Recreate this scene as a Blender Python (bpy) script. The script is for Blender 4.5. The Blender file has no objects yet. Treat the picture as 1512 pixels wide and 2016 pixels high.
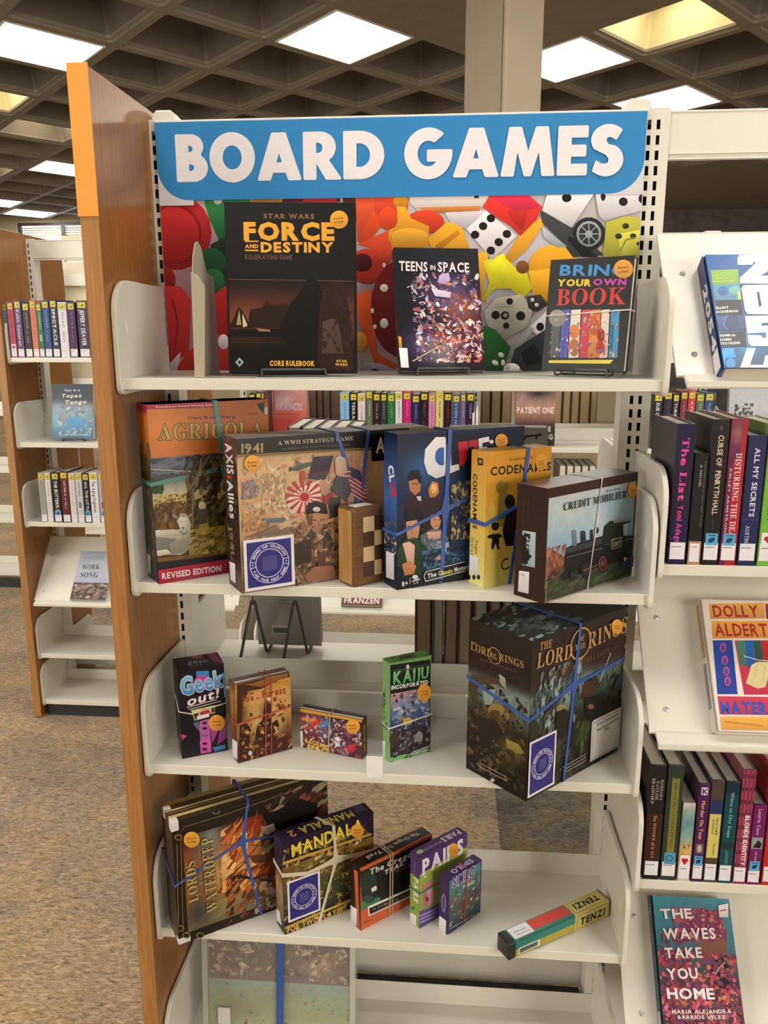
import bpy, math, random
from mathutils import Vector, Matrix
from mathutils.geometry import tessellate_polygon

U = 0.0254          # everything below is authored in inches
SC = bpy.context.scene
COL = SC.collection

# ------------------------------------------------------------ camera, world, exposure
cam_d = bpy.data.cameras.new('camera')
cam = bpy.data.objects.new('camera', cam_d)
COL.objects.link(cam)
yaw, pit, rol = math.radians(-4.759), math.radians(12.565), math.radians(-0.112)
_f = Vector((math.sin(yaw) * math.cos(pit), math.cos(yaw) * math.cos(pit), -math.sin(pit)))
_r = Vector((math.cos(yaw), -math.sin(yaw), 0))
_u = _r.cross(_f)
_r2 = math.cos(rol) * _r + math.sin(rol) * _u
_u2 = -math.sin(rol) * _r + math.cos(rol) * _u
cam.matrix_world = Matrix(((_r2.x, _u2.x, -_f.x, 22.279 * U), (_r2.y, _u2.y, -_f.y, -61.753 * U),
                           (_r2.z, _u2.z, -_f.z, 65.44 * U), (0, 0, 0, 1)))
cam_d.sensor_fit = 'HORIZONTAL'
cam_d.sensor_width = 36
cam_d.lens = 1584.9 / 1512 * 36
cam_d.clip_start = 0.02
cam_d.clip_end = 100
SC.camera = cam

world = bpy.data.worlds.new('world')
SC.world = world
world.use_nodes = True
world.node_tree.nodes['Background'].inputs[0].default_value = (1.0, 0.93, 0.84, 1)
world.node_tree.nodes['Background'].inputs[1].default_value = 0.6
LAMP = 9.5
ADDED_DAY = 5.6            # glow of the unseen windows added behind the camera for front light
#          # strength of a ceiling lamp's lens
SC.view_settings.view_transform = 'Standard'
SC.view_settings.look = 'None'
SC.view_settings.gamma = 1
SC.view_settings.exposure = 0.98
SC.view_settings.use_curve_mapping = False
SC.cycles.max_bounces = 7
SC.cycles.diffuse_bounces = 4
SC.cycles.glossy_bounces = 3
SC.cycles.transparent_max_bounces = 8
SC.cycles.sample_clamp_indirect = 6

# ------------------------------------------------------------ colours and materials
def lin(c):
    if isinstance(c, str):
        c = c.lstrip('#')
        if len(c) == 3:
            c = ''.join(k + k for k in c)
        c = [int(c[i:i + 2], 16) / 255 for i in (0, 2, 4)]
        return tuple(x / 12.92 if x <= 0.04045 else ((x + 0.055) / 1.055) ** 2.4 for x in c) + (1,)
    return tuple(c)

def mixc(a, b, t):
    return tuple(a[i] * (1 - t) + b[i] * t for i in range(3)) + (1,)

MATS = {}
def new_mat(name):
    m = bpy.data.materials.new(name)
    m.use_nodes = True
    nt = m.node_tree
    return m, nt, nt.nodes['Principled BSDF']

def N(nt, typ, **kw):
    n = nt.nodes.new(typ)
    for k, v in kw.items():
        setattr(n, k, v)
    return n

def plain(name, col, rough=0.5, metal=0.0, noise=0.06, scale=40, bump=0.0, coat=0.0, spec=0.5, stretch=(1, 1, 1), alpha=1.0):
    """solid colour broken up by a fine procedural noise"""
    if name in MATS:
        return MATS[name]
    m, nt, b = new_mat(name)
    tc = N(nt, 'ShaderNodeTexCoord')
    mp = N(nt, 'ShaderNodeMapping')
    mp.inputs['Scale'].default_value = stretch
    nz = N(nt, 'ShaderNodeTexNoise')
    nz.inputs['Scale'].default_value = scale
    nz.inputs['Detail'].default_value = 4
    mx = N(nt, 'ShaderNodeMix', data_type='RGBA')
    c = lin(col)
    mx.inputs['A'].default_value = mixc(c, (0, 0, 0, 1), noise)
    mx.inputs['B'].default_value = mixc(c, (1, 1, 1, 1), noise * 0.6)
    nt.links.new(tc.outputs['Object'], mp.inputs[0])
    nt.links.new(mp.outputs[0], nz.inputs['Vector'])
    nt.links.new(nz.outputs[0], mx.inputs['Factor'])
    nt.links.new(mx.outputs['Result'], b.inputs['Base Color'])
    b.inputs['Roughness'].default_value = rough
    b.inputs['Metallic'].default_value = metal
    b.inputs['Coat Weight'].default_value = coat
    b.inputs['Specular IOR Level'].default_value = spec
    b.inputs['Alpha'].default_value = alpha
    if bump:
        bp = N(nt, 'ShaderNodeBump')
        bp.inputs['Strength'].default_value = bump
        bp.inputs['Distance'].default_value = 0.002
        nt.links.new(nz.outputs[0], bp.inputs['Height'])
        nt.links.new(bp.outputs[0], b.inputs['Normal'])
    MATS[name] = m
    return m

def wood(name, c1, c2, rough=0.35, scale=(30, 30, 1.2), coat=0.0):
    if name in MATS:
        return MATS[name]
    m, nt, b = new_mat(name)
    tc = N(nt, 'ShaderNodeTexCoord')
    mp = N(nt, 'ShaderNodeMapping')
    mp.inputs['Scale'].default_value = scale
    nz = N(nt, 'ShaderNodeTexNoise')
    nz.inputs['Scale'].default_value = 5
    nz.inputs['Detail'].default_value = 6
    nz.inputs['Roughness'].default_value = 0.65
    nz.inputs['Distortion'].default_value = 0.4
    n2 = N(nt, 'ShaderNodeTexNoise')
    n2.inputs['Scale'].default_value = 2.0
    cr = N(nt, 'ShaderNodeValToRGB')
    cr.color_ramp.elements[0].position = 0.32
    cr.color_ramp.elements[0].color = lin(c1)
    cr.color_ramp.elements[1].position = 0.72
    cr.color_ramp.elements[1].color = lin(c2)
    mx = N(nt, 'ShaderNodeMix', data_type='RGBA', blend_type='MULTIPLY')
    mx.inputs['Factor'].default_value = 0.25
    nt.links.new(tc.outputs['Object'], mp.inputs[0])
    nt.links.new(mp.outputs[0], nz.inputs['Vector'])
    nt.links.new(tc.outputs['Object'], n2.inputs['Vector'])
    nt.links.new(nz.outputs[0], cr.inputs[0])
    nt.links.new(cr.outputs[0], mx.inputs['A'])
    nt.links.new(n2.outputs[0], mx.inputs['B'])
    nt.links.new(mx.outputs['Result'], b.inputs['Base Color'])
    b.inputs['Roughness'].default_value = rough
    b.inputs['Coat Weight'].default_value = coat
    b.inputs['Coat Roughness'].default_value = 0.25
    MATS[name] = m
    return m

def glow(name, col, strength):
    if name in MATS:
        return MATS[name]
    m, nt, b = new_mat(name)
    b.inputs['Base Color'].default_value = lin(col)
    b.inputs['Emission Color'].default_value = lin(col)
    b.inputs['Emission Strength'].default_value = strength
    MATS[name] = m
    return m

def print_mat(name, rough=0.35, coat=0.0, grain=0.10, spec=0.28):
    """ink: colour from the print's own colour attribute, with a little mottling"""
    if name in MATS:
        return MATS[name]
    m, nt, b = new_mat(name)
    at = N(nt, 'ShaderNodeAttribute', attribute_name='ink')
    tc = N(nt, 'ShaderNodeTexCoord')
    nz = N(nt, 'ShaderNodeTexNoise')
    nz.inputs['Scale'].default_value = 90
    nz.inputs['Detail'].default_value = 5
    mp = N(nt, 'ShaderNodeMapRange')
    mp.inputs['To Min'].default_value = 1 - grain
    mp.inputs['To Max'].default_value = 1 + grain
    mx = N(nt, 'ShaderNodeMix', data_type='RGBA', blend_type='MULTIPLY')
    mx.inputs['Factor'].default_value = 1
    nt.links.new(tc.outputs['Object'], nz.inputs['Vector'])
    nt.links.new(nz.outputs[0], mp.inputs['Value'])
    nt.links.new(at.outputs['Color'], mx.inputs['A'])
    nt.links.new(mp.outputs[0], mx.inputs['B'])
    nt.links.new(mx.outputs['Result'], b.inputs['Base Color'])
    b.inputs['Roughness'].default_value = rough
    b.inputs['Coat Weight'].default_value = coat
    b.inputs['Specular IOR Level'].default_value = spec
    b.inputs['Coat Roughness'].default_value = 0.12
    MATS[name] = m
    return m

STEEL = plain('cream enamelled steel', '#d9d5c9', rough=0.32, noise=0.035, scale=300, bump=0.02)
STEELG = plain('grey painted steel', '#a59c86', rough=0.42, noise=0.04, scale=200)
OAK = wood('oak laminate', '#855528', '#ab763d', rough=0.28, scale=(40, 40, 1.6), coat=0.15)
OAKE = wood('oak edge banding', '#9c6a35', '#c08a4a', rough=0.45, scale=(40, 40, 1.6))
BLACK = plain('black coated wire', '#0d0d0f', rough=0.4, noise=0.2)
DARK = plain('dark recess', '#141210', rough=0.8)
KICK = plain('black kick plate', '#0a0909', rough=0.6)
PAPER = plain('page block paper', '#c9bca3', rough=0.8, noise=0.16, scale=60, stretch=(14, 1, 14))
PAPERW = plain('white page block', '#d8d0c0', rough=0.8, noise=0.1, scale=60)
TAN = plain('aged page block', '#8f7550', rough=0.85, noise=0.2, scale=30, stretch=(30, 30, 0.6))
WHITE = plain('white paper label', '#dcdad8', rough=0.6, noise=0.03)
SCREW = plain('zinc screw', '#b4b2ae', rough=0.35, metal=0.5)
CONC = plain('painted concrete', '#7d725f', rough=0.85, noise=0.14, scale=5, bump=0.15)
CREAMP = plain('cream coffer walls', '#d9cd9f', rough=0.8, noise=0.05, scale=8)  # cream tone for the walls of the recessed lamp coffers
INK = print_mat('printed ink', rough=.42)
GLOSS = print_mat('laminated print', rough=0.38, coat=0.0)
SATIN = print_mat('satin print', rough=0.5, coat=0.0, grain=0.05)

# ------------------------------------------------------------ mesh collecting
class MB:
    def __init__(s):
        s.v = []; s.f = []; s.mi = []; s.m = 0
    def quad(s, a, b, c, d):
        n = len(s.v); s.v += [a, b, c, d]; s.f.append((n, n + 1, n + 2, n + 3)); s.mi.append(s.m); return s
    def poly(s, pts):
        n = len(s.v); s.v += list(pts); s.f.append(tuple(range(n, n + len(pts)))); s.mi.append(s.m); return s
    def box(s, x0, y0, z0, x1, y1, z1):
        n = len(s.v)
        s.v += [(x0, y0, z0), (x1, y0, z0), (x1, y1, z0), (x0, y1, z0), (x0, y0, z1), (x1, y0, z1), (x1, y1, z1), (x0, y1, z1)]
        for f in ((0, 3, 2, 1), (4, 5, 6, 7), (0, 1, 5, 4), (1, 2, 6, 5), (2, 3, 7, 6), (3, 0, 4, 7)):
            s.f.append(tuple(n + k for k in f)); s.mi.append(s.m)
        return s
    def prism(s, outline, d, off):
        """outline: list of 3-D points (planar); extruded by vector d from off"""
        o = Vector(off); d = Vector(d); n = len(s.v); k = len(outline)
        P = [Vector(p) + o for p in outline]
        s.v += [tuple(p) for p in P] + [tuple(p + d) for p in P]
        s.f.append(tuple(range(n + k - 1, n - 1, -1))); s.f.append(tuple(range(n + k, n + 2 * k)))
        s.mi += [s.m, s.m]
        for i in range(k):
            j = (i + 1) % k
            s.f.append((n + i, n + j, n + k + j, n + k + i)); s.mi.append(s.m)
        return s
    def tube(s, pts, r, n=8, flat=1.0, closed=False):
        """round (or flattened) section swept along pts"""
        P = [Vector(p) for p in pts]; k = len(P); base = len(s.v)
        ref = Vector((0.02, 0.03, 1))
        for i in range(k):
            a = P[(i - 1) % k] if (i or closed) else P[i]
            b = P[(i + 1) % k] if (i < k - 1 or closed) else P[i]
            t = (b - a).normalized()
            x = ref.cross(t)
            if x.length < 0.05:
                x = Vector((1, 0, 0)).cross(t)
            x.normalize(); y = t.cross(x)
            for j in range(n):
                g = 2 * math.pi * j / n
                s.v.append(tuple(P[i] + x * (r * math.cos(g)) + y * (r * flat * math.sin(g))))
        for i in range(k if closed else k - 1):
            i2 = (i + 1) % k
            for j in range(n):
                j2 = (j + 1) % n
                s.f.append((base + i * n + j, base + i * n + j2, base + i2 * n + j2, base + i2 * n + j)); s.mi.append(s.m)
        if not closed:
            s.f.append(tuple(base + j for j in range(n - 1, -1, -1))); s.mi.append(s.m)
            s.f.append(tuple(base + (k - 1) * n + j for j in range(n))); s.mi.append(s.m)
        return s
    def mesh(s, name, mats, smooth=False):
        me = bpy.data.meshes.new(name)
        me.from_pydata([(a * U, b * U, c * U) for a, b, c in s.v], [], s.f)
        for m in (mats if isinstance(mats, (list, tuple)) else [mats]):
            me.materials.append(m)
        if any(s.mi):
            me.polygons.foreach_set('material_index', s.mi)
        if smooth:
            me.polygons.foreach_set('use_smooth', [True] * len(me.polygons))
        me.update()
        return me
    def build(s, name, mats, parent=None, bevel=0, smooth=False, seg=2, **tags):
        me = s.mesh(name, mats, smooth)
        return link(name, me, parent, bevel, seg, **tags)

def link(name, me, parent=None, bevel=0, seg=2, loc=None, rot=None, **tags):
    o = bpy.data.objects.new(name, me)
    COL.objects.link(o)
    if parent:
        o.parent = parent
    if loc:
        o.location = [k * U for k in loc]
    if rot:
        o.rotation_euler = [math.radians(k) for k in rot]
    if bevel:
        b = o.modifiers.new('edge', 'BEVEL')
        b.width = bevel * U; b.segments = seg; b.limit_method = 'ANGLE'; b.angle_limit = math.radians(40)
        b.harden_normals = False
    for k, v in tags.items():
        o[k] = v
    return o

def thing(name, label, cat, loc=(0, 0, 0), yaw=0, group=None, lean=0):
    o = bpy.data.objects.new(name, None)
    COL.objects.link(o)
    o.empty_display_size = 0.05
    o.location = [k * U for k in loc]
    o.rotation_euler = (math.radians(-lean), 0, math.radians(yaw))
    o['label'] = label; o['category'] = cat
    if group:
        o['group'] = group
    return o

def tag(o, label, cat, group=None):
    o['label'] = label; o['category'] = cat
    if group:
        o['group'] = group
    return o

def copy_tree(o, parent=None):
    c = o.copy(); COL.objects.link(c); c.parent = parent
    for ch in list(o.children):
        copy_tree(ch, c)
    return c

# ------------------------------------------------------------ glyphs (built-in font, turned to flat meshes once)
GL = {}
def cap_map(ch, style):
    if style == 'serif':
        if 'A' <= ch <= 'Z': return chr(0x1D400 + ord(ch) - 65)
        if 'a' <= ch <= 'z': return chr(0x1D41A + ord(ch) - 97)
        if '0' <= ch <= '9': return chr(0x1D7CE + ord(ch) - 48)
    return ch

def load_glyphs():
    up = 'ABCDEFGHIJKLMNOPQRSTUVWXYZ'; lo = up.lower(); ex = "0123456789&!+-.'|,"
    want = [('sans', 0.0, up + lo + ex), ('bold', 0.028, up + lo + ex), ('heavy', 0.045, up + '0123456789!'),
            ('serif', 0.0, up)]
    tmp = []
    for style, off, chars in want:
        for ch in chars:
            cu = bpy.data.curves.new('g', 'FONT')
            cu.body = cap_map(ch, style); cu.offset = off; cu.resolution_u = 2; cu.fill_mode = 'BOTH'
            o = bpy.data.objects.new('g', cu); COL.objects.link(o)
            tmp.append((style, ch, o, cu))
    bpy.context.view_layer.update()
    dg = bpy.context.evaluated_depsgraph_get()
    for style, ch, o, cu in tmp:
        ev = o.evaluated_get(dg); me = ev.to_mesh()
        vs = [(v.co.x, v.co.y) for v in me.vertices] if me else []
        fs = [tuple(p.vertices) for p in me.polygons] if me else []
        GL[(style, ch)] = (vs, fs)
        ev.to_mesh_clear()
    for style, ch, o, cu in tmp:
        bpy.data.objects.remove(o); bpy.data.curves.remove(cu)
load_glyphs()
CAPH = {}
for st in ('sans', 'bold', 'heavy', 'serif'):
    ys = [y for x, y in GL[(st, 'E')][0]] or [0, 0.7]
    CAPH[st] = max(0.3, max(ys) - min(ys))

# ------------------------------------------------------------ flat print: layered coloured shapes on a face
class Art:
    """canvas w x h inches, origin at the lower left; later shapes print over earlier ones"""
    STEP = 0.0012
    def __init__(s, w, h, bg=None):
        s.w = w; s.h = h; s.v = []; s.f = []; s.c = []; s.l = 0
        if bg:
            s.rect(0, 0, w, h, bg)
    def add(s, pts, faces, cols):
        n = len(s.v); s.l += 1; z = s.l * s.STEP
        s.v += [(x, y, z) for x, y in pts]
        one = not isinstance(cols, list)
        for f in faces:
            s.f.append(tuple(n + k for k in f))
            s.c += [cols if one else cols[k] for k in f]
        return s
    def rect(s, x, y, w, h, c, c2=None, rot=0):
        c = lin(c)
        P = [(x, y), (x + w, y), (x + w, y + h), (x, y + h)]
        if rot:
            a = math.radians(rot); cx, cy = x + w / 2, y + h / 2
            P = [(cx + (p - cx) * math.cos(a) - (q - cy) * math.sin(a), cy + (p - cx) * math.sin(a) + (q - cy) * math.cos(a)) for p, q in P]
        return s.add(P, [(0, 1, 2, 3)], c if c2 is None else [c, c, lin(c2), lin(c2)])
    def poly(s, pts, c, holes=()):
        loops = [[Vector((x, y, 0)) for x, y in pts]] + [[Vector((x, y, 0)) for x, y in h] for h in holes]
        flat = [(p.x, p.y) for L in loops for p in L]
        tris = tessellate_polygon(loops)
        out = []
        for t in tris:
            (ax, ay), (bx, by), (cx, cy) = (flat[k] for k in t)
            out.append(t if (bx - ax) * (cy - ay) - (by - ay) * (cx - ax) > 0 else (t[0], t[2], t[1]))
        return s.add(flat, out, [lin(k) for k in c] if isinstance(c, list) else lin(c))
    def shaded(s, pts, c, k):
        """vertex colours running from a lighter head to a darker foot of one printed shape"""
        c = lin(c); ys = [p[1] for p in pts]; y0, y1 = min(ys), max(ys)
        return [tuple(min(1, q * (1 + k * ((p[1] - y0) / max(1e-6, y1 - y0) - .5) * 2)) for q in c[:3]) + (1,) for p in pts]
    def ell(s, cx, cy, rx, ry=None, c='#fff', n=20, rot=0, c2=None, a0=0, a1=360):
        ry = rx if ry is None else ry
        r = math.radians(rot); P = [(cx, cy)]; full = (a1 - a0) >= 360
        for i in range(n + (0 if full else 1)):
            t = math.radians(a0 + (a1 - a0) * i / n); x = rx * math.cos(t); y = ry * math.sin(t)
            P.append((cx + x * math.cos(r) - y * math.sin(r), cy + x * math.sin(r) + y * math.cos(r)))
        F = [(0, i + 1, (i + 1) % n + 1 if full else i + 2) for i in range(n)]
        c = lin(c)
        return s.add(P, F, c if c2 is None else [c] + [lin(c2)] * (len(P) - 1))
    def ring(s, cx, cy, r, w, c, n=28, sy=1.0, a0=0, a1=360):
        P = []; full = (a1 - a0) >= 360; m = n if full else n + 1
        for i in range(m):
            t = math.radians(a0 + (a1 - a0) * i / n)
            P += [(cx + r * math.cos(t), cy + sy * r * math.sin(t)), (cx + (r - w) * math.cos(t), cy + sy * (r - w) * math.sin(t))]
        F = []
        for i in range(n):
            j = (i + 1) % m
            F.append((2 * i, 2 * j, 2 * j + 1, 2 * i + 1))
        return s.add(P, F, lin(c))
    def line(s, pts, w, c, w2=None):
        P = []; F = []; k = len(pts)
        for i, (x, y) in enumerate(pts):
            a = pts[max(i - 1, 0)]; b = pts[min(i + 1, k - 1)]
            dx, dy = b[0] - a[0], b[1] - a[1]; L = math.hypot(dx, dy) or 1
            ww = w if w2 is None else w + (w2 - w) * i / (k - 1)
            P += [(x + dy / L * ww / 2, y - dx / L * ww / 2), (x - dy / L * ww / 2, y + dx / L * ww / 2)]
            if i:
                F.append((2 * i - 2, 2 * i, 2 * i + 1, 2 * i - 1))
        return s.add(P, F, lin(c))
    def text(s, t, x, y, h, c, w=None, style='bold', gap=0.12, rot=0, shear=0, out=None, ow=0.06, c2=None, arc=0, center=False):
        """baseline starts at x, y; h = capital height; w squeezes the whole word to that width"""
        k = h / CAPH[style]; pen = 0.0; V = []; F = []
        for ch in t:
            if ch == ' ':
                pen += 0.42 * h; continue
            g = GL.get((style, ch)) or GL.get(('bold', ch)) or GL.get(('sans', ch))
            if not g or not g[0]:
                pen += 0.3 * h; continue
            vs, fs = g; x0 = min(p[0] for p in vs); x1 = max(p[0] for p in vs); n = len(V)
            V += [(pen + (p[0] - x0) * k, p[1] * k) for p in vs]
            F += [tuple(n + i for i in f) for f in fs]
            pen += (x1 - x0) * k + gap * h
        if not V:
            return s
        tot = max(pen - gap * h, 1e-6)
        sx = min(3.5, w / tot) if w else 1.0
        W = tot * sx
        ox = -W / 2 if center else 0
        def tr(p, dx=0, dy=0):
            px, py = p[0] * sx + shear * p[1] + dx + ox, p[1] + dy
            if arc:
                u_ = (px - ox) / W - 0.5; py += arc * (0.25 - u_ * u_) * 4
            a = math.radians(rot)
            return (x + px * math.cos(a) - py * math.sin(a), y + px * math.sin(a) + py * math.cos(a))
        if out:
            e = ow * h; oc = lin(out)
            VV = []; FF = []
            for dx, dy in ((e, 0), (-e, 0), (0, e), (0, -e), (e * .7, -e * .7), (-e * .7, -e * .7), (e * .7, e * .7), (-e * .7, e * .7)):
                n = len(VV); VV += [tr(p, dx, dy) for p in V]; FF += [tuple(n + i for i in f) for f in F]
            m = len(V)
            for q in range(8):
                s.add(VV[q * m:(q + 1) * m], F, oc); s.l -= 0.9
            s.l += 0.8
        P = [tr(p) for p in V]
        if c2:
            a_, b_ = lin(c), lin(c2)
            s.add(P, F, [mixc(a_, b_, min(1, max(0, p[1] / h))) for p in V])
        else:
            s.add(P, F, lin(c))
        return s
    def blobs(s, x0, y0, x1, y1, n, pal, smin, smax, seed=0, asp=1.0, rot=None, k=8):
        """brush dabs clipped to the region, big ones first, each slightly off its colour"""
        R = random.Random(seed); n = int(n * 3.4); pal = [lin(c) for c in pal]
        mean = tuple(sum(p[i] for p in pal) / len(pal) for i in range(3)) + (1,)
        for q in range(n):
            r = (smax * .58) * (1 - q / n) ** 1.2 + smin * .45 + R.uniform(0, smin * .4)
            cx = R.uniform(x0, x1); cy = R.uniform(y0, y1)
            th = math.radians(rot + R.gauss(0, 14) if rot is not None else R.uniform(0, 180)); P = []
            ph = R.random() * 6.28; aa = asp * R.uniform(.8, 1.7)
            for i in range(k):
                t = ph + 6.283 * i / k; rr = r * R.uniform(0.55, 1.1)
                a, b = rr * aa * math.cos(t), rr * math.sin(t)
                P.append((min(x1, max(x0, cx + a * math.cos(th) - b * math.sin(th))), min(y1, max(y0, cy + a * math.sin(th) + b * math.cos(th)))))
            c = R.choice(pal); j = R.uniform(.75, 1.25); c = (c[0] * j, c[1] * j * R.uniform(.94, 1.06), c[2] * j, 1)
            c2 = mixc(c, mean, .6)
            s.add([(min(x1, max(x0, cx)), min(y1, max(y0, cy)))] + P, [(0, i + 1, (i + 1) % k + 1) for i in range(k)], [c] + [mixc(c, mean, .25) if i % 2 else c2 for i in range(k)])
            s.l -= 0.9
        s.l += 1
        return s
    def field(s, x0, y0, x1, y1, nx, ny, stops, spots=(), rough=0.0, seed=0, warp=0.0):
        """soft painted ground: vertical colour stops [(t, colour)...] plus soft spots (x, y, rx, ry, colour, strength)"""
        R = random.Random(seed); st = [(t, lin(c)) for t, c in stops]; sp = [(a, b, c, d, lin(e), g) for a, b, c, d, e, g in spots]
        V = []; C = []
        for j in range(ny + 1):
            for i in range(nx + 1):
                x = x0 + (x1 - x0) * i / nx; y = y0 + (y1 - y0) * j / ny
                wx = x + warp * (R.random() - 0.5); wy = y + warp * (R.random() - 0.5)
                t = (wy - y0) / (y1 - y0)
                c = st[0][1] if t <= st[0][0] else st[-1][1]
                for q in range(len(st) - 1):
                    if st[q][0] <= t <= st[q + 1][0]:
                        c = mixc(st[q][1], st[q + 1][1], (t - st[q][0]) / max(1e-6, st[q + 1][0] - st[q][0])); break
                for a, b, rx, ry, cc, g in sp:
                    d = ((wx - a) / rx) ** 2 + ((wy - b) / ry) ** 2
                    if d < 4:
                        c = mixc(c, cc, g * math.exp(-d * 1.3))
                if rough:
                    k = 1 + rough * (R.random() - 0.5) * 2
                    c = (c[0] * k, c[1] * k, c[2] * k, 1)
                V.append((x, y)); C.append(c)
        F = [(j * (nx + 1) + i, j * (nx + 1) + i + 1, (j + 1) * (nx + 1) + i + 1, (j + 1) * (nx + 1) + i) for j in range(ny) for i in range(nx)]
        return s.add(V, F, C)
    def mesh(s, name, mat, origin=(0, 0, 0), ux=(1, 0, 0), uy=(0, 0, 1), lift=0.004):
        ux = Vector(ux); uy = Vector(uy); n = ux.cross(uy).normalized(); o = Vector(origin)
        me = bpy.data.meshes.new(name)
        me.from_pydata([tuple((o + ux * x + uy * y + n * (z + lift)) * U) for x, y, z in s.v], [], s.f)
        ca = me.color_attributes.new('ink', 'FLOAT_COLOR', 'CORNER')
        buf = [k for c in s.c for k in c]
        ca.data.foreach_set('color', buf)
        me.materials.append(mat)
        me.update()
        return me
    def put(s, name, parent, origin=(0, 0, 0), ux=(1, 0, 0), uy=(0, 0, 1), mat=None, lift=0.004, **tags):
        return link(name, s.mesh(name, mat or INK, origin, ux, uy, lift), parent, **tags)

# ------------------------------------------------------------ room shell
def carpet_mat(name='loop pile carpet', tones=None, streak=-52):
    m, nt, b = new_mat(name)
    L = nt.links.new
    tc = N(nt, 'ShaderNodeTexCoord')
    def noise(scale, detail, rough, src, distort=0.0):
        n = N(nt, 'ShaderNodeTexNoise'); n.inputs['Scale'].default_value = scale; n.inputs['Detail'].default_value = detail
        n.inputs['Roughness'].default_value = rough; n.inputs['Distortion'].default_value = distort; L(src, n.inputs['Vector']); return n
    def ramp(src, stops):
        r = N(nt, 'ShaderNodeValToRGB'); e = r.color_ramp.elements
        e[0].position, e[0].color = stops[0][0], lin(stops[0][1]); e[1].position, e[1].color = stops[-1][0], lin(stops[-1][1])
        for p, c in stops[1:-1]:
            k = e.new(p); k.color = lin(c)
        L(src, r.inputs[0]); return r
    tones = tones or [(0.0, '#6a5a4c'), (.2, '#a08c74'), (.4, '#7d6f66'), (.6, '#b0956c'), (.8, '#8c7c74'), (1.0, '#a08a66')]
    # rectangular patches: two brick grids of different pitch
    out = None
    for rot, bw, rh, off, loc in ((14, .74, .33, .35, (.1, .2, 0)), (14, .46, .62, .6, (.33, .05, 0))):
        mp = N(nt, 'ShaderNodeMapping'); mp.inputs['Rotation'].default_value = (0, 0, math.radians(rot)); mp.inputs['Location'].default_value = loc
        L(tc.outputs['Object'], mp.inputs[0])
        bk = N(nt, 'ShaderNodeTexBrick'); bk.inputs['Scale'].default_value = 1.0
        bk.inputs['Brick Width'].default_value = bw; bk.inputs['Row Height'].default_value = rh; bk.inputs['Mortar Size'].default_value = 0.0
        bk.inputs['Color1'].default_value = (0, 0, 0, 1); bk.inputs['Color2'].default_value = (1, 1, 1, 1); bk.offset = off
        L(mp.outputs[0], bk.inputs['Vector'])
        c = ramp(bk.outputs['Color'], tones)
        if out is None: out = c.outputs[0]
        else:
            mx = N(nt, 'ShaderNodeMix', data_type='RGBA'); mx.inputs['Factor'].default_value = .45; L(out, mx.inputs['A']); L(c.outputs[0], mx.inputs['B']); out = mx.outputs['Result']
    blot = ramp(noise(3.3, 6, .62, tc.outputs['Object'], .6).outputs[0], [(.3, '#5f5754'), (.46, '#948678'), (.56, '#a99064'), (.75, '#bda580')])
    mx = N(nt, 'ShaderNodeMix', data_type='RGBA'); mx.inputs['Factor'].default_value = .33; L(out, mx.inputs['A']); L(blot.outputs[0], mx.inputs['B'])
    mp2 = N(nt, 'ShaderNodeMapping'); mp2.inputs['Rotation'].default_value = (0, 0, math.radians(streak)); mp2.inputs['Scale'].default_value = (.8, 2.6, 1)
    L(tc.outputs['Object'], mp2.inputs[0])
    tuft = noise(46, 4, .72, mp2.outputs[0], 1.2)
    mr = N(nt, 'ShaderNodeMapRange'); mr.inputs['From Min'].default_value = .32; mr.inputs['From Max'].default_value = .68
    mr.inputs['To Min'].default_value = .42; mr.inputs['To Max'].default_value = 1.75; L(tuft.outputs[0], mr.inputs['Value'])
    m2 = N(nt, 'ShaderNodeMix', data_type='RGBA', blend_type='MULTIPLY'); m2.inputs['Factor'].default_value = 1
    L(mx.outputs['Result'], m2.inputs['A']); L(mr.outputs[0], m2.inputs['B']); L(m2.outputs['Result'], b.inputs['Base Color'])
    b.inputs['Roughness'].default_value = .95; b.inputs['Specular IOR Level'].default_value = .1
    bp = N(nt, 'ShaderNodeBump'); bp.inputs['Strength'].default_value = .8; bp.inputs['Distance'].default_value = .006
    L(tuft.outputs[0], bp.inputs['Height']); L(bp.outputs[0], b.inputs['Normal'])
    return m
CARPET = carpet_mat()
RX0, RX1, RY0, RY1, RH = -420, 420, -190, 560, 150
fl = MB().quad((RX0, RY0, 0), (RX1, RY0, 0), (RX1, RY1, 0), (RX0, RY1, 0)).build('floor', CARPET, kind='structure')
# area of the carpet coloured darker, charcoal green, behind the shelves
d = carpet_mat('charcoal green carpet', [(0, '#2f342c'), (.5, '#3c4038'), (1, '#454638')])
MB().box(29.6, 29, 0, 66, 62, 0.12).build('carpet_dark_area', d, fl, label='charcoal green carpet area')

WALLM = plain('beige wall paint', '#a89a80', rough=0.85, noise=0.04, scale=6)
WALLD = plain('dark olive wall panelling', '#2a251b', rough=0.6, noise=0.2, scale=6)
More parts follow.
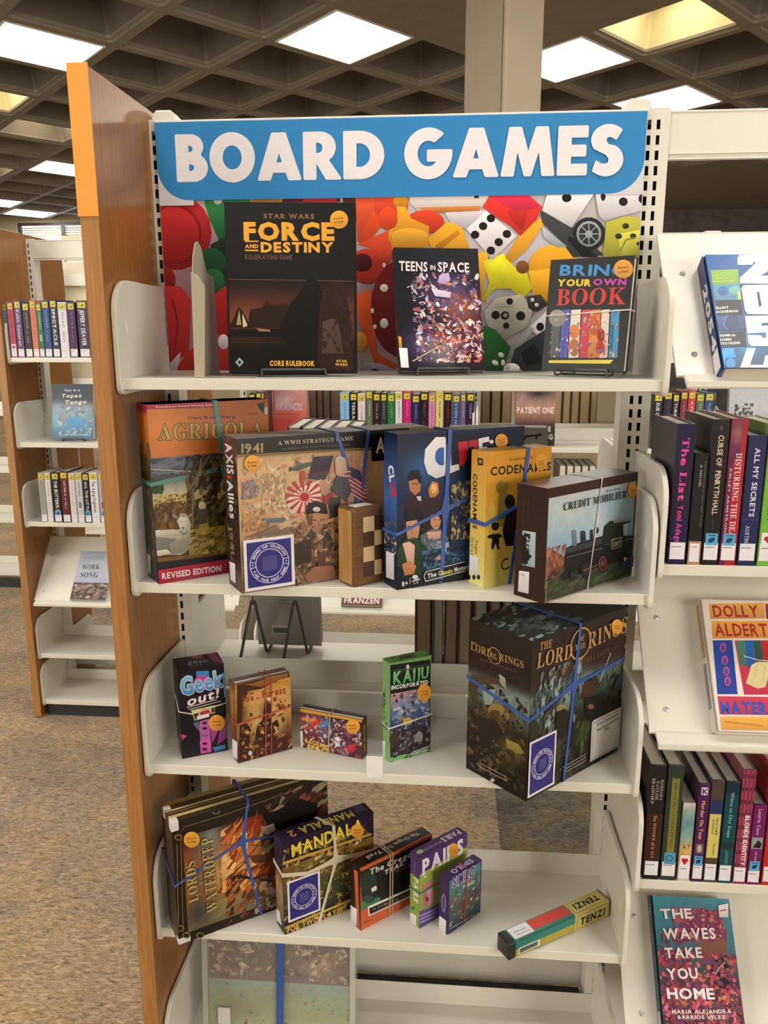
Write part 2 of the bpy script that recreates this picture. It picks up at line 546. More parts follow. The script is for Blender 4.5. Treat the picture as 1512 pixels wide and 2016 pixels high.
# far wall with a band of windows under the ceiling on the left
WX = [(-345, -326), (-324, -290), (-288, -250), (-246, -208)]
w = MB()
w.box(RX0, RY1, 0, RX1, RY1 + 8, 112)
w.box(RX0, RY1, 112, -310, RY1 + 8, RH + 16)
w.box(-150, RY1, 112, RX1, RY1 + 8, RH + 16)
w.box(-310, RY1, 147.5, -150, RY1 + 8, RH + 16)
wb = w.build('wall_back', WALLM, kind='structure')
MB().box(150, RY1 - 3, 0, RX1 - 2, RY1 - 0.5, RH).build('dark_panel', WALLD, wb, label='dark panelling on the far wall')
FR = plain('dark bronze window frame', '#3a3029', rough=0.4, noise=0.05)
SKYW = glow('daylight outside', '#dfe6f2', 2.6)
win = MB(); win.box(-310, RY1 + 1, 145.5, -150, RY1 + 4, 147.5); win.box(-310, RY1 + 1, 112, -150, RY1 + 4, 114)
for x in (-310, -276, -242, -208, -180, -152):
    win.box(x, RY1 + 1, 114, x + 2.2, RY1 + 4, 145.5)
wn = win.build('window_1', FR, kind='structure')
MB().box(-309, RY1 + 6, 113, -151, RY1 + 6.4, 146.5).build('pane', SKYW, wn)
bl = MB()
for i in range(4):
    bl.box(-308, RY1 + 4.6, 138.4 + i * 1.7, -152, RY1 + 5, 139.6 + i * 1.7)
bl.build('blind_slats', plain('ivory blind', '#cfc4a4', rough=0.7), wn)
MB().box(RX0 - 8, RY0, 0, RX0, RY1, RH + 16).build('wall_left', WALLM, kind='structure')
MB().box(RX1, RY0, 0, RX1 + 8, RY1, RH + 16).build('wall_right', WALLM, kind='structure')
w = MB(); w.box(RX0, RY0 - 8, 0, RX1, RY0, 36); w.box(RX0, RY0 - 8, 132, RX1, RY0, RH + 16)
w.box(RX0, RY0 - 8, 36, -370, RY0, 132); w.box(-150, RY0 - 8, 36, 130, RY0, 132); w.box(370, RY0 - 8, 36, RX1, RY0, 132)
w.build('wall_front', WALLM, kind='structure')
for k, (xa, xb) in enumerate(((-370, -150), (130, 370))):  # unseen windows, added to light the shelf fronts
    win = MB(); win.box(xa, RY0 - 6, 36, xb, RY0 - 2, 38); win.box(xa, RY0 - 6, 130, xb, RY0 - 2, 132)
    for x in range(xa, xb, 54):
        win.box(x, RY0 - 6, 38, x + 2, RY0 - 2, 130)
    wn = win.build('window_%d' % (k + 2), FR, kind='structure')
    MB().box(xa, RY0 - 7.6, 36, xb, RY0 - 7.2, 132).build('pane', glow('added front daylight', '#fff6ea', ADDED_DAY), wn)

# ------------------------------------------------------------ waffle ceiling: 36 inch coffers laid at 45 degrees to the shelving
CX0, CY0 = -58.9, 224.3
EA, EB = (24.56, -25.45), (22.03, 25.67)
def cellpt(a, b):
    return (CX0 + a * EA[0] + b * EB[0], CY0 + a * EA[1] + b * EB[1])
def skew(me):
    """lay a piece drawn on a 36 inch square into the ceiling's own grid"""
    for v in me.vertices:
        x, y = v.co.x / 36, v.co.y / 36
        v.co.x, v.co.y = x * EB[0] - y * EA[0], x * EB[1] - y * EA[1]
    me.update()
    return me
ce = MB().box(RX0 - 8, RY0 - 8, RH + 15, RX1 + 8, RY1 + 8, RH + 17).build('ceiling', CONC, kind='structure')
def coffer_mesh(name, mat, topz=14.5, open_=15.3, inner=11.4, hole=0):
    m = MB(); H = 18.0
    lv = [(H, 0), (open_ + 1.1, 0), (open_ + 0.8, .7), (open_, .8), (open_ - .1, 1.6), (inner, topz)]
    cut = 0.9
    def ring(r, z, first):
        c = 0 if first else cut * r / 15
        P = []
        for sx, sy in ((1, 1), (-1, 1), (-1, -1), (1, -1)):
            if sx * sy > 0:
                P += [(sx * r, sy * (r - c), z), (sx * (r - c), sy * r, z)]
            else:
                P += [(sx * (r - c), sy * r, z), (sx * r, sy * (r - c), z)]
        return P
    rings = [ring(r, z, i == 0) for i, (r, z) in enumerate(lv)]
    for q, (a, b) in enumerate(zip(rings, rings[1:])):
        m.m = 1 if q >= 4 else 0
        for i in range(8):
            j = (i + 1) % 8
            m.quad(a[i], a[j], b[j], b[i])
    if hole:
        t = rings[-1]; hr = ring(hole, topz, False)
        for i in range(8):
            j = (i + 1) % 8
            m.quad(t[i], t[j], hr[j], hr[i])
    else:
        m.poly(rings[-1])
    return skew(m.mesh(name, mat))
CONC_SHADE = plain('coffer concrete in shade', '#5f5545', rough=0.9, noise=0.12, scale=5)  # coffer insides coloured darker to stand for their shade
COFF = coffer_mesh('coffer', [CONC, CONC_SHADE])
COFV = coffer_mesh('coffer', [CONC, CONC_SHADE], hole=7.5)
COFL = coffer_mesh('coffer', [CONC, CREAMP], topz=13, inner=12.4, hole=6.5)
LIT = {(-1, -2): 1, (1, 0): 1, (2, 2): 1, (2, 4): 1, (3, 2): 2, (-3, -2): 2, (-4, -1): 2, (-6, 0): 1, (-7, -1): 2, (-10, 0): 1, (-11, 1): 1,
       (5, 0): 1, (6, 3): 1, (1, -4): 1, (4, -3): 1, (2, -6): 1, (5, -5): 1, (0, -8): 1, (4, -8): 1, (7, -3): 1, (-3, -5): 1, (8, -7): 1, (6, -1): 2,
       (3, -10): 1, (-4, 4): 1, (0, 7): 1, (4, 7): 2, (8, 1): 1, (-8, 4): 1, (-2, 5): 0}
LENS = glow('lit prismatic lens', '#fffaf0', LAMP)
LENS2 = glow('lit recessed lens', '#fff4dc', LAMP * 1.3)
VENT = plain('grey diffuser', '#8b8474', rough=0.6)
lens_me = skew(MB().box(-15.3, -15.3, 0.1, 15.3, 15.3, 0.4).mesh('lens', LENS))
fm = MB()
for a in ((-16, -16, 16, -15.2), (-16, 15.2, 16, 16), (-16, -15.2, -15.2, 15.2), (15.2, -15.2, 16, 15.2)):
    fm.box(a[0], a[1], -0.15, a[2], a[3], 0.6)
frame_me = skew(fm.mesh('frame', plain('white lamp frame', '#e8e4da', rough=0.5)))
lens2_me = skew(MB().box(-6.6, -6.6, 13.05, 6.6, 6.6, 13.4).mesh('lens', LENS2))
fm = MB()
for a in ((-7, -7, 7, -6.4), (-7, 6.4, 7, 7), (-7, -6.4, -6.4, 6.4), (6.4, -6.4, 7, 6.4)):
    fm.box(a[0], a[1], 12.7, a[2], a[3], 13.3)
frame2_me = skew(fm.mesh('frame', MATS['white lamp frame']))
vent_me = skew(MB().box(-7.4, -7.4, 14.6, 7.4, 7.4, 15.0).mesh('vent_plate', VENT))
cells = []
solid = MB()
for i in range(-26, 27):
    for j in range(-26, 27):
        cx, cy = cellpt(i + 0.5, j + 0.5)
        if not (RX0 - 10 < cx < RX1 + 10 and RY0 - 10 < cy < RY1 + 10):
            continue
        sol = (2 <= i <= 3 and 0 <= j <= 1) or (cx > 60 and cy > 395)
        if sol:
            c = [cellpt(i, j), cellpt(i, j + 1), cellpt(i + 1, j + 1), cellpt(i + 1, j)]
            solid.quad(*[(x, y, RH) for x, y in c]); continue
        kd = LIT.get((i, j), 0)
        cells.append((math.hypot(cx - 22, cy + 62), cx, cy, kd, (i * 7 + j * 13) % 4 == 0))
solid.build('solid_slab', CONC, ce, label='smooth solid concrete around the column')
cells.sort()
in_view = [c for c in cells if c[2] > -30]
nc = 0
rest = MB()
for dist, cx, cy, kd, vent in cells:
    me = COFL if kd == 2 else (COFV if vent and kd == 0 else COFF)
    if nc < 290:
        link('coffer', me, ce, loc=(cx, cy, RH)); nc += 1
        if vent and kd == 0:
            link('vent_plate', vent_me, ce, loc=(cx, cy, RH))
    else:
        n = len(rest.v)
        rest.v += [(cx + v.co.x / U, cy + v.co.y / U, RH + v.co.z / U) for v in COFF.vertices]
        for p in COFF.polygons:
            rest.f.append(tuple(n + k for k in p.vertices)); rest.mi.append(0)
    if kd:
        ij = [k for k in LIT if abs(cellpt(k[0] + .5, k[1] + .5)[0] - cx) < 1 and abs(cellpt(k[0] + .5, k[1] + .5)[1] - cy) < 1][0]
        lab = {(-1, -2): 'large bright square lamp in the ceiling above the wooden end panel', (1, 0): 'bright square lamp in the ceiling above the blue sign, left of the column',
               (2, 2): 'bright square lamp in the ceiling just right of the column', (2, 4): 'bright square lamp low over the top of the steel upright between the two bays',
               (3, 2): 'small pale lamp at the top of a yellowish coffer, right of the column', (-3, -2): 'recessed lamp in a pale yellow coffer at the left edge under the big lamp',
               (-4, -1): 'recessed lamp in a wide cream coffer beside the wooden end panel', (-6, 0): 'bright lamp beside the end panel, below the wide cream coffer',
               (-7, -1): 'dim recessed lamp in a cream coffer at the left picture edge', (-10, 0): 'distant flush lamp above the far beige wall', (-11, 1): 'distant flush lamp above the far window band'}.get(ij)
        if lab:
            t = thing('ceiling_lamp', lab, 'lamp', (cx, cy, RH))
        else:
            t = thing('ceiling_lamp', 'unseen square ceiling lamp added to brighten the smooth far slab', 'lamp', (cx, cy, RH), group='other ceiling lamps of the room')
        if kd == 1:
            link('lens', lens_me, t); link('frame', frame_me, t)
        else:
            link('lens', lens2_me, t); link('frame', frame2_me, t)
for k, (x, y) in enumerate(((105, 440), (60, 520), (390, 480), (370, 350))):  # extra lamps added out of sight to brighten the far slab
    t = thing('ceiling_lamp', 'unseen square ceiling lamp added to brighten the smooth far slab', 'lamp', (x, y, RH - .6), group='other ceiling lamps of the room')
    link('lens', lens_me, t); link('frame', frame_me, t)
if rest.f:
    rest.build('far_coffers', CONC, ce, kind='stuff')

# column, turned with the ceiling grid; slightly rounded arris and a seam
cw = 6.35
cm = plain('painted column', '#a3957f', rough=0.75, noise=0.05, scale=6)
t = MB().box(-cw, -cw, 0, cw, cw, RH)
co = t.build('column', cm, bevel=0.8, seg=3, loc=(32.8, 139.5, 0), rot=(0, 0, 45), kind='structure')
MB().box(-cw - 0.05, -cw + 0.9, 0, -cw + 0.1, -cw + 1.05, RH).build('seam', DARK, co)

# ------------------------------------------------------------ steel shelving
def post_mesh(top=80.6, depth=2.0, w=1.1, sx=0.31, mirror=False):
    """half upright: slotted front face, slots every inch, dark sheet inside as shade"""
    m = MB(); sw, sh = 0.125, 0.31
    def X(x): return (w - x) if mirror else x
    def q(x0, x1, z0, z1, y=0.0):
        if mirror:
            x0, x1 = w - x1, w - x0
        m.quad((x0, y, z0), (x1, y, z0), (x1, y, z1), (x0, y, z1))
    q(0, sx - sw, 0, top); q(sx + sw, w, 0, top)
    zs = [z for z in [k + 0.5 for k in range(3, 80)]]
    prev = 0
    for z in zs:
        q(sx - sw, sx + sw, prev, z - sh); prev = z + sh
    q(sx - sw, sx + sw, prev, top)
    m.box(0.02, 0.04, 0, 0.08, depth, top); m.box(w - 0.06, 0.04, 0, w, depth, top)
    m.box(0, 0.04, top - 0.05, w, depth, top)
    m.m = 1
    m.quad((0.08, 0.5, 0), (w - 0.06, 0.5, 0), (w - 0.06, 0.5, top - 0.1), (0.08, 0.5, top - 0.1))  # near-black sheet standing for the shade inside the post
    return m.mesh('post', [STEEL, DARK])
POST_L = post_mesh(); POST_R = post_mesh(mirror=True)

def bracket_mesh(t=0.35, h=6.4, depth=9.4, drop=1.1, r=2.3):
    """end bracket: plate in the Y-Z plane, rounded front corners, dimple near the front"""
    P = []
    for i in range(8):
        a = math.pi / 2 * i / 7
        P.append((0, -depth + r - r * math.sin(a), h - r + r * math.cos(a)))
    P2 = []
    for i in range(4):
        a = math.pi / 2 * i / 3
        P2.append((0, -depth + 0.6 - 0.6 * math.cos(a), -drop + 0.6 - 0.6 * math.sin(a)))
    out = [(0, 0, h - 0.1)] + P + P2 + [(0, -2.0, -drop + 0.1), (0, 0, -drop + 0.3)]
    m = MB(); m.prism(out, (t, 0, 0), (0, 0, 0))
    return m.mesh('bracket', STEEL)
BR = bracket_mesh()
def dimple_mesh():
    m = MB(); n = 10
    for sgn in (1, -1):
        P = [(sgn * 0.176, 0.26 * math.cos(6.283 * i / n), 0.62 * math.sin(6.283 * i / n)) for i in range(n)]
        c = (sgn * 0.27, 0.03, -0.15)
        for i in range(n):
            a, b = P[i], P[(i + 1) % n]
            m.poly([a, b, c] if sgn > 0 else [b, a, c])
    return m.mesh('dimple', STEEL, smooth=True)
DIM = dimple_mesh()

def shelf_mesh(L=35.3, depth=9.1, th=0.76, lip=2.0):
    m = MB()
    m.box(0, -depth, -th, L, 0, 0)
    m.box(0, -0.12, 0, L, 0, lip)
    return m.mesh('shelf', STEEL)
SHELF = shelf_mesh()
SHELFS = shelf_mesh(lip=1.7)

def shelf(bay, z, rear=False, x0=0.35, bh=True):
    """one flat shelf with its two end brackets, hung on a bay"""
    s = link('shelf', SHELF, bay, bevel=0.05, loc=((x0, -0.02, z) if not rear else (x0 + 35.3, 2.52, z)), rot=(0, 0, 180 if rear else 0))
    for xx in (-0.35 + 0.08, 35.3 - 0.08):
        b = link('bracket', BR, s, bevel=0.06, loc=(xx, 0, 0))
        link('dimple', DIM, b, loc=(0.175, -7.7, 3.3))
    return s

def slanted(bay, z, x0=0.35, top_z=9.3, lipz=0.0, L=35.3):
    """sloping display shelf: plate leaning back, a small up-turned lip, four screws"""
    m = MB()
    m.prism([(0, -9.2, 0), (0, -1.6, top_z), (0, -1.5, top_z), (0, -1.35, top_z - 0.15), (0, -9.1, -0.15)], (L, 0, 0), (0, 0, 0))
    m.prism([(0, -9.2, 0), (0, -10.2, -0.75), (0, -10.3, -0.6), (0, -10.3, -0.25), (0, -10.2, -0.3), (0, -9.3, 0.15)], (L - 0.8, 0, 0), (0.4, 0, 0))
    s = m.build('display_shelf', STEEL, bay, bevel=0.08, loc=(x0, -0.02, z))
    n = 10
    for sx in (1.3, L - 1.3):
        for t in (0.14, 0.7):
            y, zz = -9.2 + t * 7.6, t * top_z
            nrm = Vector((0, -top_z, 7.6)).normalized(); v = Vector((0, 7.6, top_z)).normalized()
            sc = MB(); c = Vector((sx, y, zz)) + nrm * 0.05
            ring = [c + Vector((1, 0, 0)) * 0.19 * math.cos(6.283 * i / n) + v * 0.19 * math.sin(6.283 * i / n) for i in range(n)]
            tip = c + nrm * 0.07
            for i in range(n):
                sc.poly([tuple(ring[i]), tuple(ring[(i + 1) % n]), tuple(tip)])
            sc.build('screw', SCREW, s, smooth=True)
    return s

def bay_unit(x, y, label, cat='bookshelf', left_post=True, right_post=True, top_rail=True, group=None):
    b = thing('bookshelf', label, cat, (x, y, 0), group=group)
    if left_post:
        link('post', POST_L, b)
    if right_post:
        link('post', POST_R, b, loc=(34.9, 0, 0))
    if top_rail:
        m = MB(); m.box(1.1, 0.1, 77.3, 34.9, 0.3, 80.35); m.box(1.1, 0.0, 77.2, 34.9, 0.5, 77.3); m.box(1.1, 0.05, 80.25, 34.9, 1.2, 80.4)
        m.box(1.1, -0.03, 77.55, 34.9, 0.1, 77.62)
        m.build('top_rail', STEEL, b, bevel=0.05)
    m = MB(); m.box(0, 0.1, 0, 36, 0.4, 1.6); m.build('base_rail', STEEL, b)
    m = MB(); m.box(0.4, -8.6, 0, 35.6, -8.4, 2.2 if y > 10 else 5.2); m.build('kick_plate', KICK, b)
    return b

def end_panel(bay, side=-1, y0=-10.0, y1=12.5, z1=81.3, w=1.2, x=0.0):
    m = MB()
    x0, x1 = (x - w, x)
    m.box(x0 + 0.03, y0 + 0.04, 0.3, x1, y1 - 0.04, z1)
    p = m.build('end_panel', OAK, bay, bevel=0.04)
    MB().box(x0, y0, 0.25, x1 - 0.02, y0 + 0.05, z1 + 0.01).build('edge_band', OAKE, p)
    return p

# front range, signed bay
bayA = bay_unit(0, 0, 'cream steel shelving bay under the blue sign, oak end panel at its left', top_rail=False)
end_panel(bayA)
MB().box(1.1, 0.6, 79.0, 34.9, 1.0, 80.5).build('top_rail', STEEL, bayA, bevel=0.05)
ZA = [62.5, 48.3, 34.2, 20.1, 6.15]
for z in ZA:
    shelf(bayA, z)
shelf(bayA, 50.0, rear=True); shelf(bayA, 35.9, rear=True); shelf(bayA, 7.3, rear=True)
# top caps of the uprights (tabs that stand above the sign)
def tab(x0, x1):
    m = MB(); P = [(x0, 0.3, 79.6), (x1, 0.3, 79.6), (x1, 0.3, 80.9), (x1 - 0.35, 0.3, 81.3), (x0 + 0.35, 0.3, 81.3), (x0, 0.3, 80.9)]
    m.prism(P, (0, 1.6, 0), (0, 0, 0)); return m.build('post_cap', STEEL, bayA, bevel=0.1)
tab(0.1, 1.9); tab(34.0, 35.9)

bayB = bay_unit(36, 0, 'cream steel shelving bay right of the signed bay, with slanted display shelves')
shelf(bayB, 50.42); shelf(bayB, 26.64)
slanted(bayB, 62.75); slanted(bayB, 38.3); slanted(bayB, 12.9)
shelf(bayB, 50.0, rear=True); shelf(bayB, 35.9, rear=True)
MB().box(0.4, -0.5, 3.0, 35.6, -0.3, 12.0).build('back_sheet', STEEL, bayB)

# second range across the aisle
Y2 = 72
r2 = []
labs = ['cream steel bay across the aisle at the left, oak end panel, mostly empty low shelves',
        'cream steel bay across the aisle seen through the signed bay, its left part',
        'cream steel bay across the aisle seen through the signed bay, its right part',
        'cream steel bay across the aisle seen through the right-hand bay']
for k in range(4):
    b = bay_unit((-48, -10, 26, 62)[k], Y2, labs[k])
    r2.append(b)
    for z in ((61.7, 48.1, 34.9, 11.6, 3.0) if k != 1 else (61.7, 48.1, 34.9, 11.6, 3.0)):
        shelf(b, z)
    slanted(b, 21.3)
    for z in (48.6, 33.9, 19.5, 5.5):
        shelf(b, z, rear=True)
end_panel(r2[0])

# third range, further left and further back
Y3 = 144
b = bay_unit(-78.5, Y3, 'far cream steel bay with an oak end panel, seen over the second range')
end_panel(b, y1=13)
for z in (64, 52, 40, 28, 15, 4):
    shelf(b, z)
cb = MB()
for i in range(6):
    cb.box(1.2, 1.2 + 0.05 * i, 52 + i * 6.3, 34.8, 1.8 + 0.05 * i, 52 + i * 6.3 + 6.1)
cb.build('back_boards', plain('cream board', '#d8cfb2', rough=0.6), b)
b3 = bay_unit(-122, Y3 - 3, 'far cream steel bay at the left edge, low shelves in view')
for z in (46, 31.5, 18.4, 4.2):
    shelf(b3, z)

MB().box(1.2, 1.1, 0, 34.8, 2.3, 6.6).build('gap_shade', KICK, bayA)  # black panel added so the gap behind the bottom shelf reads as dark

# ------------------------------------------------------------ faces of boxes and books; shapes read off the photograph are cast onto the face's own plane
CAM = Vector((22.279, -61.753, 65.44))
class Face(Art):
    def __init__(s, w, h, loc, yaw=0, lean=0, side='front', d=0, bg=None, box=None):
        Rm = Matrix.Rotation(math.radians(yaw), 3, 'Z') @ Matrix.Rotation(math.radians(-lean), 3, 'X')
        bw = w if box is None else box[0]; bh = h if box is None else box[1]
        lo, lx, ly = {'front': ((0, 0, 0), (1, 0, 0), (0, 0, 1)), 'left': ((0, d, 0), (0, -1, 0), (0, 0, 1)),
                      'right': ((bw, 0, 0), (0, 1, 0), (0, 0, 1)), 'top': ((0, 0, bh), (1, 0, 0), (0, 1, 0))}[side]
        s.lo, s.lx, s.ly = lo, lx, ly
        s.O = Vector(loc) + Rm @ Vector(lo); s.X = Rm @ Vector(lx); s.Y = Rm @ Vector(ly); s.Nn = s.X.cross(s.Y)
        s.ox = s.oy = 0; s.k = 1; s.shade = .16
        Art.__init__(s, w, h, bg)
    def add(s, pts, faces, cols):
        w, h = s.w, s.h
        return Art.add(s, [(min(w, max(0, x)), min(h, max(0, y))) for x, y in pts], faces, cols)
    def crop(s, ox, oy, k):
        s.ox, s.oy, s.k = ox, oy, k; return s
    def P(s, x, y):
        px, py = x / s.k + s.ox, y / s.k + s.oy
        ray = _f * 1584.9 + _r2 * (px - 756) - _u2 * (py - 1008)
        t = (s.O - CAM).dot(s.Nn) / ray.dot(s.Nn)
        q = CAM + ray * t - s.O
        return (q.dot(s.X), q.dot(s.Y))
    def cl(s, p):
        return (min(s.w, max(0, p[0])), min(s.h, max(0, p[1])))
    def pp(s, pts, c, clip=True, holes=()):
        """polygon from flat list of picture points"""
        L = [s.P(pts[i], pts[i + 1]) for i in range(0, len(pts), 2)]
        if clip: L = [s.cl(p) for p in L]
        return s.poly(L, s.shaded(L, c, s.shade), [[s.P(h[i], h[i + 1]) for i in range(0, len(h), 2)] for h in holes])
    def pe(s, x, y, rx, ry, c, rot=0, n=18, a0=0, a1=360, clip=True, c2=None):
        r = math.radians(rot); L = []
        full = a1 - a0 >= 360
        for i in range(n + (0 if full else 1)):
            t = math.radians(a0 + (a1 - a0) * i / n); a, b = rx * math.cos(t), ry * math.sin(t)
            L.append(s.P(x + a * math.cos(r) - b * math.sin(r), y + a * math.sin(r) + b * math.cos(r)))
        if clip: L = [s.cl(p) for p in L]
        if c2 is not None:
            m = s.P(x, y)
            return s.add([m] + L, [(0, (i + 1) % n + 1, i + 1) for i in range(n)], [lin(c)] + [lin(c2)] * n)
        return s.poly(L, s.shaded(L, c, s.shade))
    def pl(s, pts, w, c, w2=None):
        """stroke; w in picture units"""
        L = [s.cl(s.P(pts[i], pts[i + 1])) for i in range(0, len(pts), 2)]
        a = s.P(pts[0], pts[1]); b = s.P(pts[0] + 10, pts[1]); g = s.P(pts[0], pts[1] + 10)
        u = (math.hypot(b[0] - a[0], b[1] - a[1]) + math.hypot(g[0] - a[0], g[1] - a[1])) / 20
        return s.line(L, w * u, c, None if w2 is None else w2 * u)
    def pt(s, t, x0, y0, x1, y1, hh, c, style='bold', **kw):
        a = s.P(x0, y0); b = s.P(x1, y1)
        L = math.hypot(b[0] - a[0], b[1] - a[1]); rot = math.degrees(math.atan2(b[1] - a[1], b[0] - a[0]))
        # cap height measured at right angles to the baseline, in picture units
        q = math.hypot(x1 - x0, y1 - y0) or 1
        nx, ny = (y1 - y0) / q, -(x1 - x0) / q
        g = s.P(x0 + nx * hh, y0 + ny * hh); f_ = s.P(x1 + nx * hh, y1 + ny * hh)
        hgt = (abs(-(g[0] - a[0]) * math.sin(math.radians(rot)) + (g[1] - a[1]) * math.cos(math.radians(rot))) + abs(-(f_[0] - b[0]) * math.sin(math.radians(rot)) + (f_[1] - b[1]) * math.cos(math.radians(rot)))) / 2
        return s.text(t, a[0], a[1], hgt, c, w=L, style=style, rot=rot, **kw)
    def dabs(s, pts, n, pal, smin, smax, seed=0, asp=1.0, rot=None):
        """brush dabs inside the upright picture rectangle x0, y0, x1, y1"""
        x0, y0, x1, y1 = pts
        A = [s.cl(s.P(*p)) for p in ((x0, y0), (x1, y0), (x0, y1), (x1, y1))]
        return s.blobs(min(a[0] for a in A), min(a[1] for a in A), max(a[0] for a in A), max(a[1] for a in A), n, pal, smin, smax, seed, asp, rot)
    def sticker(s, x, y, r, ry=None):
        """round orange desk sticker"""
        s.pe(x, y, r, ry or r, '#d99a36', n=22)
        s.pt('Return', x - r * .55, y - r * .02, x + r * .5, y - r * .12, r * .22, '#2a2013', style='bold')
        return s.pt('to Desk', x - r * .55, y + r * .42, x + r * .5, y + r * .3, r * .22, '#2a2013', style='bold')
    def ringtext(s, cx, cy, r, t, h, a0, a1, c, inv=False):
        n = len(t)
        for i, ch in enumerate(t):
            if ch == ' ': continue
            a = a0 + (a1 - a0) * (i + .5) / n; ra = math.radians(a)
            x, y = cx + r * math.cos(ra), cy + r * math.sin(ra)
            rot = a - 90 if not inv else a + 90
            g = GL.get(('bold', ch))
            k = h / CAPH['bold']
            x0 = min(p[0] for p in g[0]); x1 = max(p[0] for p in g[0]); m = (x1 - x0) * k / 2
            q = math.radians(rot)
            P = [(x + ((p[0] - x0) * k - m) * math.cos(q) - (p[1] * k - h / 2) * math.sin(q), y + ((p[0] - x0) * k - m) * math.sin(q) + (p[1] * k - h / 2) * math.cos(q)) for p in g[0]]
            s.add(P, g[1], lin(c)); s.l -= 0.9
        s.l += 1
        return s
    def seal(s, x0, y0, w, h):
        """library sticker: violet square with a white double ring, lettering round it; x0, y0 lower left in inches"""
        s.rect(x0, y0, w, h, '#dedce2'); e = w * .06
        s.rect(x0 + e, y0 + e, w - 2 * e, h - 2 * e, '#2e2a78')
        cx, cy, r = x0 + w / 2, y0 + h / 2, w * .39
        s.ring(cx, cy, r, w * .012, '#dcdaf0'); s.ring(cx, cy, r * .72, w * .014, '#dcdaf0')
        s.ringtext(cx, cy, r * .86, 'BROWSE OUR COLLECTION', w * .05, 160, 20, '#dcdaf0')
        s.ringtext(cx, cy, r * .86, 'FIND YOUR NEXT GAME', w * .05, 200, 340, '#dcdaf0', inv=True)
        for sg in (-1, 1):
            s.ell(cx + sg * r * .86, cy, w * .014, c='#dcdaf0', n=8)
            for q in (9, -9):
                a = math.radians(q); s.line([(cx + sg * r * .73 * math.cos(a), cy + r * .73 * math.sin(a)), (cx + sg * r * math.cos(a), cy + r * math.sin(a))], w * .012, '#dcdaf0')
        s.rect(cx - r * .36, cy - r * .36, r * .72, r * .72, '#4a4788')
        return s
    def on(s, parent, mat=None, name='cover_print', **tags):
        return link(name, s.mesh(name, mat or GLOSS, s.lo, s.lx, s.ly), parent, **tags)

def carton(name, label, cat, N, z, yaw, w, h, d, body, bevel=0.05, lean=0, group=None, lid=True):
    """a closed box standing on its edge; the empty sits at the near lower corner"""
    t = thing(name, label, cat, (N[0], N[1], z + 0.01), yaw, group, lean)
    MB().box(0, 0, 0, w, d, h).build('body', body, t, bevel=bevel)
    return t

def F_(N, z, yaw, w, h, d, side, crop, lean=0, bg=None):
    dims = {'front': (w, h), 'left': (d, h), 'right': (d, h), 'top': (w, d)}[side]
    f = Face(dims[0], dims[1], (N[0], N[1], z + 0.01), yaw, lean, side, d, bg, box=(w, h))
    return f.crop(*crop)

def ribbon(pts, hw, th, wd, joint=None):
    """flat closed loop: half width hw along the direction wd, thickness th; widens near joint"""
    P = [Vector(p) for p in pts]; k = len(P); wd = Vector(wd); Q = []
    for i in range(k):                       # subdivide the sides so that the band can widen
        a, b = P[i], P[(i + 1) % k]; n = max(1, int((b - a).length / .5))
        Q += [a + (b - a) * (j / n) for j in range(n)]
    m = MB(); k = len(Q)
    for i in range(k):
        t = (Q[(i + 1) % k] - Q[i - 1]).normalized(); n = t.cross(wd).normalized()
        h = hw
        if joint is not None:
            h = hw * (1 + 1.3 * math.exp(-((Q[i] - Vector(joint)).length / (hw * 4)) ** 2))
        w = wd * h
        m.v += [tuple(Q[i] + w + n * th / 2), tuple(Q[i] - w + n * th / 2), tuple(Q[i] - w - n * th / 2), tuple(Q[i] + w - n * th / 2)]
    for i in range(k):
        j = (i + 1) % k
        for q in range(4):
            q2 = (q + 1) % 4
            m.f.append((i * 4 + q, j * 4 + q, j * 4 + q2, i * 4 + q2)); m.mi.append(0)
    return m
def band(parent, name, pts, r, mat, flat=0.35, joint=None, **tags):
    if flat < 1:
        q = Vector(pts[1]) - Vector(pts[0])
        wd = (0, 0, 1) if abs(q.x) > abs(q.z) else (1, 0, 0)
        return ribbon(pts, r, max(.03, r * flat), wd, joint).build(name, mat, parent, **tags)
    return MB().tube(pts, r, 6, flat, closed=True).build(name, mat, parent, smooth=True, **tags)

BLUEB = plain('blue silicone band', '#2250a0', rough=0.45)
TEALB = plain('teal silicone band', '#3f7f70', rough=0.45)
WHITEB = plain('white elastic string', '#dcd6cb', rough=0.7)
REDB = plain('red rubber band', '#b5382c', rough=0.5)
TANB = plain('tan rubber band', '#b39b78', rough=0.6)
CREAMB = plain('cream silicone band', '#cfc6ab', rough=0.5)

def wrap_h(w, d, z0, z1=None, z2=None, e=0.07):
    """loop round a box: front-left height z0, front-right z1"""
    z1 = z0 if z1 is None else z1
    return [(-e, -e, z0), (w / 2, -e * 1.3, (z0 + z1) / 2), (w + e, -e, z1), (w + e, d + e, z1), (w / 2, d + e, (z0 + z1) / 2), (-e, d + e, z0)]
def wrap_v(h, d, x0, x1=None, e=0.07):
    x1 = x0 if x1 is None else x1
    return [(x0, -e, -0.0), (x0 * .5 + x1 * .5, -e * 1.3, h / 2), (x1, -e, h + e), (x1, d + e, h + e), ((x0 + x1) / 2, d + e, h / 2), (x0, d + e, 0.0)]

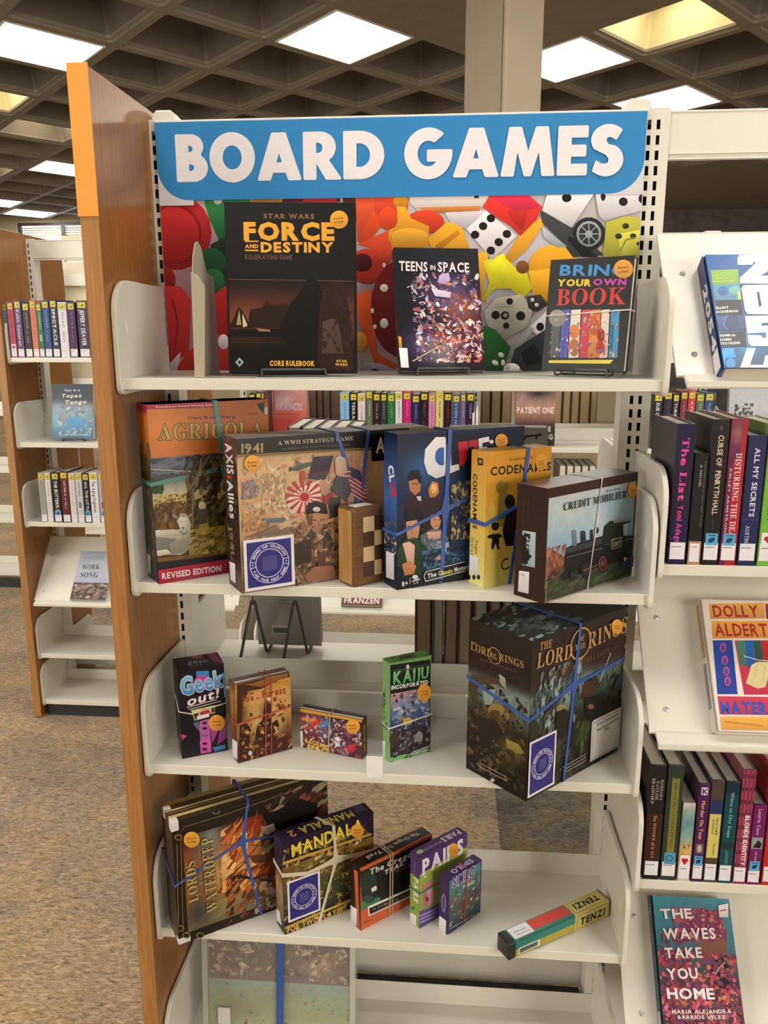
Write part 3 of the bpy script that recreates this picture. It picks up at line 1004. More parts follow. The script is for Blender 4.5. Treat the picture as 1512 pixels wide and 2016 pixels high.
# ------------------------------------------------------------ the blue header sign and its picture panel
sg = thing('header_sign', 'big sign with white capitals on a blue band over a photo of game pieces', 'sign', (0, 0, 0))
MB().box(0.62, -0.14, 62.62, 35.45, -0.03, 80.32).build('board', plain('sign board', '#c9c3ba', rough=0.5), sg)
MB().box(0.5, -0.2, 80.30, 35.5, 0.9, 80.48).build('top_channel', plain('white sign channel', '#e6e2d8', rough=0.4), sg, bevel=0.04)
a = Face(34.9, 17.7, (0.55, -0.14, 62.62)); a.lo = (0.55, -0.14, 62.62)
a.field(0, 0, 34.9, 13.2, 40, 16, [(0, '#a9a2a8'), (1, '#c6c2c8')], [(4, 5, 6, 6, '#a02028', .7), (17, 4, 5, 5, '#7a1e18', .8), (33, 8, 3, 4, '#a09c60', .6)], rough=.04)
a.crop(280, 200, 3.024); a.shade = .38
# left: red counters, green pawns and dice
a.pe(200, 780, 215, 225, '#b4262c'); a.pe(185, 790, 170, 180, '#8c1d22'); a.pe(180, 795, 160, 170, '#c02c30')
a.pp([375, 550, 640, 550, 660, 600, 500, 800, 470, 860, 400, 700, 370, 600], '#2f7a44'); a.pe(450, 590, 24, 24, '#dfe6df'); a.pe(540, 552, 22, 12, '#dfe6df')
a.pp([640, 550, 835, 550, 835, 600, 640, 600], '#c9a92c'); a.pe(740, 590, 75, 38, '#c87f3a')
a.pp([835, 550, 1180, 545, 1180, 600, 835, 600], '#6d2030'); a.pp([940, 548, 1170, 545, 1150, 640, 980, 640], '#b02f34')
a.pe(1230, 660, 60, 90, '#3f8a4f'); a.pp([1180, 545, 1260, 545, 1310, 660, 1290, 730, 1200, 600], '#4a2226')
a.pp([410, 850, 500, 800, 500, 1180, 400, 1170, 380, 1000], '#183026'); a.pe(410, 960, 90, 90, '#1f5233'); a.pe(420, 1070, 75, 75, '#27693e')
a.pp([100, 980, 160, 1000, 200, 1080, 180, 1140, 100, 1150], '#8d2026'); a.pe(150, 1070, 50, 80, '#9c2328')
a.pp([110, 1100, 230, 1100, 290, 1180, 280, 1500, 160, 1560, 130, 1300], '#c22c30'); a.pp([390, 1180, 520, 1080, 520, 1400, 400, 1380], '#b8292d')
a.pp([200, 1620, 260, 1500, 420, 1380, 520, 1400, 520, 1630, 200, 1630], '#bf3028'); a.pp([150, 1560, 230, 1490, 210, 1620, 150, 1620], '#c9b6c4'); a.pe(485, 1430, 32, 45, '#e4dfe2')
a.pl([180, 1180, 215, 1320, 190, 1500], 10, '#8a1c20')
# centre: orange counters, red die, yellow pawns
a.pp([1270, 560, 1512, 545, 1512, 600, 1310, 850, 1280, 830], '#d4502a'); a.pp([1290, 810, 1420, 580, 1500, 560, 1512, 640, 1330, 860], '#e2501f')
a.pe(1340, 980, 110, 105, '#b83524'); a.pe(1310, 960, 60, 55, '#4a1a20')
a.pp([1280, 850, 1480, 760, 1512, 800, 1512, 900, 1440, 1000, 1380, 880], '#cf4526'); a.pe(1495, 800, 30, 50, '#d99a24')
a.pp([1270, 1150, 1360, 1120, 1400, 1500, 1512, 1560, 1512, 1640, 1400, 1620, 1290, 1300], '#c9501f'); a.pe(1300, 1430, 40, 60, '#c78a2a')
a.pe(1540, 1230, 180, 290, '#6e1819'); a.pe(1440, 1110, 24, 24, '#e5dcd8'); a.pe(1370, 1245, 10, 16, '#e5dcd8'); a.pe(1440, 1320, 24, 30, '#e5dcd8'); a.pe(1385, 1340, 10, 14, '#e5dcd8'); a.pe(1440, 975, 10, 14, '#e5dcd8')
a.pp([1290, 1640, 1330, 1550, 1420, 1560, 1512, 1640], '#908c98'); a.pe(1385, 1610, 26, 20, '#1c1a1c')
a.crop(760, 200, 2.607)
a.pp([-60, 455, 120, 455, 110, 560, 0, 640, -60, 560], '#d8472a'); a.pe(10, 600, 48, 60, '#e04a24')
a.pp([130, 455, 520, 455, 530, 540, 250, 570, 160, 560, 120, 520], '#dcd4d2'); a.pp([150, 545, 480, 535, 480, 565, 250, 572], '#c77a3c')
for x in (210, 300, 390): a.pe(x, 458, 34, 26, '#1d191c')
a.pp([452, 455, 476, 455, 476, 496, 452, 496], '#1d191c')
a.pe(200, 620, 100, 62, '#cf3f20'); a.pe(75, 512, 38, 40, '#d79224'); a.pp([55, 540, 100, 540, 130, 600, 220, 640, 222, 740, 120, 770, 30, 760, 20, 690, 60, 620], '#dc9a26')
a.pe(120, 720, 95, 45, '#d08c20'); a.pe(120, 690, 96, 40, '#e3a530')
a.pp([215, 705, 310, 620, 380, 620, 430, 760, 400, 800, 240, 770], '#dfa224'); a.pp([250, 740, 370, 660, 380, 680, 270, 770], '#b87a18')
a.pp([300, 570, 520, 560, 420, 660, 330, 620], '#c5bdc6')
a.pp([430, 790, 530, 760, 500, 960, 520, 1040, 470, 1000], '#e0a528')
a.pe(860, 850, 130, 115, '#d69a20'); a.pp([730, 870, 900, 850, 840, 1040, 760, 1020], '#dfa525')
a.pp([500, 820, 600, 780, 660, 850, 720, 870, 750, 960, 700, 1015, 640, 960, 560, 960, 490, 1030, 530, 930], '#d8cf22'); a.pp([520, 830, 590, 800, 640, 880, 600, 940], '#e6e02c')
a.pe(700, 850, 34, 34, '#7a4a24'); a.pp([610, 800, 700, 660, 790, 600, 815, 620, 720, 760, 640, 830], '#dd9c26')
a.pp([495, 540, 540, 470, 700, 452, 800, 540, 770, 610, 690, 690, 640, 640, 560, 590], '#d83328'); a.pp([540, 500, 690, 455, 790, 540, 680, 570], '#d92f50'); a.pp([620, 560, 730, 560, 700, 660, 650, 620], '#b3241f')
a.pp([412, 655, 515, 562, 670, 690, 545, 815], '#ded8dc')
for x, y in ((538, 600), (498, 640), (457, 684), (620, 680), (578, 722), (538, 765)): a.pe(x, y, 22, 21, '#121013')
a.pp([790, 560, 950, 640, 1120, 790, 960, 800, 900, 720, 800, 620], '#3a3c40'); a.pp([800, 640, 930, 745, 880, 750, 810, 700], '#a9b2bb')
a.pe(1040, 680, 84, 86, '#1c1f22'); a.pe(1040, 680, 64, 66, '#8f959a'); a.pe(1040, 680, 52, 54, '#2a2d30'); a.pe(1040, 682, 20, 20, '#9aa1a6')
for q in range(8):
    t = q * .785; a.pl([1040, 680, 1040 + 56 * math.cos(t), 680 + 58 * math.sin(t)], 5, '#9aa1a6')
a.pp([940, 690, 1090, 800, 1010, 800, 930, 710], '#111315')
a.pp([835, 448, 1062, 448, 1062, 480, 950, 648, 800, 560], '#dedadd'); a.pe(926, 495, 25, 23, '#141215')
a.pp([1070, 450, 1330, 400, 1340, 560, 1120, 612, 1090, 590], '#dcd8de'); a.pe(1113, 487, 13, 24, '#141215'); a.pe(1300, 385, 26, 26, '#141215'); a.pe(1262, 450, 23, 23, '#141215'); a.pe(1216, 515, 23, 22, '#141215'); a.pe(1310, 500, 16, 22, '#141215')
a.pp([1130, 620, 1230, 588, 1330, 600, 1320, 800, 1110, 800], '#aaa83a'); a.pp([1190, 680, 1300, 660, 1300, 790, 1200, 790], '#c5c24a')
for x, y, r in ((1228, 640, 18), (1192, 692, 18), (1266, 690, 16), (1295, 730, 12)): a.pe(x, y, r, r * .8, '#2a2a18')
a.pl([1200, 770, 1230, 710, 1280, 700], 10, '#84822e')
a.pp([500, 1080, 560, 1010, 700, 990, 750, 1080, 720, 1160, 610, 1215, 520, 1150], '#a9a79c'); a.pp([560, 1010, 690, 990, 650, 1060, 560, 1060], '#c2bca8')
for x, y, r in ((634, 1026, 17), (562, 1096, 22), (690, 1100, 24), (616, 1150, 16), (610, 1098, 22)): a.pe(x, y, r, r, '#17181a')
a.pe(612, 1098, 12, 12, '#8f8d84')
a.pp([720, 1000, 790, 990, 830, 1040, 770, 1080, 730, 1060], '#3a3430'); a.pe(750, 1018, 10, 10, '#d8d2c8'); a.pe(772, 1044, 10, 10, '#d8d2c8')
a.pp([735, 1160, 850, 1050, 850, 1270, 800, 1220], '#d5d3d8'); a.pe(790, 1156, 20, 22, '#16151a')
a.pp([600, 1290, 740, 1150, 760, 1170, 640, 1320], '#8a8e92'); a.pp([660, 1270, 830, 1160, 830, 1400, 700, 1400, 640, 1340], '#2a3133'); a.pp([690, 1290, 760, 1240, 800, 1330, 720, 1360], '#121719')
a.pp([500, 1150, 560, 1170, 640, 1260, 600, 1400, 510, 1400, 480, 1300], '#1f5a2c'); a.pe(590, 1300, 16, 12, '#d5e0d2', rot=30); a.pe(560, 1340, 18, 12, '#d5e0d2', rot=30); a.pe(600, 1340, 10, 16, '#d5e0d2')
a.pe(645, 1372, 42, 30, '#e6e6e8'); a.pe(622, 1362, 16, 14, '#bfc0c4')
a.pp([1000, 1100, 1290, 1000, 1290, 1410, 900, 1410], '#8c8a86')
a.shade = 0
# the blue band with its rounded lower corners
BL = '#2f82be'
P = [(0, 17.7), (34.9, 17.7), (34.9, 13.7)]
yb = 12.35; r = 2.3
P = [(0, 17.7), (0, yb + r)] + [(r - r * math.cos(t * .157), yb + r - r * math.sin(t * .157)) for t in range(1, 10)] + [(r, yb), (34.9 - r, yb)] + \
    [(34.9 - r + r * math.sin(t * .157), yb + r - r * math.cos(t * .157)) for t in range(1, 10)] + [(34.9, yb + r), (34.9, 17.7)]
a.rect(0, 12.0, 2.6, 3.2, '#d2cdd0'); a.rect(32.3, 12.3, 2.6, 2.3, '#cfcccf')
a.poly(P, BL)
# lettering cut by hand: heavy geometric capitals
def arc(cx, cy, rx, ry, a0, a1, n=14):
    return [(cx + rx * math.cos(math.radians(a0 + (a1 - a0) * i / n)), cy + ry * math.sin(math.radians(a0 + (a1 - a0) * i / n))) for i in range(n + 1)]
def letters(ch):
    if ch == 'B':
        return .66, [([(0, 0), (.36, 0)] + arc(.37, .29, .29, .29, -90, 62, 10) + arc(.33, .755, .245, .245, -38, 90, 9) + [(0, 1)], [[(.24, .19), (.24, .39)] + arc(.30, .29, .1, .1, 90, -90, 6), [(.24, .61), (.24, .80)] + arc(.29, .705, .095, .095, 90, -90, 6)])]
    if ch == 'O':
        return .96, [(arc(.48, .5, .48, .53, 0, 345, 28), [arc(.48, .5, .235, .29, 0, 345, 20)])]
    if ch == 'A':
        return .92, [([(0, 0), (.25, 0), (.31, .17), (.61, .17), (.67, 0), (.92, 0), (.6, 1), (.32, 1)], [[(.37, .35), (.46, .66), (.55, .35)]])]
    if ch == 'R':
        return .78, [([(0, 0), (.24, 0), (.24, .37), (.27, .37), (.48, 0), (.78, 0), (.51, .41)] + arc(.36, .69, .31, .31, -50, 90, 10) + [(0, 1)], [[(.24, .54), (.24, .81)] + arc(.31, .675, .115, .135, 90, -90, 7)])]
    if ch == 'D':
        return .84, [([(0, 0), (.34, 0)] + arc(.34, .5, .5, .5, -90, 90, 18) + [(0, 1)], [[(.24, .22), (.24, .78)] + arc(.33, .5, .25, .28, 90, -90, 12)])]
    if ch == 'G':
        return .96, [(arc(.5, .5, .49, .53, 52, 305, 24) + arc(.5, .5, .49, .53, 305, 364, 6) + [(.99, .56), (.49, .56), (.49, .35), (.71, .35)] + arc(.5, .5, .24, .29, 318, 58, 16)[:0] + arc(.5, .5, .25, .3, 318, 55 , 16)[::1][:1] + arc(.5, .5, .25, .3, 310, 60, 18)[1:], [])]
    if ch == 'M':
        return 1.08, [([(0, 0), (.23, 0), (.31, .6), (.48, 0), (.60, 0), (.77, .6), (.85, 0), (1.08, 0), (.93, 1), (.70, 1), (.54, .44), (.38, 1), (.15, 1)], [])]
    if ch == 'E':
        return .58, [([(0, 0), (.58, 0), (.58, .2), (.24, .2), (.24, .4), (.55, .4), (.55, .6), (.24, .6), (.24, .8), (.58, .8), (.58, 1), (0, 1)], [])]
    if ch == 'S':
        o = [(.06, .07)] + arc(.32, .29, .33, .32, -118, 62, 14) + [(.34, .60), (.28, .69), (.30, .78), (.38, .80), (.50, .74), (.60, .92)] + arc(.34, .72, .33, .30, 62, 215, 10) + [(.20, .48), (.32, .42), (.39, .33), (.38, .22), (.30, .19), (.2, .2), (.12, .26)]
        return .66, [(o, [])]
def word(txt, x, y, x1, y1, h, lead=.09):
    ws = [letters(c)[0] for c in txt]; tot = sum(ws) + lead * (len(txt) - 1)
    sx = math.hypot(x1 - x, y1 - y) / tot; pen = 0; ang = math.atan2(y1 - y, x1 - x)
    for c in txt:
        wd, shp = letters(c)
        for o, hs in shp:
            f = lambda p: (x + (p[0] + pen) * sx * math.cos(ang) - p[1] * h * math.sin(ang), y + (p[0] + pen) * sx * math.sin(ang) + p[1] * h * math.cos(ang))
            e = .026 * h
            for dx, dy in ((e, 0), (-e, 0), (0, e), (0, -e), (.7 * e, .7 * e), (-.7 * e, .7 * e), (.7 * e, -.7 * e), (-.7 * e, -.7 * e)):
                g = lambda p: (f(p)[0] + dx, f(p)[1] + dy)
                a.poly([g(p) for p in o], '#e3dfe2', [[g(p) for p in hh] for hh in hs])
        pen += wd + lead
a.crop(0, 0, 1)
p0, p1 = a.P(352, 357), a.P(755, 351)
word('BOARD', p0[0], p0[1], p1[0], p1[1], a.P(352, 268)[1] - a.P(352, 357)[1])
p0, p1 = a.P(797, 350), a.P(1223, 343)
word('GAMES', p0[0], p0[1], p1[0], p1[1], a.P(870, 257)[1] - a.P(870, 349)[1])
a.on(sg, SATIN, name='poster_print')

# orange paper strip wrapped on the front edge of the end panel
ps = tag(MB().box(-1.28, -10.1, 72.6, 0.05, -10.02, 81.42).build('paper_strip', plain('orange paper', '#eb9d36', rough=0.6, noise=0.03)), 'orange paper strip stuck on the upper front edge of the oak end panel', 'paper strip')

# ------------------------------------------------------------ top shelf: bookend, three books on black wire easels
def hardback(name, label, cat, N, z, yaw, lean, w, h, d, cover, group=None, page_side='right', sq=0.12, paper=None):
    """hard cover book seen from its front: two boards, spine, page block set in"""
    t = thing(name, label, cat, (N[0], N[1], z), yaw, group, lean)
    m = MB(); b = 0.1
    m.box(0, 0, 0, w, b, h); m.box(0, d - b, 0, w, d, h); m.box(0, b, 0, b, d - b, h)
    m.build('cover', cover, t, bevel=0.04)
    MB().box(b, b, sq, w - sq, d - b, h - sq).build('pages', paper or PAPERW, t)
    return t

def easel(label, N, z, yaw, w=4.4, lean=12, d=0.9, group=None, back=5.0):
    """small black wire book easel"""
    t = thing('book_easel', label, 'easel', (N[0], N[1], z), yaw, group)
    m = MB(); r = 0.075; s = math.tan(math.radians(lean))
    for sx in (-w / 2, w / 2):
        m2 = MB()
        D = d + 0.16
        m2.tube([(sx, -.2, 0.5), (sx, -.2, 0.3), (sx, -.12, 0.14), (sx, 0.1, 0.12), (sx, D - .15, 0.12), (sx, D, 0.3), (sx, D + (back - .3) * s, back), (sx, D + .12 + (back - .2) * s, back + .12), (sx, D + .3 + (back - .4) * s, back), (sx, D + 2.2, 0.1)], r, 8)
        m2.build('side_wire', BLACK, t, smooth=True)
    MB().tube([(-w / 2, -.2, 0.5), (w / 2, -.2, 0.5)], r, 8).build('front_bar', BLACK, t, smooth=True)
    MB().tube([(-w / 2, d + .3, 0.12), (w / 2, d + .3, 0.12)], r, 8).build('cross_bar', BLACK, t, smooth=True)
    return t

# bookend: bent sheet steel
t = thing('bookend', 'grey sheet steel bookend standing alone at the left of the top shelf', 'bookend', (5.2, -8.3, 62.52))
m = MB()
P = [(0, 0, 0), (0, 0.15, 6.4), (0, .5, 7.8), (0, 1.1, 8.7), (0, 1.7, 8.9), (0, 2.4, 8.5), (0, 3.4, 7.0), (0, 4.9, 6.8), (0, 5.4, 0)]
m.prism(P, (0.07, 0, 0), (0, 0, 0)); m.build('upright_plate', STEELG, t, bevel=0.02)
m = MB(); m.prism([(0.6, -.05, 0), (0.9, 0, 5.9), (.45, .02, 6.6), (0, 0, 6.8), (-.1, 0, 0)], (0, 0.06, 0), (0, 0, 0)); m.build('front_flange', STEELG, t, bevel=0.02)
MB().box(-.1, 0, 0, 3.9, 5.4, 0.05).build('foot_plate', STEELG, t, bevel=0.02)

# big black rulebook
Nf, zf, yf, lf = (7.26, -7.57), 62.76, 7.3, 5.6
fb = hardback('book', 'large black hardcover rulebook with big yellow title on the top shelf', 'book', Nf, zf, yf, lf, 8.7, 11.16, 1.1, plain('black book cloth', '#101012', rough=0.4))
a = F_(Nf, zf - .01, yf, 8.7, 11.16, 1.1, 'front', (280, 200, 3.024), lf)
a.rect(0, 0, a.w, a.h, '#0f0f11')
a.field(.15, .2, 8.5, 11, 24, 30, [(0, '#0a0908'), (.1, '#0c0b0b'), (.2, '#120d0b'), (.33, '#3a1e15'), (.42, '#47241b'), (.5, '#2a1a16'), (.56, '#131112'), (1, '#111214')], [(1.2, 3.6, 2.2, 1.0, '#8a4a34', .8), (7.9, 3.3, 1, 1.4, '#7a4a35', .5)], rough=.1, seed=3)
a.pt('STAR WARS', 722, 695, 1025, 697, 30, '#7d5f45', style='heavy')
a.pt('FORCE', 606, 820, 1143, 822, 108, '#e0a032', style='heavy', out='#e8b24a', ow=.01)
a.pt('DESTINY', 706, 895, 1140, 896, 62, '#e0a032', style='heavy')
a.pp([612, 828, 692, 828, 692, 836, 612, 836], '#d89a30'); a.pt('AND', 612, 872, 692, 872, 24, '#e0a032', style='heavy'); a.pp([612, 882, 692, 882, 692, 891, 612, 891], '#d89a30')
a.pt('ROLEPLAYING GAME', 612, 938, 893, 940, 28, '#5e4a3c', style='heavy')
a.pl([512, 1057, 1262, 1070], 3, '#6b5a4c'); a.pl([515, 1434, 905, 1437], 2, '#4a3a30')
# ruined skyline
a.pp([520, 1345, 560, 1250, 575, 1225, 600, 1250, 640, 1330, 660, 1350], '#1c120e'); a.pp([560, 1330, 578, 1240, 590, 1330], '#a58a5c'); a.pp([600, 1345, 596, 1260, 628, 1335], '#c9b88a')
a.pp([630, 1345, 640, 1240, 715, 1225, 740, 1185, 770, 1210, 870, 1205, 880, 1250, 960, 1300, 960, 1350], '#241510')
for x in (735, 760, 790, 815): a.pl([x, 1150, x, 1215], 2, '#4c3026')
a.pp([520, 1352, 960, 1352, 1030, 1400, 520, 1400], '#0f0b0a'); a.pp([680, 1352, 760, 1358, 765, 1370, 700, 1368], '#8f7356')
a.pp([880, 1210, 960, 1100, 990, 1040, 1040, 1060, 1100, 1200, 1080, 1600, 900, 1600, 820, 1330], '#0d0b0c')
a.pp([1040, 1500, 1060, 1200, 1110, 1080, 1170, 1070, 1215, 1140, 1240, 1300, 1260, 1600, 1060, 1600], '#2a1915'); a.pp([1070, 1500, 1075, 1310, 1140, 1290, 1170, 1330, 1200, 1500], '#4a3830')
a.dabs((1050, 1100, 1250, 1600), 26, ['#1c1210', '#382420', '#2c1c18'], .1, .35, 4, asp=.5, rot=0)
a.pp([580, 1525, 605, 1552, 580, 1580, 555, 1552], '#9aa7ad'); a.pp([580, 1538, 592, 1552, 580, 1565, 568, 1552], '#1c2024')
a.pt('CORE RULEBOOK', 760, 1572, 1027, 1574, 32, '#d9a23a', style='heavy')
a.pt('STAR', 1156, 1552, 1220, 1552, 15, '#d9a23a', style='heavy'); a.pt('WARS', 1150, 1572, 1222, 1573, 15, '#d9a23a', style='heavy')
a.sticker(1172, 704, 54); a.on(fb)

# second book: dark cover with a burst of painted figures
Nt, zt, yt, lt = (18.7, -5.5), 62.84, 13.5, 18
tb = hardback('book', 'dark hardcover with white title over a swirling violet, orange and white space scene', 'book', Nt, zt, yt, lt, 6.1, 8.85, .8, plain('near black book cloth', '#14141c', rough=0.3))
a = F_(Nt, zt - .01, yt, 6.1, 8.85, .8, 'front', (760, 200, 2.607), lt)
a.field(0, 0, 6.1, 8.85, 26, 34, [(0, '#131018'), (1, '#17171f')], [(3.8, 5.6, 1.7, 1.5, '#5b4a78', .8), (4.6, 4.4, 1.3, 1.0, '#a25a35', .8), (5.0, 2.4, 1.2, 1.4, '#6d1f4c', .8), (1.7, 2, 1.3, 1.2, '#4a3a66', .7), (3, 1.6, 1.2, 1.0, '#b8b0b8', .5)], rough=.16, seed=5)
a.dabs((150, 880, 500, 1330), 90, ['#8e84a8', '#cfc6d6', '#5a5290', '#a34c40', '#d88a4a', '#e8e0dc', '#443a66', '#2a2340', '#7a3050'], .05, .26, 7, asp=1.6)
a.dabs((250, 1120, 480, 1340), 60, ['#e6dcd6', '#c43c36', '#d8d0d6', '#7d2a4e', '#b8a89a', '#2a2036', '#e8945a'], .05, .2, 9, asp=1.5)
a.pl([165, 1150, 345, 1240], 4, '#c8324a'); a.pl([135, 1335, 275, 1255], 4, '#d8c888'); a.pl([520, 1290, 450, 1240], 3, '#d8cbb0')
a.pp([275, 890, 320, 880, 330, 920, 300, 940, 262, 930], '#b9a3c9'); a.pp([230, 960, 330, 980, 330, 1010, 250, 1000], '#cfc3d8')
for x, y in ((120, 950), (170, 955), (205, 950), (180, 1000), (185, 1070), (235, 1080)): a.pl([x - 14, y + 6, x + 16, y - 5], 4, '#b8c4c6')
a.pt('TEENS', 66, 868, 212, 874, 50, '#dcd6d8', style='bold'); a.pt('IN', 226, 866, 252, 867, 26, '#dcd6d8', style='bold'); a.pt('SPACE', 265, 874, 426, 878, 50, '#dcd6d8', style='bold')
a.pp([60, 1205, 78, 1210, 82, 1262, 66, 1265], '#c9873c'); a.pp([65, 1265, 108, 1268, 116, 1368, 76, 1366], '#e4e2e0')
a.on(tb)

# third book
Nb, zb, yb_, lb = (28.41, -5.13), 62.9, -31, 6
bb = hardback('book', 'black softcover with a multicoloured four-word title and a row of painted book spines', 'book', Nb, zb, yb_, lb, 5.72, 7.32, .75, plain('black card cover', '#131315', rough=0.35))
a = F_(Nb, zb - .01, yb_, 5.72, 7.32, .75, 'front', (760, 200, 2.607), lb)
a.rect(0, 0, a.w, a.h, '#151517')
a.pt('BRING', 890, 892, 1235, 892, 58, '#3b8fd0', style='bold')
a.pt('YOUR', 878, 946, 1052, 946, 36, '#e2cc2c', style='heavy'); a.pt('OWN', 1062, 941, 1232, 941, 34, '#c33ba6', style='heavy')
a.pt('BOOK', 872, 1046, 1228, 1040, 84, '#c8332f', style='serif')
for x0, x1, c in ((846, 890, '#4c5a58'), (894, 936, '#4a55b0'), (940, 992, '#d8cfc2'), (996, 1040, '#c23a4e'), (1040, 1096, '#d5752c'), (1098, 1140, '#d8cdbc'), (1146, 1192, '#3f8fc0')):
    a.pp([x0 + 10, 1070, x1 + 8, 1066, x1 - 4, 1314, x0 - 4, 1316], c)
a.pe(880, 1112, 44, 44, '#8b8a86'); a.pe(968, 1180, 26, 36, '#cf7a3a'); a.pe(966, 1262, 26, 46, '#a8643a'); a.pe(1070, 1150, 26, 50, '#b9581e'); a.pe(1066, 1250, 24, 50, '#c98236'); a.pe(1104, 1200, 20, 36, '#8e1f1c'); a.pe(1100, 1262, 24, 34, '#a82822')
a.dabs((850, 1080, 1185, 1310), 40, ['#6c7a74', '#3a468f', '#e6e0d4', '#b33a44', '#e0904a', '#7ab0cc', '#8a2a24'], .04, .13, 2, asp=1.4, rot=80)
a.pt('GRANDSTAND', 1158, 1148, 1148, 1272, 14, '#1a4a70', style='bold')
a.pp([838, 1328, 1168, 1326, 1150, 1346, 836, 1342], '#d8c53c')
a.sticker(1220, 860, 50, 48); a.on(bb)
w_, d_ = 5.7, .75
band(bb, 'elastic_string', wrap_h(w_, d_, 3.62, 3.95), .045, WHITEB, 1, label='white elastic string')
easel('black wire easel holding the large black rulebook', (11.6, -7.01), 62.52, 7.3, w=4.3, lean=6.5, d=1.15)
easel('black wire easel holding the small dark space book', (21.67, -4.79), 62.52, 13.5, w=3.6, lean=19, d=.88)
easel('black wire easel holding the black softcover at the right', (30.86, -6.6), 62.52, -31, w=3.6, lean=7, d=.8)

# ------------------------------------------------------------ second shelf
CA = (240, 740, 2.908); CB = (740, 740, 2.7)
z = 48.3
# -- farming game in an orange and dark box
Nn, ya, w, h, d = (2.05, -9.35), 37, 8.75, 12.45, 2.4
t = carton('game_box', 'tall game box, orange top with painted white sheep below, teal band, at the left end', 'game box', Nn, z, ya, w, h, d, plain('dark printed card', '#2b2620', rough=0.45))
a = F_(Nn, z, ya, w, h, d, 'front', CA)
a.rect(0, 0, w, h, '#2a2418')
a.field(0, 1.2, w, 7.9, 26, 30, [(0, '#3a2c14'), (.2, '#6d5a24'), (.38, '#8a6f2c'), (.5, '#4d3716'), (.62, '#5d4418'), (.66, '#c7b268'), (.78, '#b3ab8a'), (.86, '#8c8b80'), (.93, '#4a4a4c'), (1, '#2a2c34')], [(5.0, 2.2, 1.8, 1.2, '#8c7426', .8), (8, 4, 1.5, 3, '#241c14', .9)], rough=.13, seed=11)
a.dabs((150, 440, 580, 540), 26, ['#3c4254', '#2a2e3a', '#5c6470', '#6e7078'], .1, .5, 3, asp=3, rot=-6)
a.pl([160, 535, 400, 548, 500, 540], 4, '#b9b7aa')
a.pp([0, 0, 900, 0, 900, 400, 540, 422, 300, 425, 160, 425, 80, 400], '#c9752a')
a.field(.05, h - 3.6, w - .05, h - .03, 18, 8, [(0, '#b9682a'), (1, '#a8602a')], [(1.5, h - 1.5, 2, 2, '#d8832f', .8), (7, h - 2, 2, 2, '#96562a', .5)], rough=.04)
a.pp([60, 142, 546, 142, 544, 180, 60, 196], '#9c1f3e'); a.pt("Rosenberg's Award Winning Game", 195, 183, 525, 170, 11, '#d8b9bc', style='bold')
a.pt('Uwe Rosenberg', 380, 250, 648, 240, 18, '#3a3a46', style='bold')
# big uncial-like title, outlined
a.pt('AGRICOLA', 208, 368, 806, 350, 88, '#b39a52', style='serif', out='#3a2f14', ow=.045)
a.pp([770, 160, 815, 150, 815, 215, 790, 195], '#221d18'); a.pe(825, 200, 12, 22, '#b9b3a8')
a.pt('Return to Desk', 725, 220, 780, 218, 8, '#4a2c14')
# tree, fence and field
a.pp([152, 600, 175, 585, 225, 610, 236, 640, 200, 675, 160, 670], '#22401f'); a.dabs((150, 590, 235, 675), 14, ['#2f5226', '#1c3318'], .08, .2, 4)
a.dabs((165, 690, 400, 740), 40, ['#b9a24c', '#6d5a24', '#8f7a34', '#4a3a18', '#c8b878'], .06, .16, 6)
a.dabs((165, 735, 400, 885), 60, ['#5a3a18', '#3e2812', '#7a5a2a', '#8c7238', '#4a3014'], .08, .2, 8, asp=2.2, rot=80)
for x in range(175, 400, 22): a.pl([x, 770, x + 4, 880], 5, '#6b4c22')
a.dabs((380, 460, 580, 900), 60, ['#1e1812', '#3a2e1e', '#5a4828', '#2c2418', '#74643a'], .1, .35, 9, asp=2, rot=60)
a.pl([380, 650, 480, 480, 500, 460, 520, 520], 9, '#6e5a30'); a.pl([405, 640, 400, 870], 12, '#7a693a'); a.pl([450, 470, 440, 560, 380, 660], 6, '#8a7844')
# figure in a long skirt, kept plain
a.pp([436, 730, 476, 728, 492, 850, 506, 925, 470, 945, 432, 935, 440, 850], '#9c8c3c'); a.pp([425, 760, 486, 756, 486, 840, 430, 850], '#4a4434'); a.pe(455, 740, 20, 22, '#cdbf94')
a.dabs((380, 880, 590, 1010), 30, ['#8f7a2c', '#b39a3c', '#5a4a1e', '#a08a4a'], .1, .4, 3, asp=2, rot=20)
# the sheep
a.pp([165, 890, 200, 880, 300, 880, 345, 870, 385, 900, 392, 950, 370, 1000, 330, 1025, 270, 1020, 190, 1030, 175, 980], '#a8a392'); a.pp([175, 920, 300, 930, 340, 960, 300, 1010, 200, 1010], '#77746a')
a.pp([265, 960, 310, 940, 385, 915, 390, 960, 355, 1005, 285, 1018], '#8d897b'); a.pp([190, 1000, 255, 990, 280, 1015, 205, 1030], '#c9c3ac'); a.pp([170, 885, 300, 876, 330, 900, 180, 915], '#c4bfae')
a.pp([310, 830, 330, 800, 375, 800, 392, 850, 385, 905, 340, 900], '#b5b09f'); a.pp([318, 815, 345, 800, 372, 815, 368, 860, 348, 882, 330, 868], '#cfcab8'); a.pe(347, 796, 24, 11, '#a39e8c')
a.pp([280, 790, 305, 795, 318, 815, 295, 812], '#8f8a78'); a.pp([404, 780, 380, 790, 372, 812, 395, 800], '#8f8a78'); a.pe(347, 868, 6, 5, '#3c382e'); a.pl([330, 830, 338, 832], 3, '#3c382e'); a.pl([358, 830, 366, 828], 3, '#3c382e'); a.pl([330, 890, 350, 905, 375, 890], 4, '#2c2820')
a.pp([185, 1040, 600, 1005, 600, 1020, 190, 1066], '#6d5224'); a.pp([190, 1066, 600, 1018, 600, 1050, 195, 1105], '#1c1720')
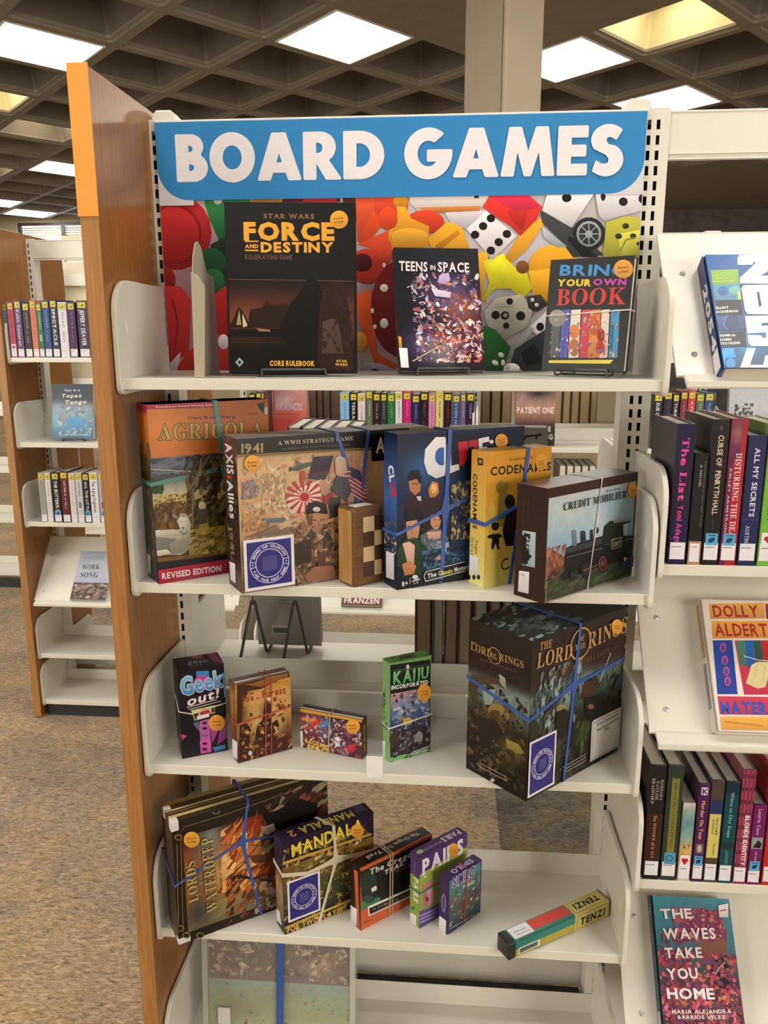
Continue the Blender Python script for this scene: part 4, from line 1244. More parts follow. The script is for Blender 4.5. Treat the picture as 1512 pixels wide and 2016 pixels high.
a.pp([198, 1110, 600, 1046, 600, 1150, 205, 1200], '#a3203a'); a.pt('REVISED EDITION', 226, 1160, 563, 1113, 34, '#e6dcdc', style='bold')
a.on(t)
a = F_(Nn, z, ya, w, h, d, 'left', CA)
a.field(0, 0, d, h, 8, 30, [(0, '#22222c'), (.2, '#2b2a2e'), (.3, '#3a3222'), (.6, '#33301f'), (.7, '#50461f'), (.72, '#b56a25'), (.95, '#c4742a'), (.955, '#8c1f38'), (1, '#9c2440')], rough=.12, seed=4)
a.dabs((100, 400, 200, 1000), 50, ['#4a4430', '#2a2620', '#6a6248', '#8a8266', '#1c1a1c'], .06, .22, 3, asp=2.5, rot=80)
a.pp([148, 1018, 165, 1030, 168, 1140, 152, 1120], '#d2cfd6')
a.on(t)
m = MB(); m.box(0.02, 0.02, h - .02, w - .02, d - .02, h); m.build('lid_top', plain('orange card lid', '#b9652a', rough=.4), t)
band(t, 'rubber_band', wrap_h(w, d, 7.05, 8.2), .14, TEALB, .25, joint=(5.6, -.1, 7.8), label='teal silicone band lying across')
band(t, 'rubber_band', wrap_v(h, d, 6.1, 4.75), .17, TEALB, .25, joint=(5.4, -.1, 7.8), label='teal silicone band standing upright')

# -- wide war game box
Nn, ya, w, h, d = (8.5, -11.1), 33.3, 14.6, 10.45, 2.75
t = carton('game_box', 'wide worn tan war game box with purple square sticker and two blue bands', 'game box', Nn, z, ya, w, h, d, plain('brown printed card', '#46302a', rough=0.45))
a = F_(Nn, z, ya, w, h, d, 'front', CA)
a.field(0, 0, w, h, 36, 28, [(0, '#8a6a50'), (.2, '#a3835f'), (.5, '#c39c74'), (.8, '#d2b183'), (1, '#8a7a5a')], [(1.6, 5.2, 1.6, 2.4, '#d6a06c', .7), (3.4, 5.5, 1.4, 2, '#c8b890', .7), (7, 6, 1.2, 2, '#b4675a', .7), (8.2, 8, 2, 1.5, '#a85548', .6), (5, 1.5, 1.6, 1.4, '#4a382c', .8), (9, 3, 2, 2, '#7a5a44', .6)], rough=.11, seed=2)
a.dabs((690, 480, 1420, 1100), 110, ['#c9a980', '#b08a66', '#d8c09a', '#9a7258', '#c88468', '#a8a088', '#8a6a5a'], .08, .3, 5, asp=1.8)
# fortress city and crowd in ochre
a.dabs((800, 560, 940, 760), 50, ['#d2b890', '#b0906a', '#96785a', '#e0caa4', '#a88068'], .05, .2, 6, asp=1.6, rot=85)
# top strip
a.pp([640, 350, 700, 345, 1512, 290, 1512, 420, 655, 452], '#171410'); a.pp([655, 450, 1440, 408, 1440, 418, 655, 466], '#7a6436')
a.pt('1941', 682, 440, 806, 436, 54, '#a08a56', style='bold'); a.pt('A WWII STRATEGY GAME', 892, 396, 1322, 366, 22, '#b8b09a', style='serif')
a.pt('DESIGNED FOR TWO TO FIVE PLAYERS', 920, 420, 1300, 396, 7, '#6a6048')
a.pp([1424, 300, 1640, 290, 1640, 470, 1426, 488], '#121014'); a.pt('AXIS', 1450, 440, 1620, 432, 90, '#cfc9c0', style='bold')
# aeroplane, flags and figures
a.pp([955, 535, 1030, 500, 1090, 490, 1098, 505, 1040, 530, 1000, 545], '#4e6048'); a.pp([990, 480, 1030, 500, 1010, 520], '#5c6c54'); a.pe(962, 533, 8, 14, '#39402f')
a.pp([1020, 560, 1100, 545, 1060, 600, 1022, 605], '#a08a40'); a.pp([1015, 545, 1048, 540, 1044, 590, 1018, 600], '#a84a3c')
a.pp([1098, 462, 1210, 455, 1180, 560, 1060, 590], '#3c3444'); a.pp([1060, 560, 1180, 540, 1160, 600, 1070, 590], '#4a3a48')
a.pp([930, 715, 1020, 640, 1140, 590, 1150, 650, 1110, 760, 965, 790], '#d8c9b8')
for q in range(14):
    t0 = q * .449; c0, c1 = math.cos(t0), math.sin(t0); t1 = t0 + .2
    x, y = 1042, 690
    pts = [x, y, min(1150, max(935, x + 115 * c0)), min(790, max(595, y + 100 * c1)), min(1150, max(935, x + 115 * math.cos(t1))), min(790, max(595, y + 100 * math.sin(t1)))]
    a.pp(pts, '#b23a40')
a.pe(1042, 692, 26, 24, '#b23038')
for i in range(6):
    a.pl([1220 + i * 6, 545 + i * 22, 1300, 535 + i * 24, 1395, 600 + i * 22], 9, '#a83a40'); a.pl([1225 + i * 6, 555 + i * 22, 1300, 546 + i * 24, 1392, 611 + i * 22], 6, '#d3c0ac')
a.pp([1300, 520, 1360, 540, 1372, 600, 1310, 580], '#3d3c58')
a.pp([1215, 480, 1250, 462, 1278, 480, 1285, 540, 1250, 590, 1220, 560], '#c9a58c'); a.pp([1210, 475, 1240, 455, 1275, 470, 1262, 492], '#b8b0a8'); a.pp([1190, 650, 1230, 570, 1290, 580, 1310, 660, 1280, 720], '#4a4a50')
a.pp([1125, 600, 1165, 590, 1180, 640, 1160, 690, 1135, 670], '#b98c72'); a.pp([1150, 690, 1205, 660, 1210, 740, 1150, 730], '#8a3c3c')
a.pp([1180, 700, 1250, 690, 1240, 830, 1190, 820], '#3c3a34')
# officer with a peaked cap, generic
a.pp([1048, 770, 1060, 730, 1110, 712, 1165, 735, 1174, 775, 1110, 765], '#2a2a2c'); a.pp([1050, 768, 1110, 755, 1174, 772, 1172, 790, 1110, 782, 1056, 795], '#1a1a1e'); a.pe(1110, 762, 22, 14, '#c8c2b4')
a.pp([1062, 792, 1110, 782, 1172, 790, 1170, 850, 1140, 905, 1100, 905, 1068, 860], '#a8785c'); a.pp([1062, 800, 1090, 792, 1084, 850, 1070, 858], '#6d4638'); a.pl([1085, 822, 1108, 826], 5, '#3a2620'); a.pl([1130, 824, 1152, 820], 5, '#3a2620'); a.pl([1118, 828, 1124, 862, 1112, 866], 4, '#7a5040'); a.pl([1105, 884, 1138, 882], 4, '#6a3c34')
a.pp([1040, 940, 1080, 880, 1130, 915, 1170, 880, 1215, 950, 1190, 1000, 1050, 990], '#3d3c38'); a.pp([1110, 910, 1165, 880, 1150, 920, 1125, 945], '#b89a88')
a.pp([1170, 820, 1240, 800, 1240, 990, 1200, 940], '#b88a5c')
a.pp([800, 815, 930, 810, 925, 835, 810, 840], '#5e6a78'); a.pe(740, 830, 50, 40, '#a8805c'); a.dabs((690, 780, 820, 880), 16, ['#b08458', '#c49a6a', '#8c6848'], .1, .25, 3)
a.dabs((690, 600, 780, 700), 14, ['#8d8078', '#7a7478', '#a09080'], .08, .25, 4)
a.pp([820, 880, 880, 850, 900, 880, 960, 865, 960, 900, 700, 925], '#7a6a58')
a.dabs((975, 860, 1240, 1170), 60, ['#4a3a2e', '#6a5442', '#8c6a50', '#3a2e28', '#a88464', '#b89878', '#7a4c38'], .08, .3, 8, asp=1.4)
a.pp([975, 960, 1080, 930, 1080, 1060, 985, 1085], '#3a2c26'); a.pp([1020, 840, 1050, 835, 1050, 880, 1020, 880], '#8a6650'); a.pp([1110, 1010, 1160, 1000, 1160, 1080, 1115, 1090], '#5a3c30')
a.pp([1040, 1150, 1090, 1090, 1200, 1080, 1230, 1160, 1060, 1175], '#8d6148')
a.sticker(743, 500, 48)
p = a.P(700, 1235); q = a.P(985, 1190); a.seal(p[0], p[1] + .02, q[0] - p[0], a.P(700, 940)[1] - p[1])
a.on(t)
a = F_(Nn, z, ya, w, h, d, 'left', CA)
a.field(0, 0, d, h, 8, 26, [(0, '#4a2f26'), (.2, '#2c2220'), (.5, '#171416'), (.75, '#3a2624'), (1, '#5e4038')], rough=.16, seed=9)
a.dabs((555, 350, 690, 1240), 40, ['#6a4a40', '#3c2a24', '#8a6a5a', '#221a1a'], .06, .2, 3, asp=2, rot=85)
a.pt('AXIS', 592, 385, 606, 560, 38, '#dcd7d4', style='bold'); a.pt('&', 604, 568, 606, 590, 30, '#b3423c', style='bold'); a.pt('Allies', 604, 595, 622, 815, 32, '#dcd7d4', style='bold')
a.pt('1941', 612, 870, 628, 1020, 22, '#8a6a4a', style='bold')
a.pp([618, 1062, 650, 1075, 654, 1190, 624, 1165], '#dad8da'); a.pe(597, 1003, 7, 12, '#c8705a')
a.on(t)
MB().box(0.02, 0.02, h - .02, w - .02, d - .02, h + .01).build('lid_top', plain('scuffed brown lid', '#5c4c3e', rough=.5, noise=.3, scale=30), t)
def strip(parent, pts, hw, th, mat, name='rubber_band', e=.06, **tags):
    """flat band lying against the front face: pts in the face plane, wrapped over top and bottom"""
    return MB().tube(pts, hw, 8, th / hw).build(name, mat, parent, smooth=True, **tags)
band(t, 'rubber_band', [(8.15, -.08, 0), (8.6, -.09, 6.0), (7.1, -.08, h + .07), (7.1, d + .08, h + .07), (8.4, d + .08, 0)], .13, BLUEB, .3, label='blue silicone band, left strand')
band(t, 'rubber_band', [(8.5, -.1, 0), (9.0, -.1, 6.0), (9.6, -.08, h + .07), (9.6, d + .08, h + .07), (8.9, d + .08, 0)], .12, BLUEB, .3, label='blue silicone band, right strand')

# -- small folded wooden chess set
Nn, ya, w, h, d = (15.78, -9.26), 42, 2.55, 5.54, 1.85
t = thing('chess_set', 'small folded wooden chess set with inlaid squares between two game boxes', 'chess set', (*Nn, z + .01), ya)
MB().box(0, 0, 0, w, d, h).build('case', wood('brown walnut', '#5c3f22', '#7d5a33', rough=.35, scale=(3, 30, 30)), t, bevel=.22, seg=4)
MB().box(-.015, .16, .18, .03, d - .16, h - .18).build('side_strip', wood('pale wood side', '#a87a3e', '#c79c5c', rough=.35), t, bevel=.01)
ws, bs = wood('light maple square', '#c8ab78', '#dcc59a', rough=.4), wood('dark walnut square', '#3a2413', '#523419', rough=.4)
for r_ in range(4):
    for c_ in range(2):
        x0 = .88 + c_ * .92
        MB().box(x0, -.03, .62 + r_ * 1.06, min(x0 + .92, w - .1), .05, .62 + (r_ + 1) * 1.06).build('square', ws if (r_ + c_) % 2 else bs, t, label='light inlaid square' if (r_ + c_) % 2 else 'dark inlaid square')
MB().box(.5, .4, h, 2.0, 1.25, h + .012).build('label', WHITE, t)

# -- detective board game
Nn, ya, w, h, d = (18.8, -9.5), 31.5, 10.2, 10.65, 1.9
t = carton('game_box', 'dark blue mystery game box with painted people, big white and red title, blue crossed bands', 'game box', Nn, z, ya, w, h, d, plain('navy printed card', '#101a3a', rough=0.35))
a = F_(Nn, z, ya, w, h, d, 'front', CB)
a.field(0, 0, w, h, 26, 28, [(0, '#0e1420'), (.3, '#101a2c'), (.6, '#14284c'), (1, '#0c1026')], [(2.0, 8.3, 1.6, 1.2, '#235a8c', .9), (5.5, 9, 2.2, 1.4, '#0a0a1c', .8), (5.6, 4, 1.4, 2.6, '#1c3c6a', .7), (8, 8, 2, 2, '#101038', .8), (5.6, 1.8, 1.5, 1.0, '#37618c', .7)], rough=.12, seed=8)
a.pp([110, 310, 750, 268, 750, 300, 110, 330], '#10123a')
# title: big white C, then L, red U, then E with a dotted eye, as cut-out letters
a.pp([318, 325, 368, 325, 372, 410, 345, 385, 320, 420, 318, 455, 345, 478, 372, 440, 372, 528, 320, 545, 275, 520, 256, 460, 262, 390], '#dfe0e6'); a.pe(350, 428, 36, 48, '#2b62b0', n=20)
a.pp([362, 330, 372, 330, 372, 520, 362, 525], '#dfe0e6')
a.pp([376, 365, 398, 362, 400, 478, 440, 468, 444, 498, 380, 524], '#dfe0e6')
a.pp([436, 352, 488, 346, 490, 396, 484, 440, 470, 470, 445, 480, 440, 400], '#b01f30'); a.pp([494, 345, 542, 338, 540, 400, 522, 396, 518, 372, 496, 380], '#b01f30')
a.pp([545, 334, 600, 322, 602, 348, 566, 356, 566, 380, 590, 376, 592, 392, 548, 396], '#dfe0e6'); a.pe(614, 350, 12, 10, '#dfe0e6')
# four generic painted people
a.pp([150, 700, 160, 650, 190, 610, 240, 640, 290, 660, 300, 720, 260, 740, 160, 740], '#301828'); a.pp([172, 545, 210, 530, 238, 560, 236, 610, 210, 635, 180, 610], '#b0774f'); a.pp([165, 540, 180, 505, 225, 500, 245, 540, 236, 575, 215, 548, 172, 560], '#14141c'); a.pl([190, 575, 212, 570, 214, 578, 232, 566], 4, '#1c1a1c'); a.pp([215, 640, 240, 640, 240, 665, 222, 662], '#c9c2c4')
a.pp([278, 600, 300, 560, 330, 570, 335, 620, 310, 650, 285, 645], '#c07a3a'); a.pe(308, 600, 16, 26, '#e0b070'); a.pp([270, 650, 340, 640, 355, 680, 290, 670], '#3a1a2c')
a.pp([245, 760, 265, 690, 320, 665, 365, 690, 370, 760, 330, 830, 380, 850, 250, 850], '#2a1a18'); a.pp([290, 740, 325, 730, 345, 770, 335, 810, 310, 820, 290, 790], '#c08c6c'); a.pl([305, 765, 318, 762], 4, '#2a1a18'); a.pl([328, 764, 340, 766], 4, '#2a1a18'); a.pl([316, 798, 328, 797], 4, '#8c2c30')
a.pp([235, 850, 290, 815, 345, 815, 385, 860, 360, 960, 250, 950], '#54606c'); a.pp([270, 830, 345, 825, 340, 870, 280, 870], '#c49a80'); a.dabs((245, 870, 380, 980), 26, ['#6c7a86', '#3a4654', '#8c98a0'], .08, .25, 5)
a.pp([150, 750, 160, 705, 215, 698, 250, 740, 245, 800, 225, 830, 215, 770, 160, 780], '#15151a'); a.pp([158, 775, 215, 765, 232, 800, 222, 860, 195, 895, 165, 860], '#b98866'); a.pl([165, 798, 185, 802], 5, '#201814'); a.pl([198, 800, 218, 794], 5, '#201814'); a.pl([190, 806, 186, 836, 196, 838], 4, '#8a5c42'); a.pl([178, 862, 206, 858], 4, '#7a4434')
a.pp([112, 1010, 110, 920, 150, 870, 215, 860, 270, 910, 290, 960, 270, 1060, 180, 1060], '#223a24'); a.pp([140, 890, 175, 880, 205, 900, 200, 1000, 165, 990], '#cfa898'); a.pp([138, 1000, 180, 980, 212, 1010, 200, 1050, 150, 1062], '#b5794e')
a.pp([340, 900, 385, 880, 390, 930, 350, 1010, 320, 1010], '#8ea0ac'); a.pp([300, 960, 345, 960, 345, 1000, 300, 1010], '#b98a70')
a.dabs((400, 560, 520, 860), 40, ['#1c2c50', '#c9b078', '#0e1426', '#264a80', '#8a8a5c', '#101a30'], .1, .3, 7, asp=1.6, rot=80)
a.dabs((240, 930, 470, 1010), 30, ['#27486c', '#16263c', '#44708c', '#0e1828'], .1, .35, 4, asp=2)
a.pp([245, 1035, 470, 975, 470, 1100, 255, 1100], '#141a20'); a.pl([262, 1040, 470, 985], 4, '#cfd2d2'); a.pl([262, 1090, 470, 1035], 4, '#cfd2d2'); a.pl([262, 1040, 252, 1065, 262, 1090], 4, '#cfd2d2')
a.pt('The', 272, 1074, 318, 1062, 24, '#dcdcd8', style='bold'); a.pt('Classic', 328, 1060, 404, 1044, 24, '#d8cf4a', style='bold'); a.pt('Mystery', 414, 1040, 490, 1022, 24, '#dcdcd8', style='bold')
a.pt('8+', 135, 1118, 168, 1110, 26, '#dcdcd8', style='bold'); a.pl([178, 1070, 178, 1105], 3, '#c8c8c8'); a.pe(205, 1068, 16, 12, '#cfd0d2'); a.pl([188, 1090, 230, 1078], 6, '#cfd0d2'); a.pt('2-6', 196, 1106, 222, 1098, 10, '#cfd0d2')
a.sticker(663, 345, 34, 38)
a.on(t)
a = F_(Nn, z, ya, w, h, d, 'left', CB)
a.field(0, 0, d, h, 6, 26, [(0, '#0c1020'), (.3, '#16264c'), (.6, '#3a64a8'), (.8, '#23427c'), (1, '#0e1230')], rough=.15, seed=3)
a.pt('CL', 64, 480, 76, 565, 30, '#e2e2e8', style='heavy'); a.pt('UE', 76, 570, 84, 645, 28, '#c9263a', style='heavy')
a.dabs((42, 780, 112, 920), 26, ['#c9b89a', '#1a1c24', '#3c5a44', '#5a3a34', '#6c88a8'], .06, .2, 3)
a.pp([55, 930, 98, 945, 98, 1085, 56, 1070], '#cfccd6')
a.on(t)
MB().box(0.02, 0.02, h - .02, w - .02, d - .02, h + .01).build('lid_top', plain('dark navy lid', '#1a1a28', rough=.4), t)
band(t, 'rubber_band', wrap_h(w, d, 3.9, 7.6), .11, BLUEB, .3, joint=(3.75, -.1, 5.3), label='blue silicone band lying across')
band(t, 'rubber_band', wrap_v(h, d, 3.45, 4.0), .15, BLUEB, .3, joint=(3.75, -.1, 5.3), label='blue silicone band standing upright')

# -- grey box behind
Nn, ya, w, h, d = (24.6, -1.9), 0, 8.3, 10.3, 1.3
MATG = plain('mid grey card', '#77736b', rough=.5)
t = carton('game_box', 'plain grey box with a black line drawing, mostly hidden behind the blue and yellow boxes', 'game box', (22.2, -2.1), z, 0, 7.2, 10.3, 1.6, MATG)
a = F_((22.2, -2.1), z, 0, 7.2, 10.3, 1.6, 'front', CB)
a.rect(0, 0, 7.2, 10.3, '#6e6a62'); a.pp([760, 318, 850, 312, 880, 306, 884, 318, 862, 322, 858, 336, 850, 336, 846, 322, 800, 328, 796, 340, 765, 340], '#1c1b1c')
a.on(t)

# -- yellow word game
Nn, ya, w, h, d = (24.7, -8.65), 35, 5.6, 9.4, 1.7
t = carton('game_box', 'narrow yellow game box with black silhouettes and black title, blue crossed bands', 'game box', Nn, z, ya, w, h, d, plain('yellow printed card', '#cfa53c', rough=0.4))
a = F_(Nn, z, ya, w, h, d, 'front', CB)
a.field(0, 0, w, h, 10, 18, [(0, '#d8cc72'), (.3, '#d3b450'), (.6, '#cf9c34'), (1, '#cf8f2a')], rough=.03)
a.pt('VLAADA CHVATIL', 708, 452, 836, 438, 12, '#2c2416'); a.pt('CODENAMES', 608, 530, 930, 500, 46, '#1c160e', style='bold'); a.pt('XXL', 785, 588, 850, 582, 30, '#a07424', style='bold', shear=.2)
a.pp([636, 580, 660, 558, 700, 566, 708, 590, 690, 620, 650, 625, 640, 605], '#9c8236'); a.pp([655, 620, 700, 615, 712, 680, 715, 800, 640, 800, 650, 690], '#8e7a38')
a.pp([598, 850, 600, 700, 616, 670, 632, 690, 628, 850], '#c2a446')
a.pe(633, 800, 20, 22, '#191713'); a.pp([612, 800, 620, 782, 634, 788, 650, 778, 655, 805], '#191713'); a.pp([592, 850, 620, 840, 655, 838, 675, 852, 655, 862, 652, 905, 662, 918, 645, 922, 636, 890, 622, 925, 612, 916, 618, 865, 594, 862], '#191713')
a.pp([672, 820, 690, 740, 720, 690, 760, 690, 760, 900, 690, 905, 678, 860], '#1c1a16'); a.pe(712, 670, 28, 40, '#24221c')
a.ring(a.P(690, 1000)[0], a.P(690, 1000)[1], .42, .1, '#2a2618', a0=60, a1=330)
a.sticker(878, 460, 30, 44)
a.on(t)
a = F_(Nn, z, ya, w, h, d, 'left', CB)
a.field(0, 0, d, h, 5, 18, [(0, '#e0d78c'), (.4, '#dbc060'), (1, '#d8a23c')], rough=.03)
a.pt('CODENAMES', 518, 518, 516, 810, 22, '#241c10', style='bold'); a.pt('Secret', 508, 855, 505, 950, 16, '#8a7a40', style='bold'); a.pt('Vegas', 530, 870, 528, 945, 14, '#6a5a30', style='bold')
a.pp([540, 436, 571, 440, 571, 476, 542, 474], '#1c1812'); a.pp([546, 445, 566, 447, 565, 468, 547, 466], '#a08040')
a.pp([500, 950, 542, 965, 540, 1068, 498, 1052], '#dcdce0')
for x in (496, 522, 546): a.pe(x, 1070, 9, 13, '#2a2418')
a.on(t)
band(t, 'rubber_band', wrap_h(w, d, 4.5, 6.6), .14, BLUEB, .3, label='blue silicone band lying across')
band(t, 'rubber_band', wrap_v(h, d, 2.2, 3.5), .14, BLUEB, .3, label='blue silicone band standing upright')

# -- railway game
Nn, ya, w, h, d = (28.4, -11.6), 44, 9.75, 7.57, 2.5
t = carton('game_box', 'brown box with a painted black steam engine, tied with white string', 'game box', Nn, z, ya, w, h, d, plain('dark brown card', '#3b241e', rough=0.35))
a = F_(Nn, z, ya, w, h, d, 'front', CB)
a.rect(0, 0, w, h, '#382019')
p = [a.P(912, 630), a.P(1386, 538), a.P(1372, 1042), a.P(892, 1185)]
x0, y0 = .12, .1; x1, y1 = 9.55, 6.95
a.field(x0, y0, x1, y1, 30, 24, [(0, '#2c3220'), (.12, '#3a4a2a'), (.3, '#5a6a6c'), (.5, '#7fa9c4'), (.8, '#9ab4be'), (1, '#a9b9bd')], [(2.5, 6, 3, 1.6, '#b9c3c4', .8), (5.5, 4.6, 1.2, 2.4, '#b4c0c4', .8), (7, 5.9, 2, 1, '#8fb0c0', .6), (9, 6.4, 1.5, 1, '#7f8f96', .6), (1, 2.4, 1.2, 1, '#b06a50', .8)], rough=.05, seed=2)
a.pp([905, 1140, 905, 930, 918, 908, 950, 930, 1000, 965, 1010, 1010, 985, 1090, 900, 1175], '#7a4434'); a.pp([905, 935, 915, 912, 935, 925, 950, 960, 925, 985, 905, 990], '#a8705a'); a.pp([950, 945, 975, 955, 1000, 985, 985, 1020, 960, 990], '#93573f'); a.dabs((903, 920, 1000, 1120), 26, ['#8a5240', '#6c3c30', '#a06a54', '#5a3a34'], .04, .2, 3, asp=2, rot=70)
a.pp([895, 1180, 905, 1130, 980, 1060, 1372, 960, 1372, 1040, 895, 1184], '#33402a'); a.dabs((900, 1040, 1370, 1170), 40, ['#2c3a22', '#405232', '#24301e', '#4a4a38', '#3a3428'], .1, .4, 4, asp=3, rot=12)
# locomotive
a.pp([1000, 1000, 1010, 915, 1040, 900, 1100, 880, 1205, 850, 1210, 800, 1240, 775, 1350, 760, 1352, 778, 1320, 785, 1320, 850, 1376, 845, 1376, 960, 1300, 985, 1200, 1010, 1100, 1050, 1040, 1070, 985, 1090, 975, 1060, 1000, 1040], '#17161a')
a.pp([1205, 850, 1215, 795, 1245, 770, 1310, 775, 1310, 880, 1210, 895], '#1e2a20'); a.pp([1262, 760, 1350, 752, 1356, 770, 1262, 782], '#8c9096'); a.pp([1312, 790, 1336, 785, 1334, 842, 1314, 850], '#a8b6bc')
a.pp([1040, 820, 1062, 818, 1066, 900, 1046, 905], '#70767c'); a.pp([1085, 835, 1110, 828, 1114, 885, 1088, 890], '#2c2c32'); a.pe(1098, 832, 14, 10, '#3a3a40'); a.pp([1135, 820, 1150, 815, 1152, 870, 1138, 875], '#232329'); a.pe(1170, 820, 12, 18, '#2a2a30')
a.pp([1010, 915, 1200, 860, 1200, 890, 1010, 945], '#36393e'); a.pl([1010, 965, 1200, 915], 4, '#5a5e60'); a.pl([1210, 900, 1376, 862], 3, '#4a4c4a')
a.pp([1248, 868, 1304, 854, 1302, 908, 1248, 922], '#8b8c72'); a.pp([1253, 873, 1299, 861, 1298, 904, 1253, 917], '#25301f'); a.pt('137', 1258, 906, 1294, 898, 22, '#b9b48a', style='bold')
a.pl([1328, 870, 1376, 860], 3, '#6c6c5c'); a.pl([1328, 870, 1328, 915], 3, '#6c6c5c')
for x, y, rx, ry in ((1202, 997, 26, 46), (1110, 1032, 24, 46), (1040, 1060, 14, 28), (1058, 1056, 14, 26)):
    a.pe(x, y, rx, ry, '#0c0c0e'); a.pe(x, y, rx * .85, ry * .85, '#7a4038' if x == 1202 else '#2c2c2e'); a.pe(x, y, rx * .72, ry * .72, '#1a1214')
    for q in range(4):
        tq = q * .785 + .2; a.pl([x - rx * .75 * math.cos(tq), y - ry * .75 * math.sin(tq), x + rx * .75 * math.cos(tq), y + ry * .75 * math.sin(tq)], 3, '#7a4a3c' if x == 1202 else '#3a3a3c')
a.pl([1095, 1035, 1215, 985], 5, '#6c4a40'); a.pe(1320, 975, 8, 14, '#c99a4a'); a.pp([1290, 1010, 1340, 960, 1370, 950, 1368, 1010, 1310, 1030], '#20345c')
a.pt('CREDIT MOBILIER', 992, 716, 1326, 645, 38, '#201c1e', style='serif'); a.pt('Martin Wallace', 1218, 616, 1292, 600, 9, '#4a4a48')
a.line([(x0, y0), (x1, y0), (x1, y1), (x0, y1), (x0, y0)], .035, '#b9b4a8')
a.sticker(1358, 606, 24, 40)
a.on(t)
a = F_(Nn, z, ya, w, h, d, 'left', CB)
a.rect(0, 0, d, h, '#33201a'); a.pp([780, 822, 850, 832, 845, 1020, 778, 1005], '#a8bcc4'); a.pp([776, 850, 800, 840, 800, 930, 830, 960, 790, 1000, 778, 990], '#191618'); a.dabs((778, 840, 815, 1000), 12, ['#151315', '#2a2420'], .08, .2, 3)
a.pt('CREDIT MOBILIER', 782, 640, 776, 780, 12, '#4a3a30', style='serif'); a.pt('RAILWAYS', 808, 650, 804, 770, 12, '#463428', style='serif')
a.pp([762, 1035, 816, 1042, 812, 1158, 756, 1145], '#dcdadc'); a.pt('GAME', 765, 1058, 790, 1062, 6, '#4a4a4a')
a.on(t)
MB().box(0.02, 0.02, h - .02, w - .02, d - .02, h + .01).build('lid_top', plain('brown lid top', '#48312a', rough=.3), t)
band(t, 'elastic_string', wrap_v(h, d, 4.55, 5.5), .05, WHITEB, 1, label='white elastic string')

# ------------------------------------------------------------ third shelf
CC = (260, 1150, 2.52); CD = (740, 1150, 2.7)
z = 34.2
def lidtop(t, w, d, h, col, nm='card lid'):
    return MB().box(0.02, 0.02, h - .02, w - .02, d - .02, h + .01).build('lid_top', plain(nm + col, col, rough=.4, noise=.15), t)

# -- tall trivia box
Nn, ya, w, h, d = (2.6, -8.2), 27, 3.42, 7.08, 2.4
t = carton('game_box', 'small tall black box with bright blue slanted title and a magenta pattern', 'game box', Nn, z, ya, w, h, d, plain('black printed card', '#151218', rough=0.3))
a = F_(Nn, z, ya, w, h, d, 'front', CC)
a.rect(0, 0, w, h, '#131017')
a.pp([318, 432, 380, 430, 384, 480, 320, 482], '#3b7fc0'); a.pe(350, 490, 45, 36, '#c0408a')
a.pt('Geek', 245, 552, 455, 506, 92, '#3f86c4', style='heavy', out='#c8dcea', ow=.035, c2='#8ac0e6')
a.pt('out!', 272, 606, 430, 560, 46, '#e8d4e0', style='bold', shear=.25)
a.pl([272, 612, 420, 572], 4, '#e8d4e0'); a.pl([280, 622, 440, 580], 3, '#e8d4e0')
a.pp([292, 626, 412, 600, 410, 640, 330, 655, 312, 680], '#c9c77c'); a.pp([300, 640, 330, 630, 328, 660, 314, 670], '#3c3a34'); a.pe(362, 640, 26, 24, '#b32a40'); a.pp([322, 655, 382, 640, 382, 658, 322, 674], '#e0d8dc'); a.pp([392, 612, 410, 608, 408, 634, 394, 638], '#3c3a34')
a.pp([302, 690, 330, 680, 342, 730, 335, 735], '#5a5e80')
a.pp([335, 680, 382, 668, 392, 830, 340, 842], '#a85aa0'); a.pp([336, 780, 390, 768, 394, 832, 341, 842], '#c0509a')
a.pp([384, 700, 440, 690, 420, 740, 398, 790], '#a83c82'); a.pp([236, 745, 272, 752, 250, 775], '#b03c78')
for y in (688, 715, 750, 790, 818):
    a.pe(360, y, 13, 7, '#2a1a30')
a.pe(360, 750, 8, 6, '#b060a4'); a.pp([440, 700, 468, 650, 470, 760, 420, 800], '#8a3a7c'); a.pp([400, 810, 460, 795, 466, 815, 410, 830], '#3a7aa8')
a.pl([450, 440, 462, 560], 8, '#4a9ad0')
a.sticker(420, 687, 40); a.on(t)
a = F_(Nn, z, ya, w, h, d, 'left', CC)
a.rect(0, 0, d, h, '#17141c'); a.pp([214, 735, 232, 760, 236, 830, 218, 800], '#b9b4bc'); a.pp([236, 745, 246, 750, 248, 775, 240, 772], '#a83a74'); a.on(t)
a = F_(Nn, z, ya, w, h, d, 'top', CC)
a.rect(0, 0, w, d, '#141116'); a.pp([370, 345, 404, 332, 455, 395, 400, 380], '#8a3070'); a.pe(325, 362, 30, 9, '#a03c60'); a.pt('geek', 275, 396, 380, 388, 18, '#8d86a8', style='bold'); a.pt('out', 285, 408, 350, 404, 9, '#4a6aa0', style='bold'); a.on(t)
band(t, 'elastic_string', [(-.06, -.06, 3.85), (w * .25, -.12, 3.55), (w + .06, -.06, 3.95), (w + .06, d + .06, 4.2), (-.06, d + .06, 4.8)], .05, WHITEB, 1, label='white elastic string')

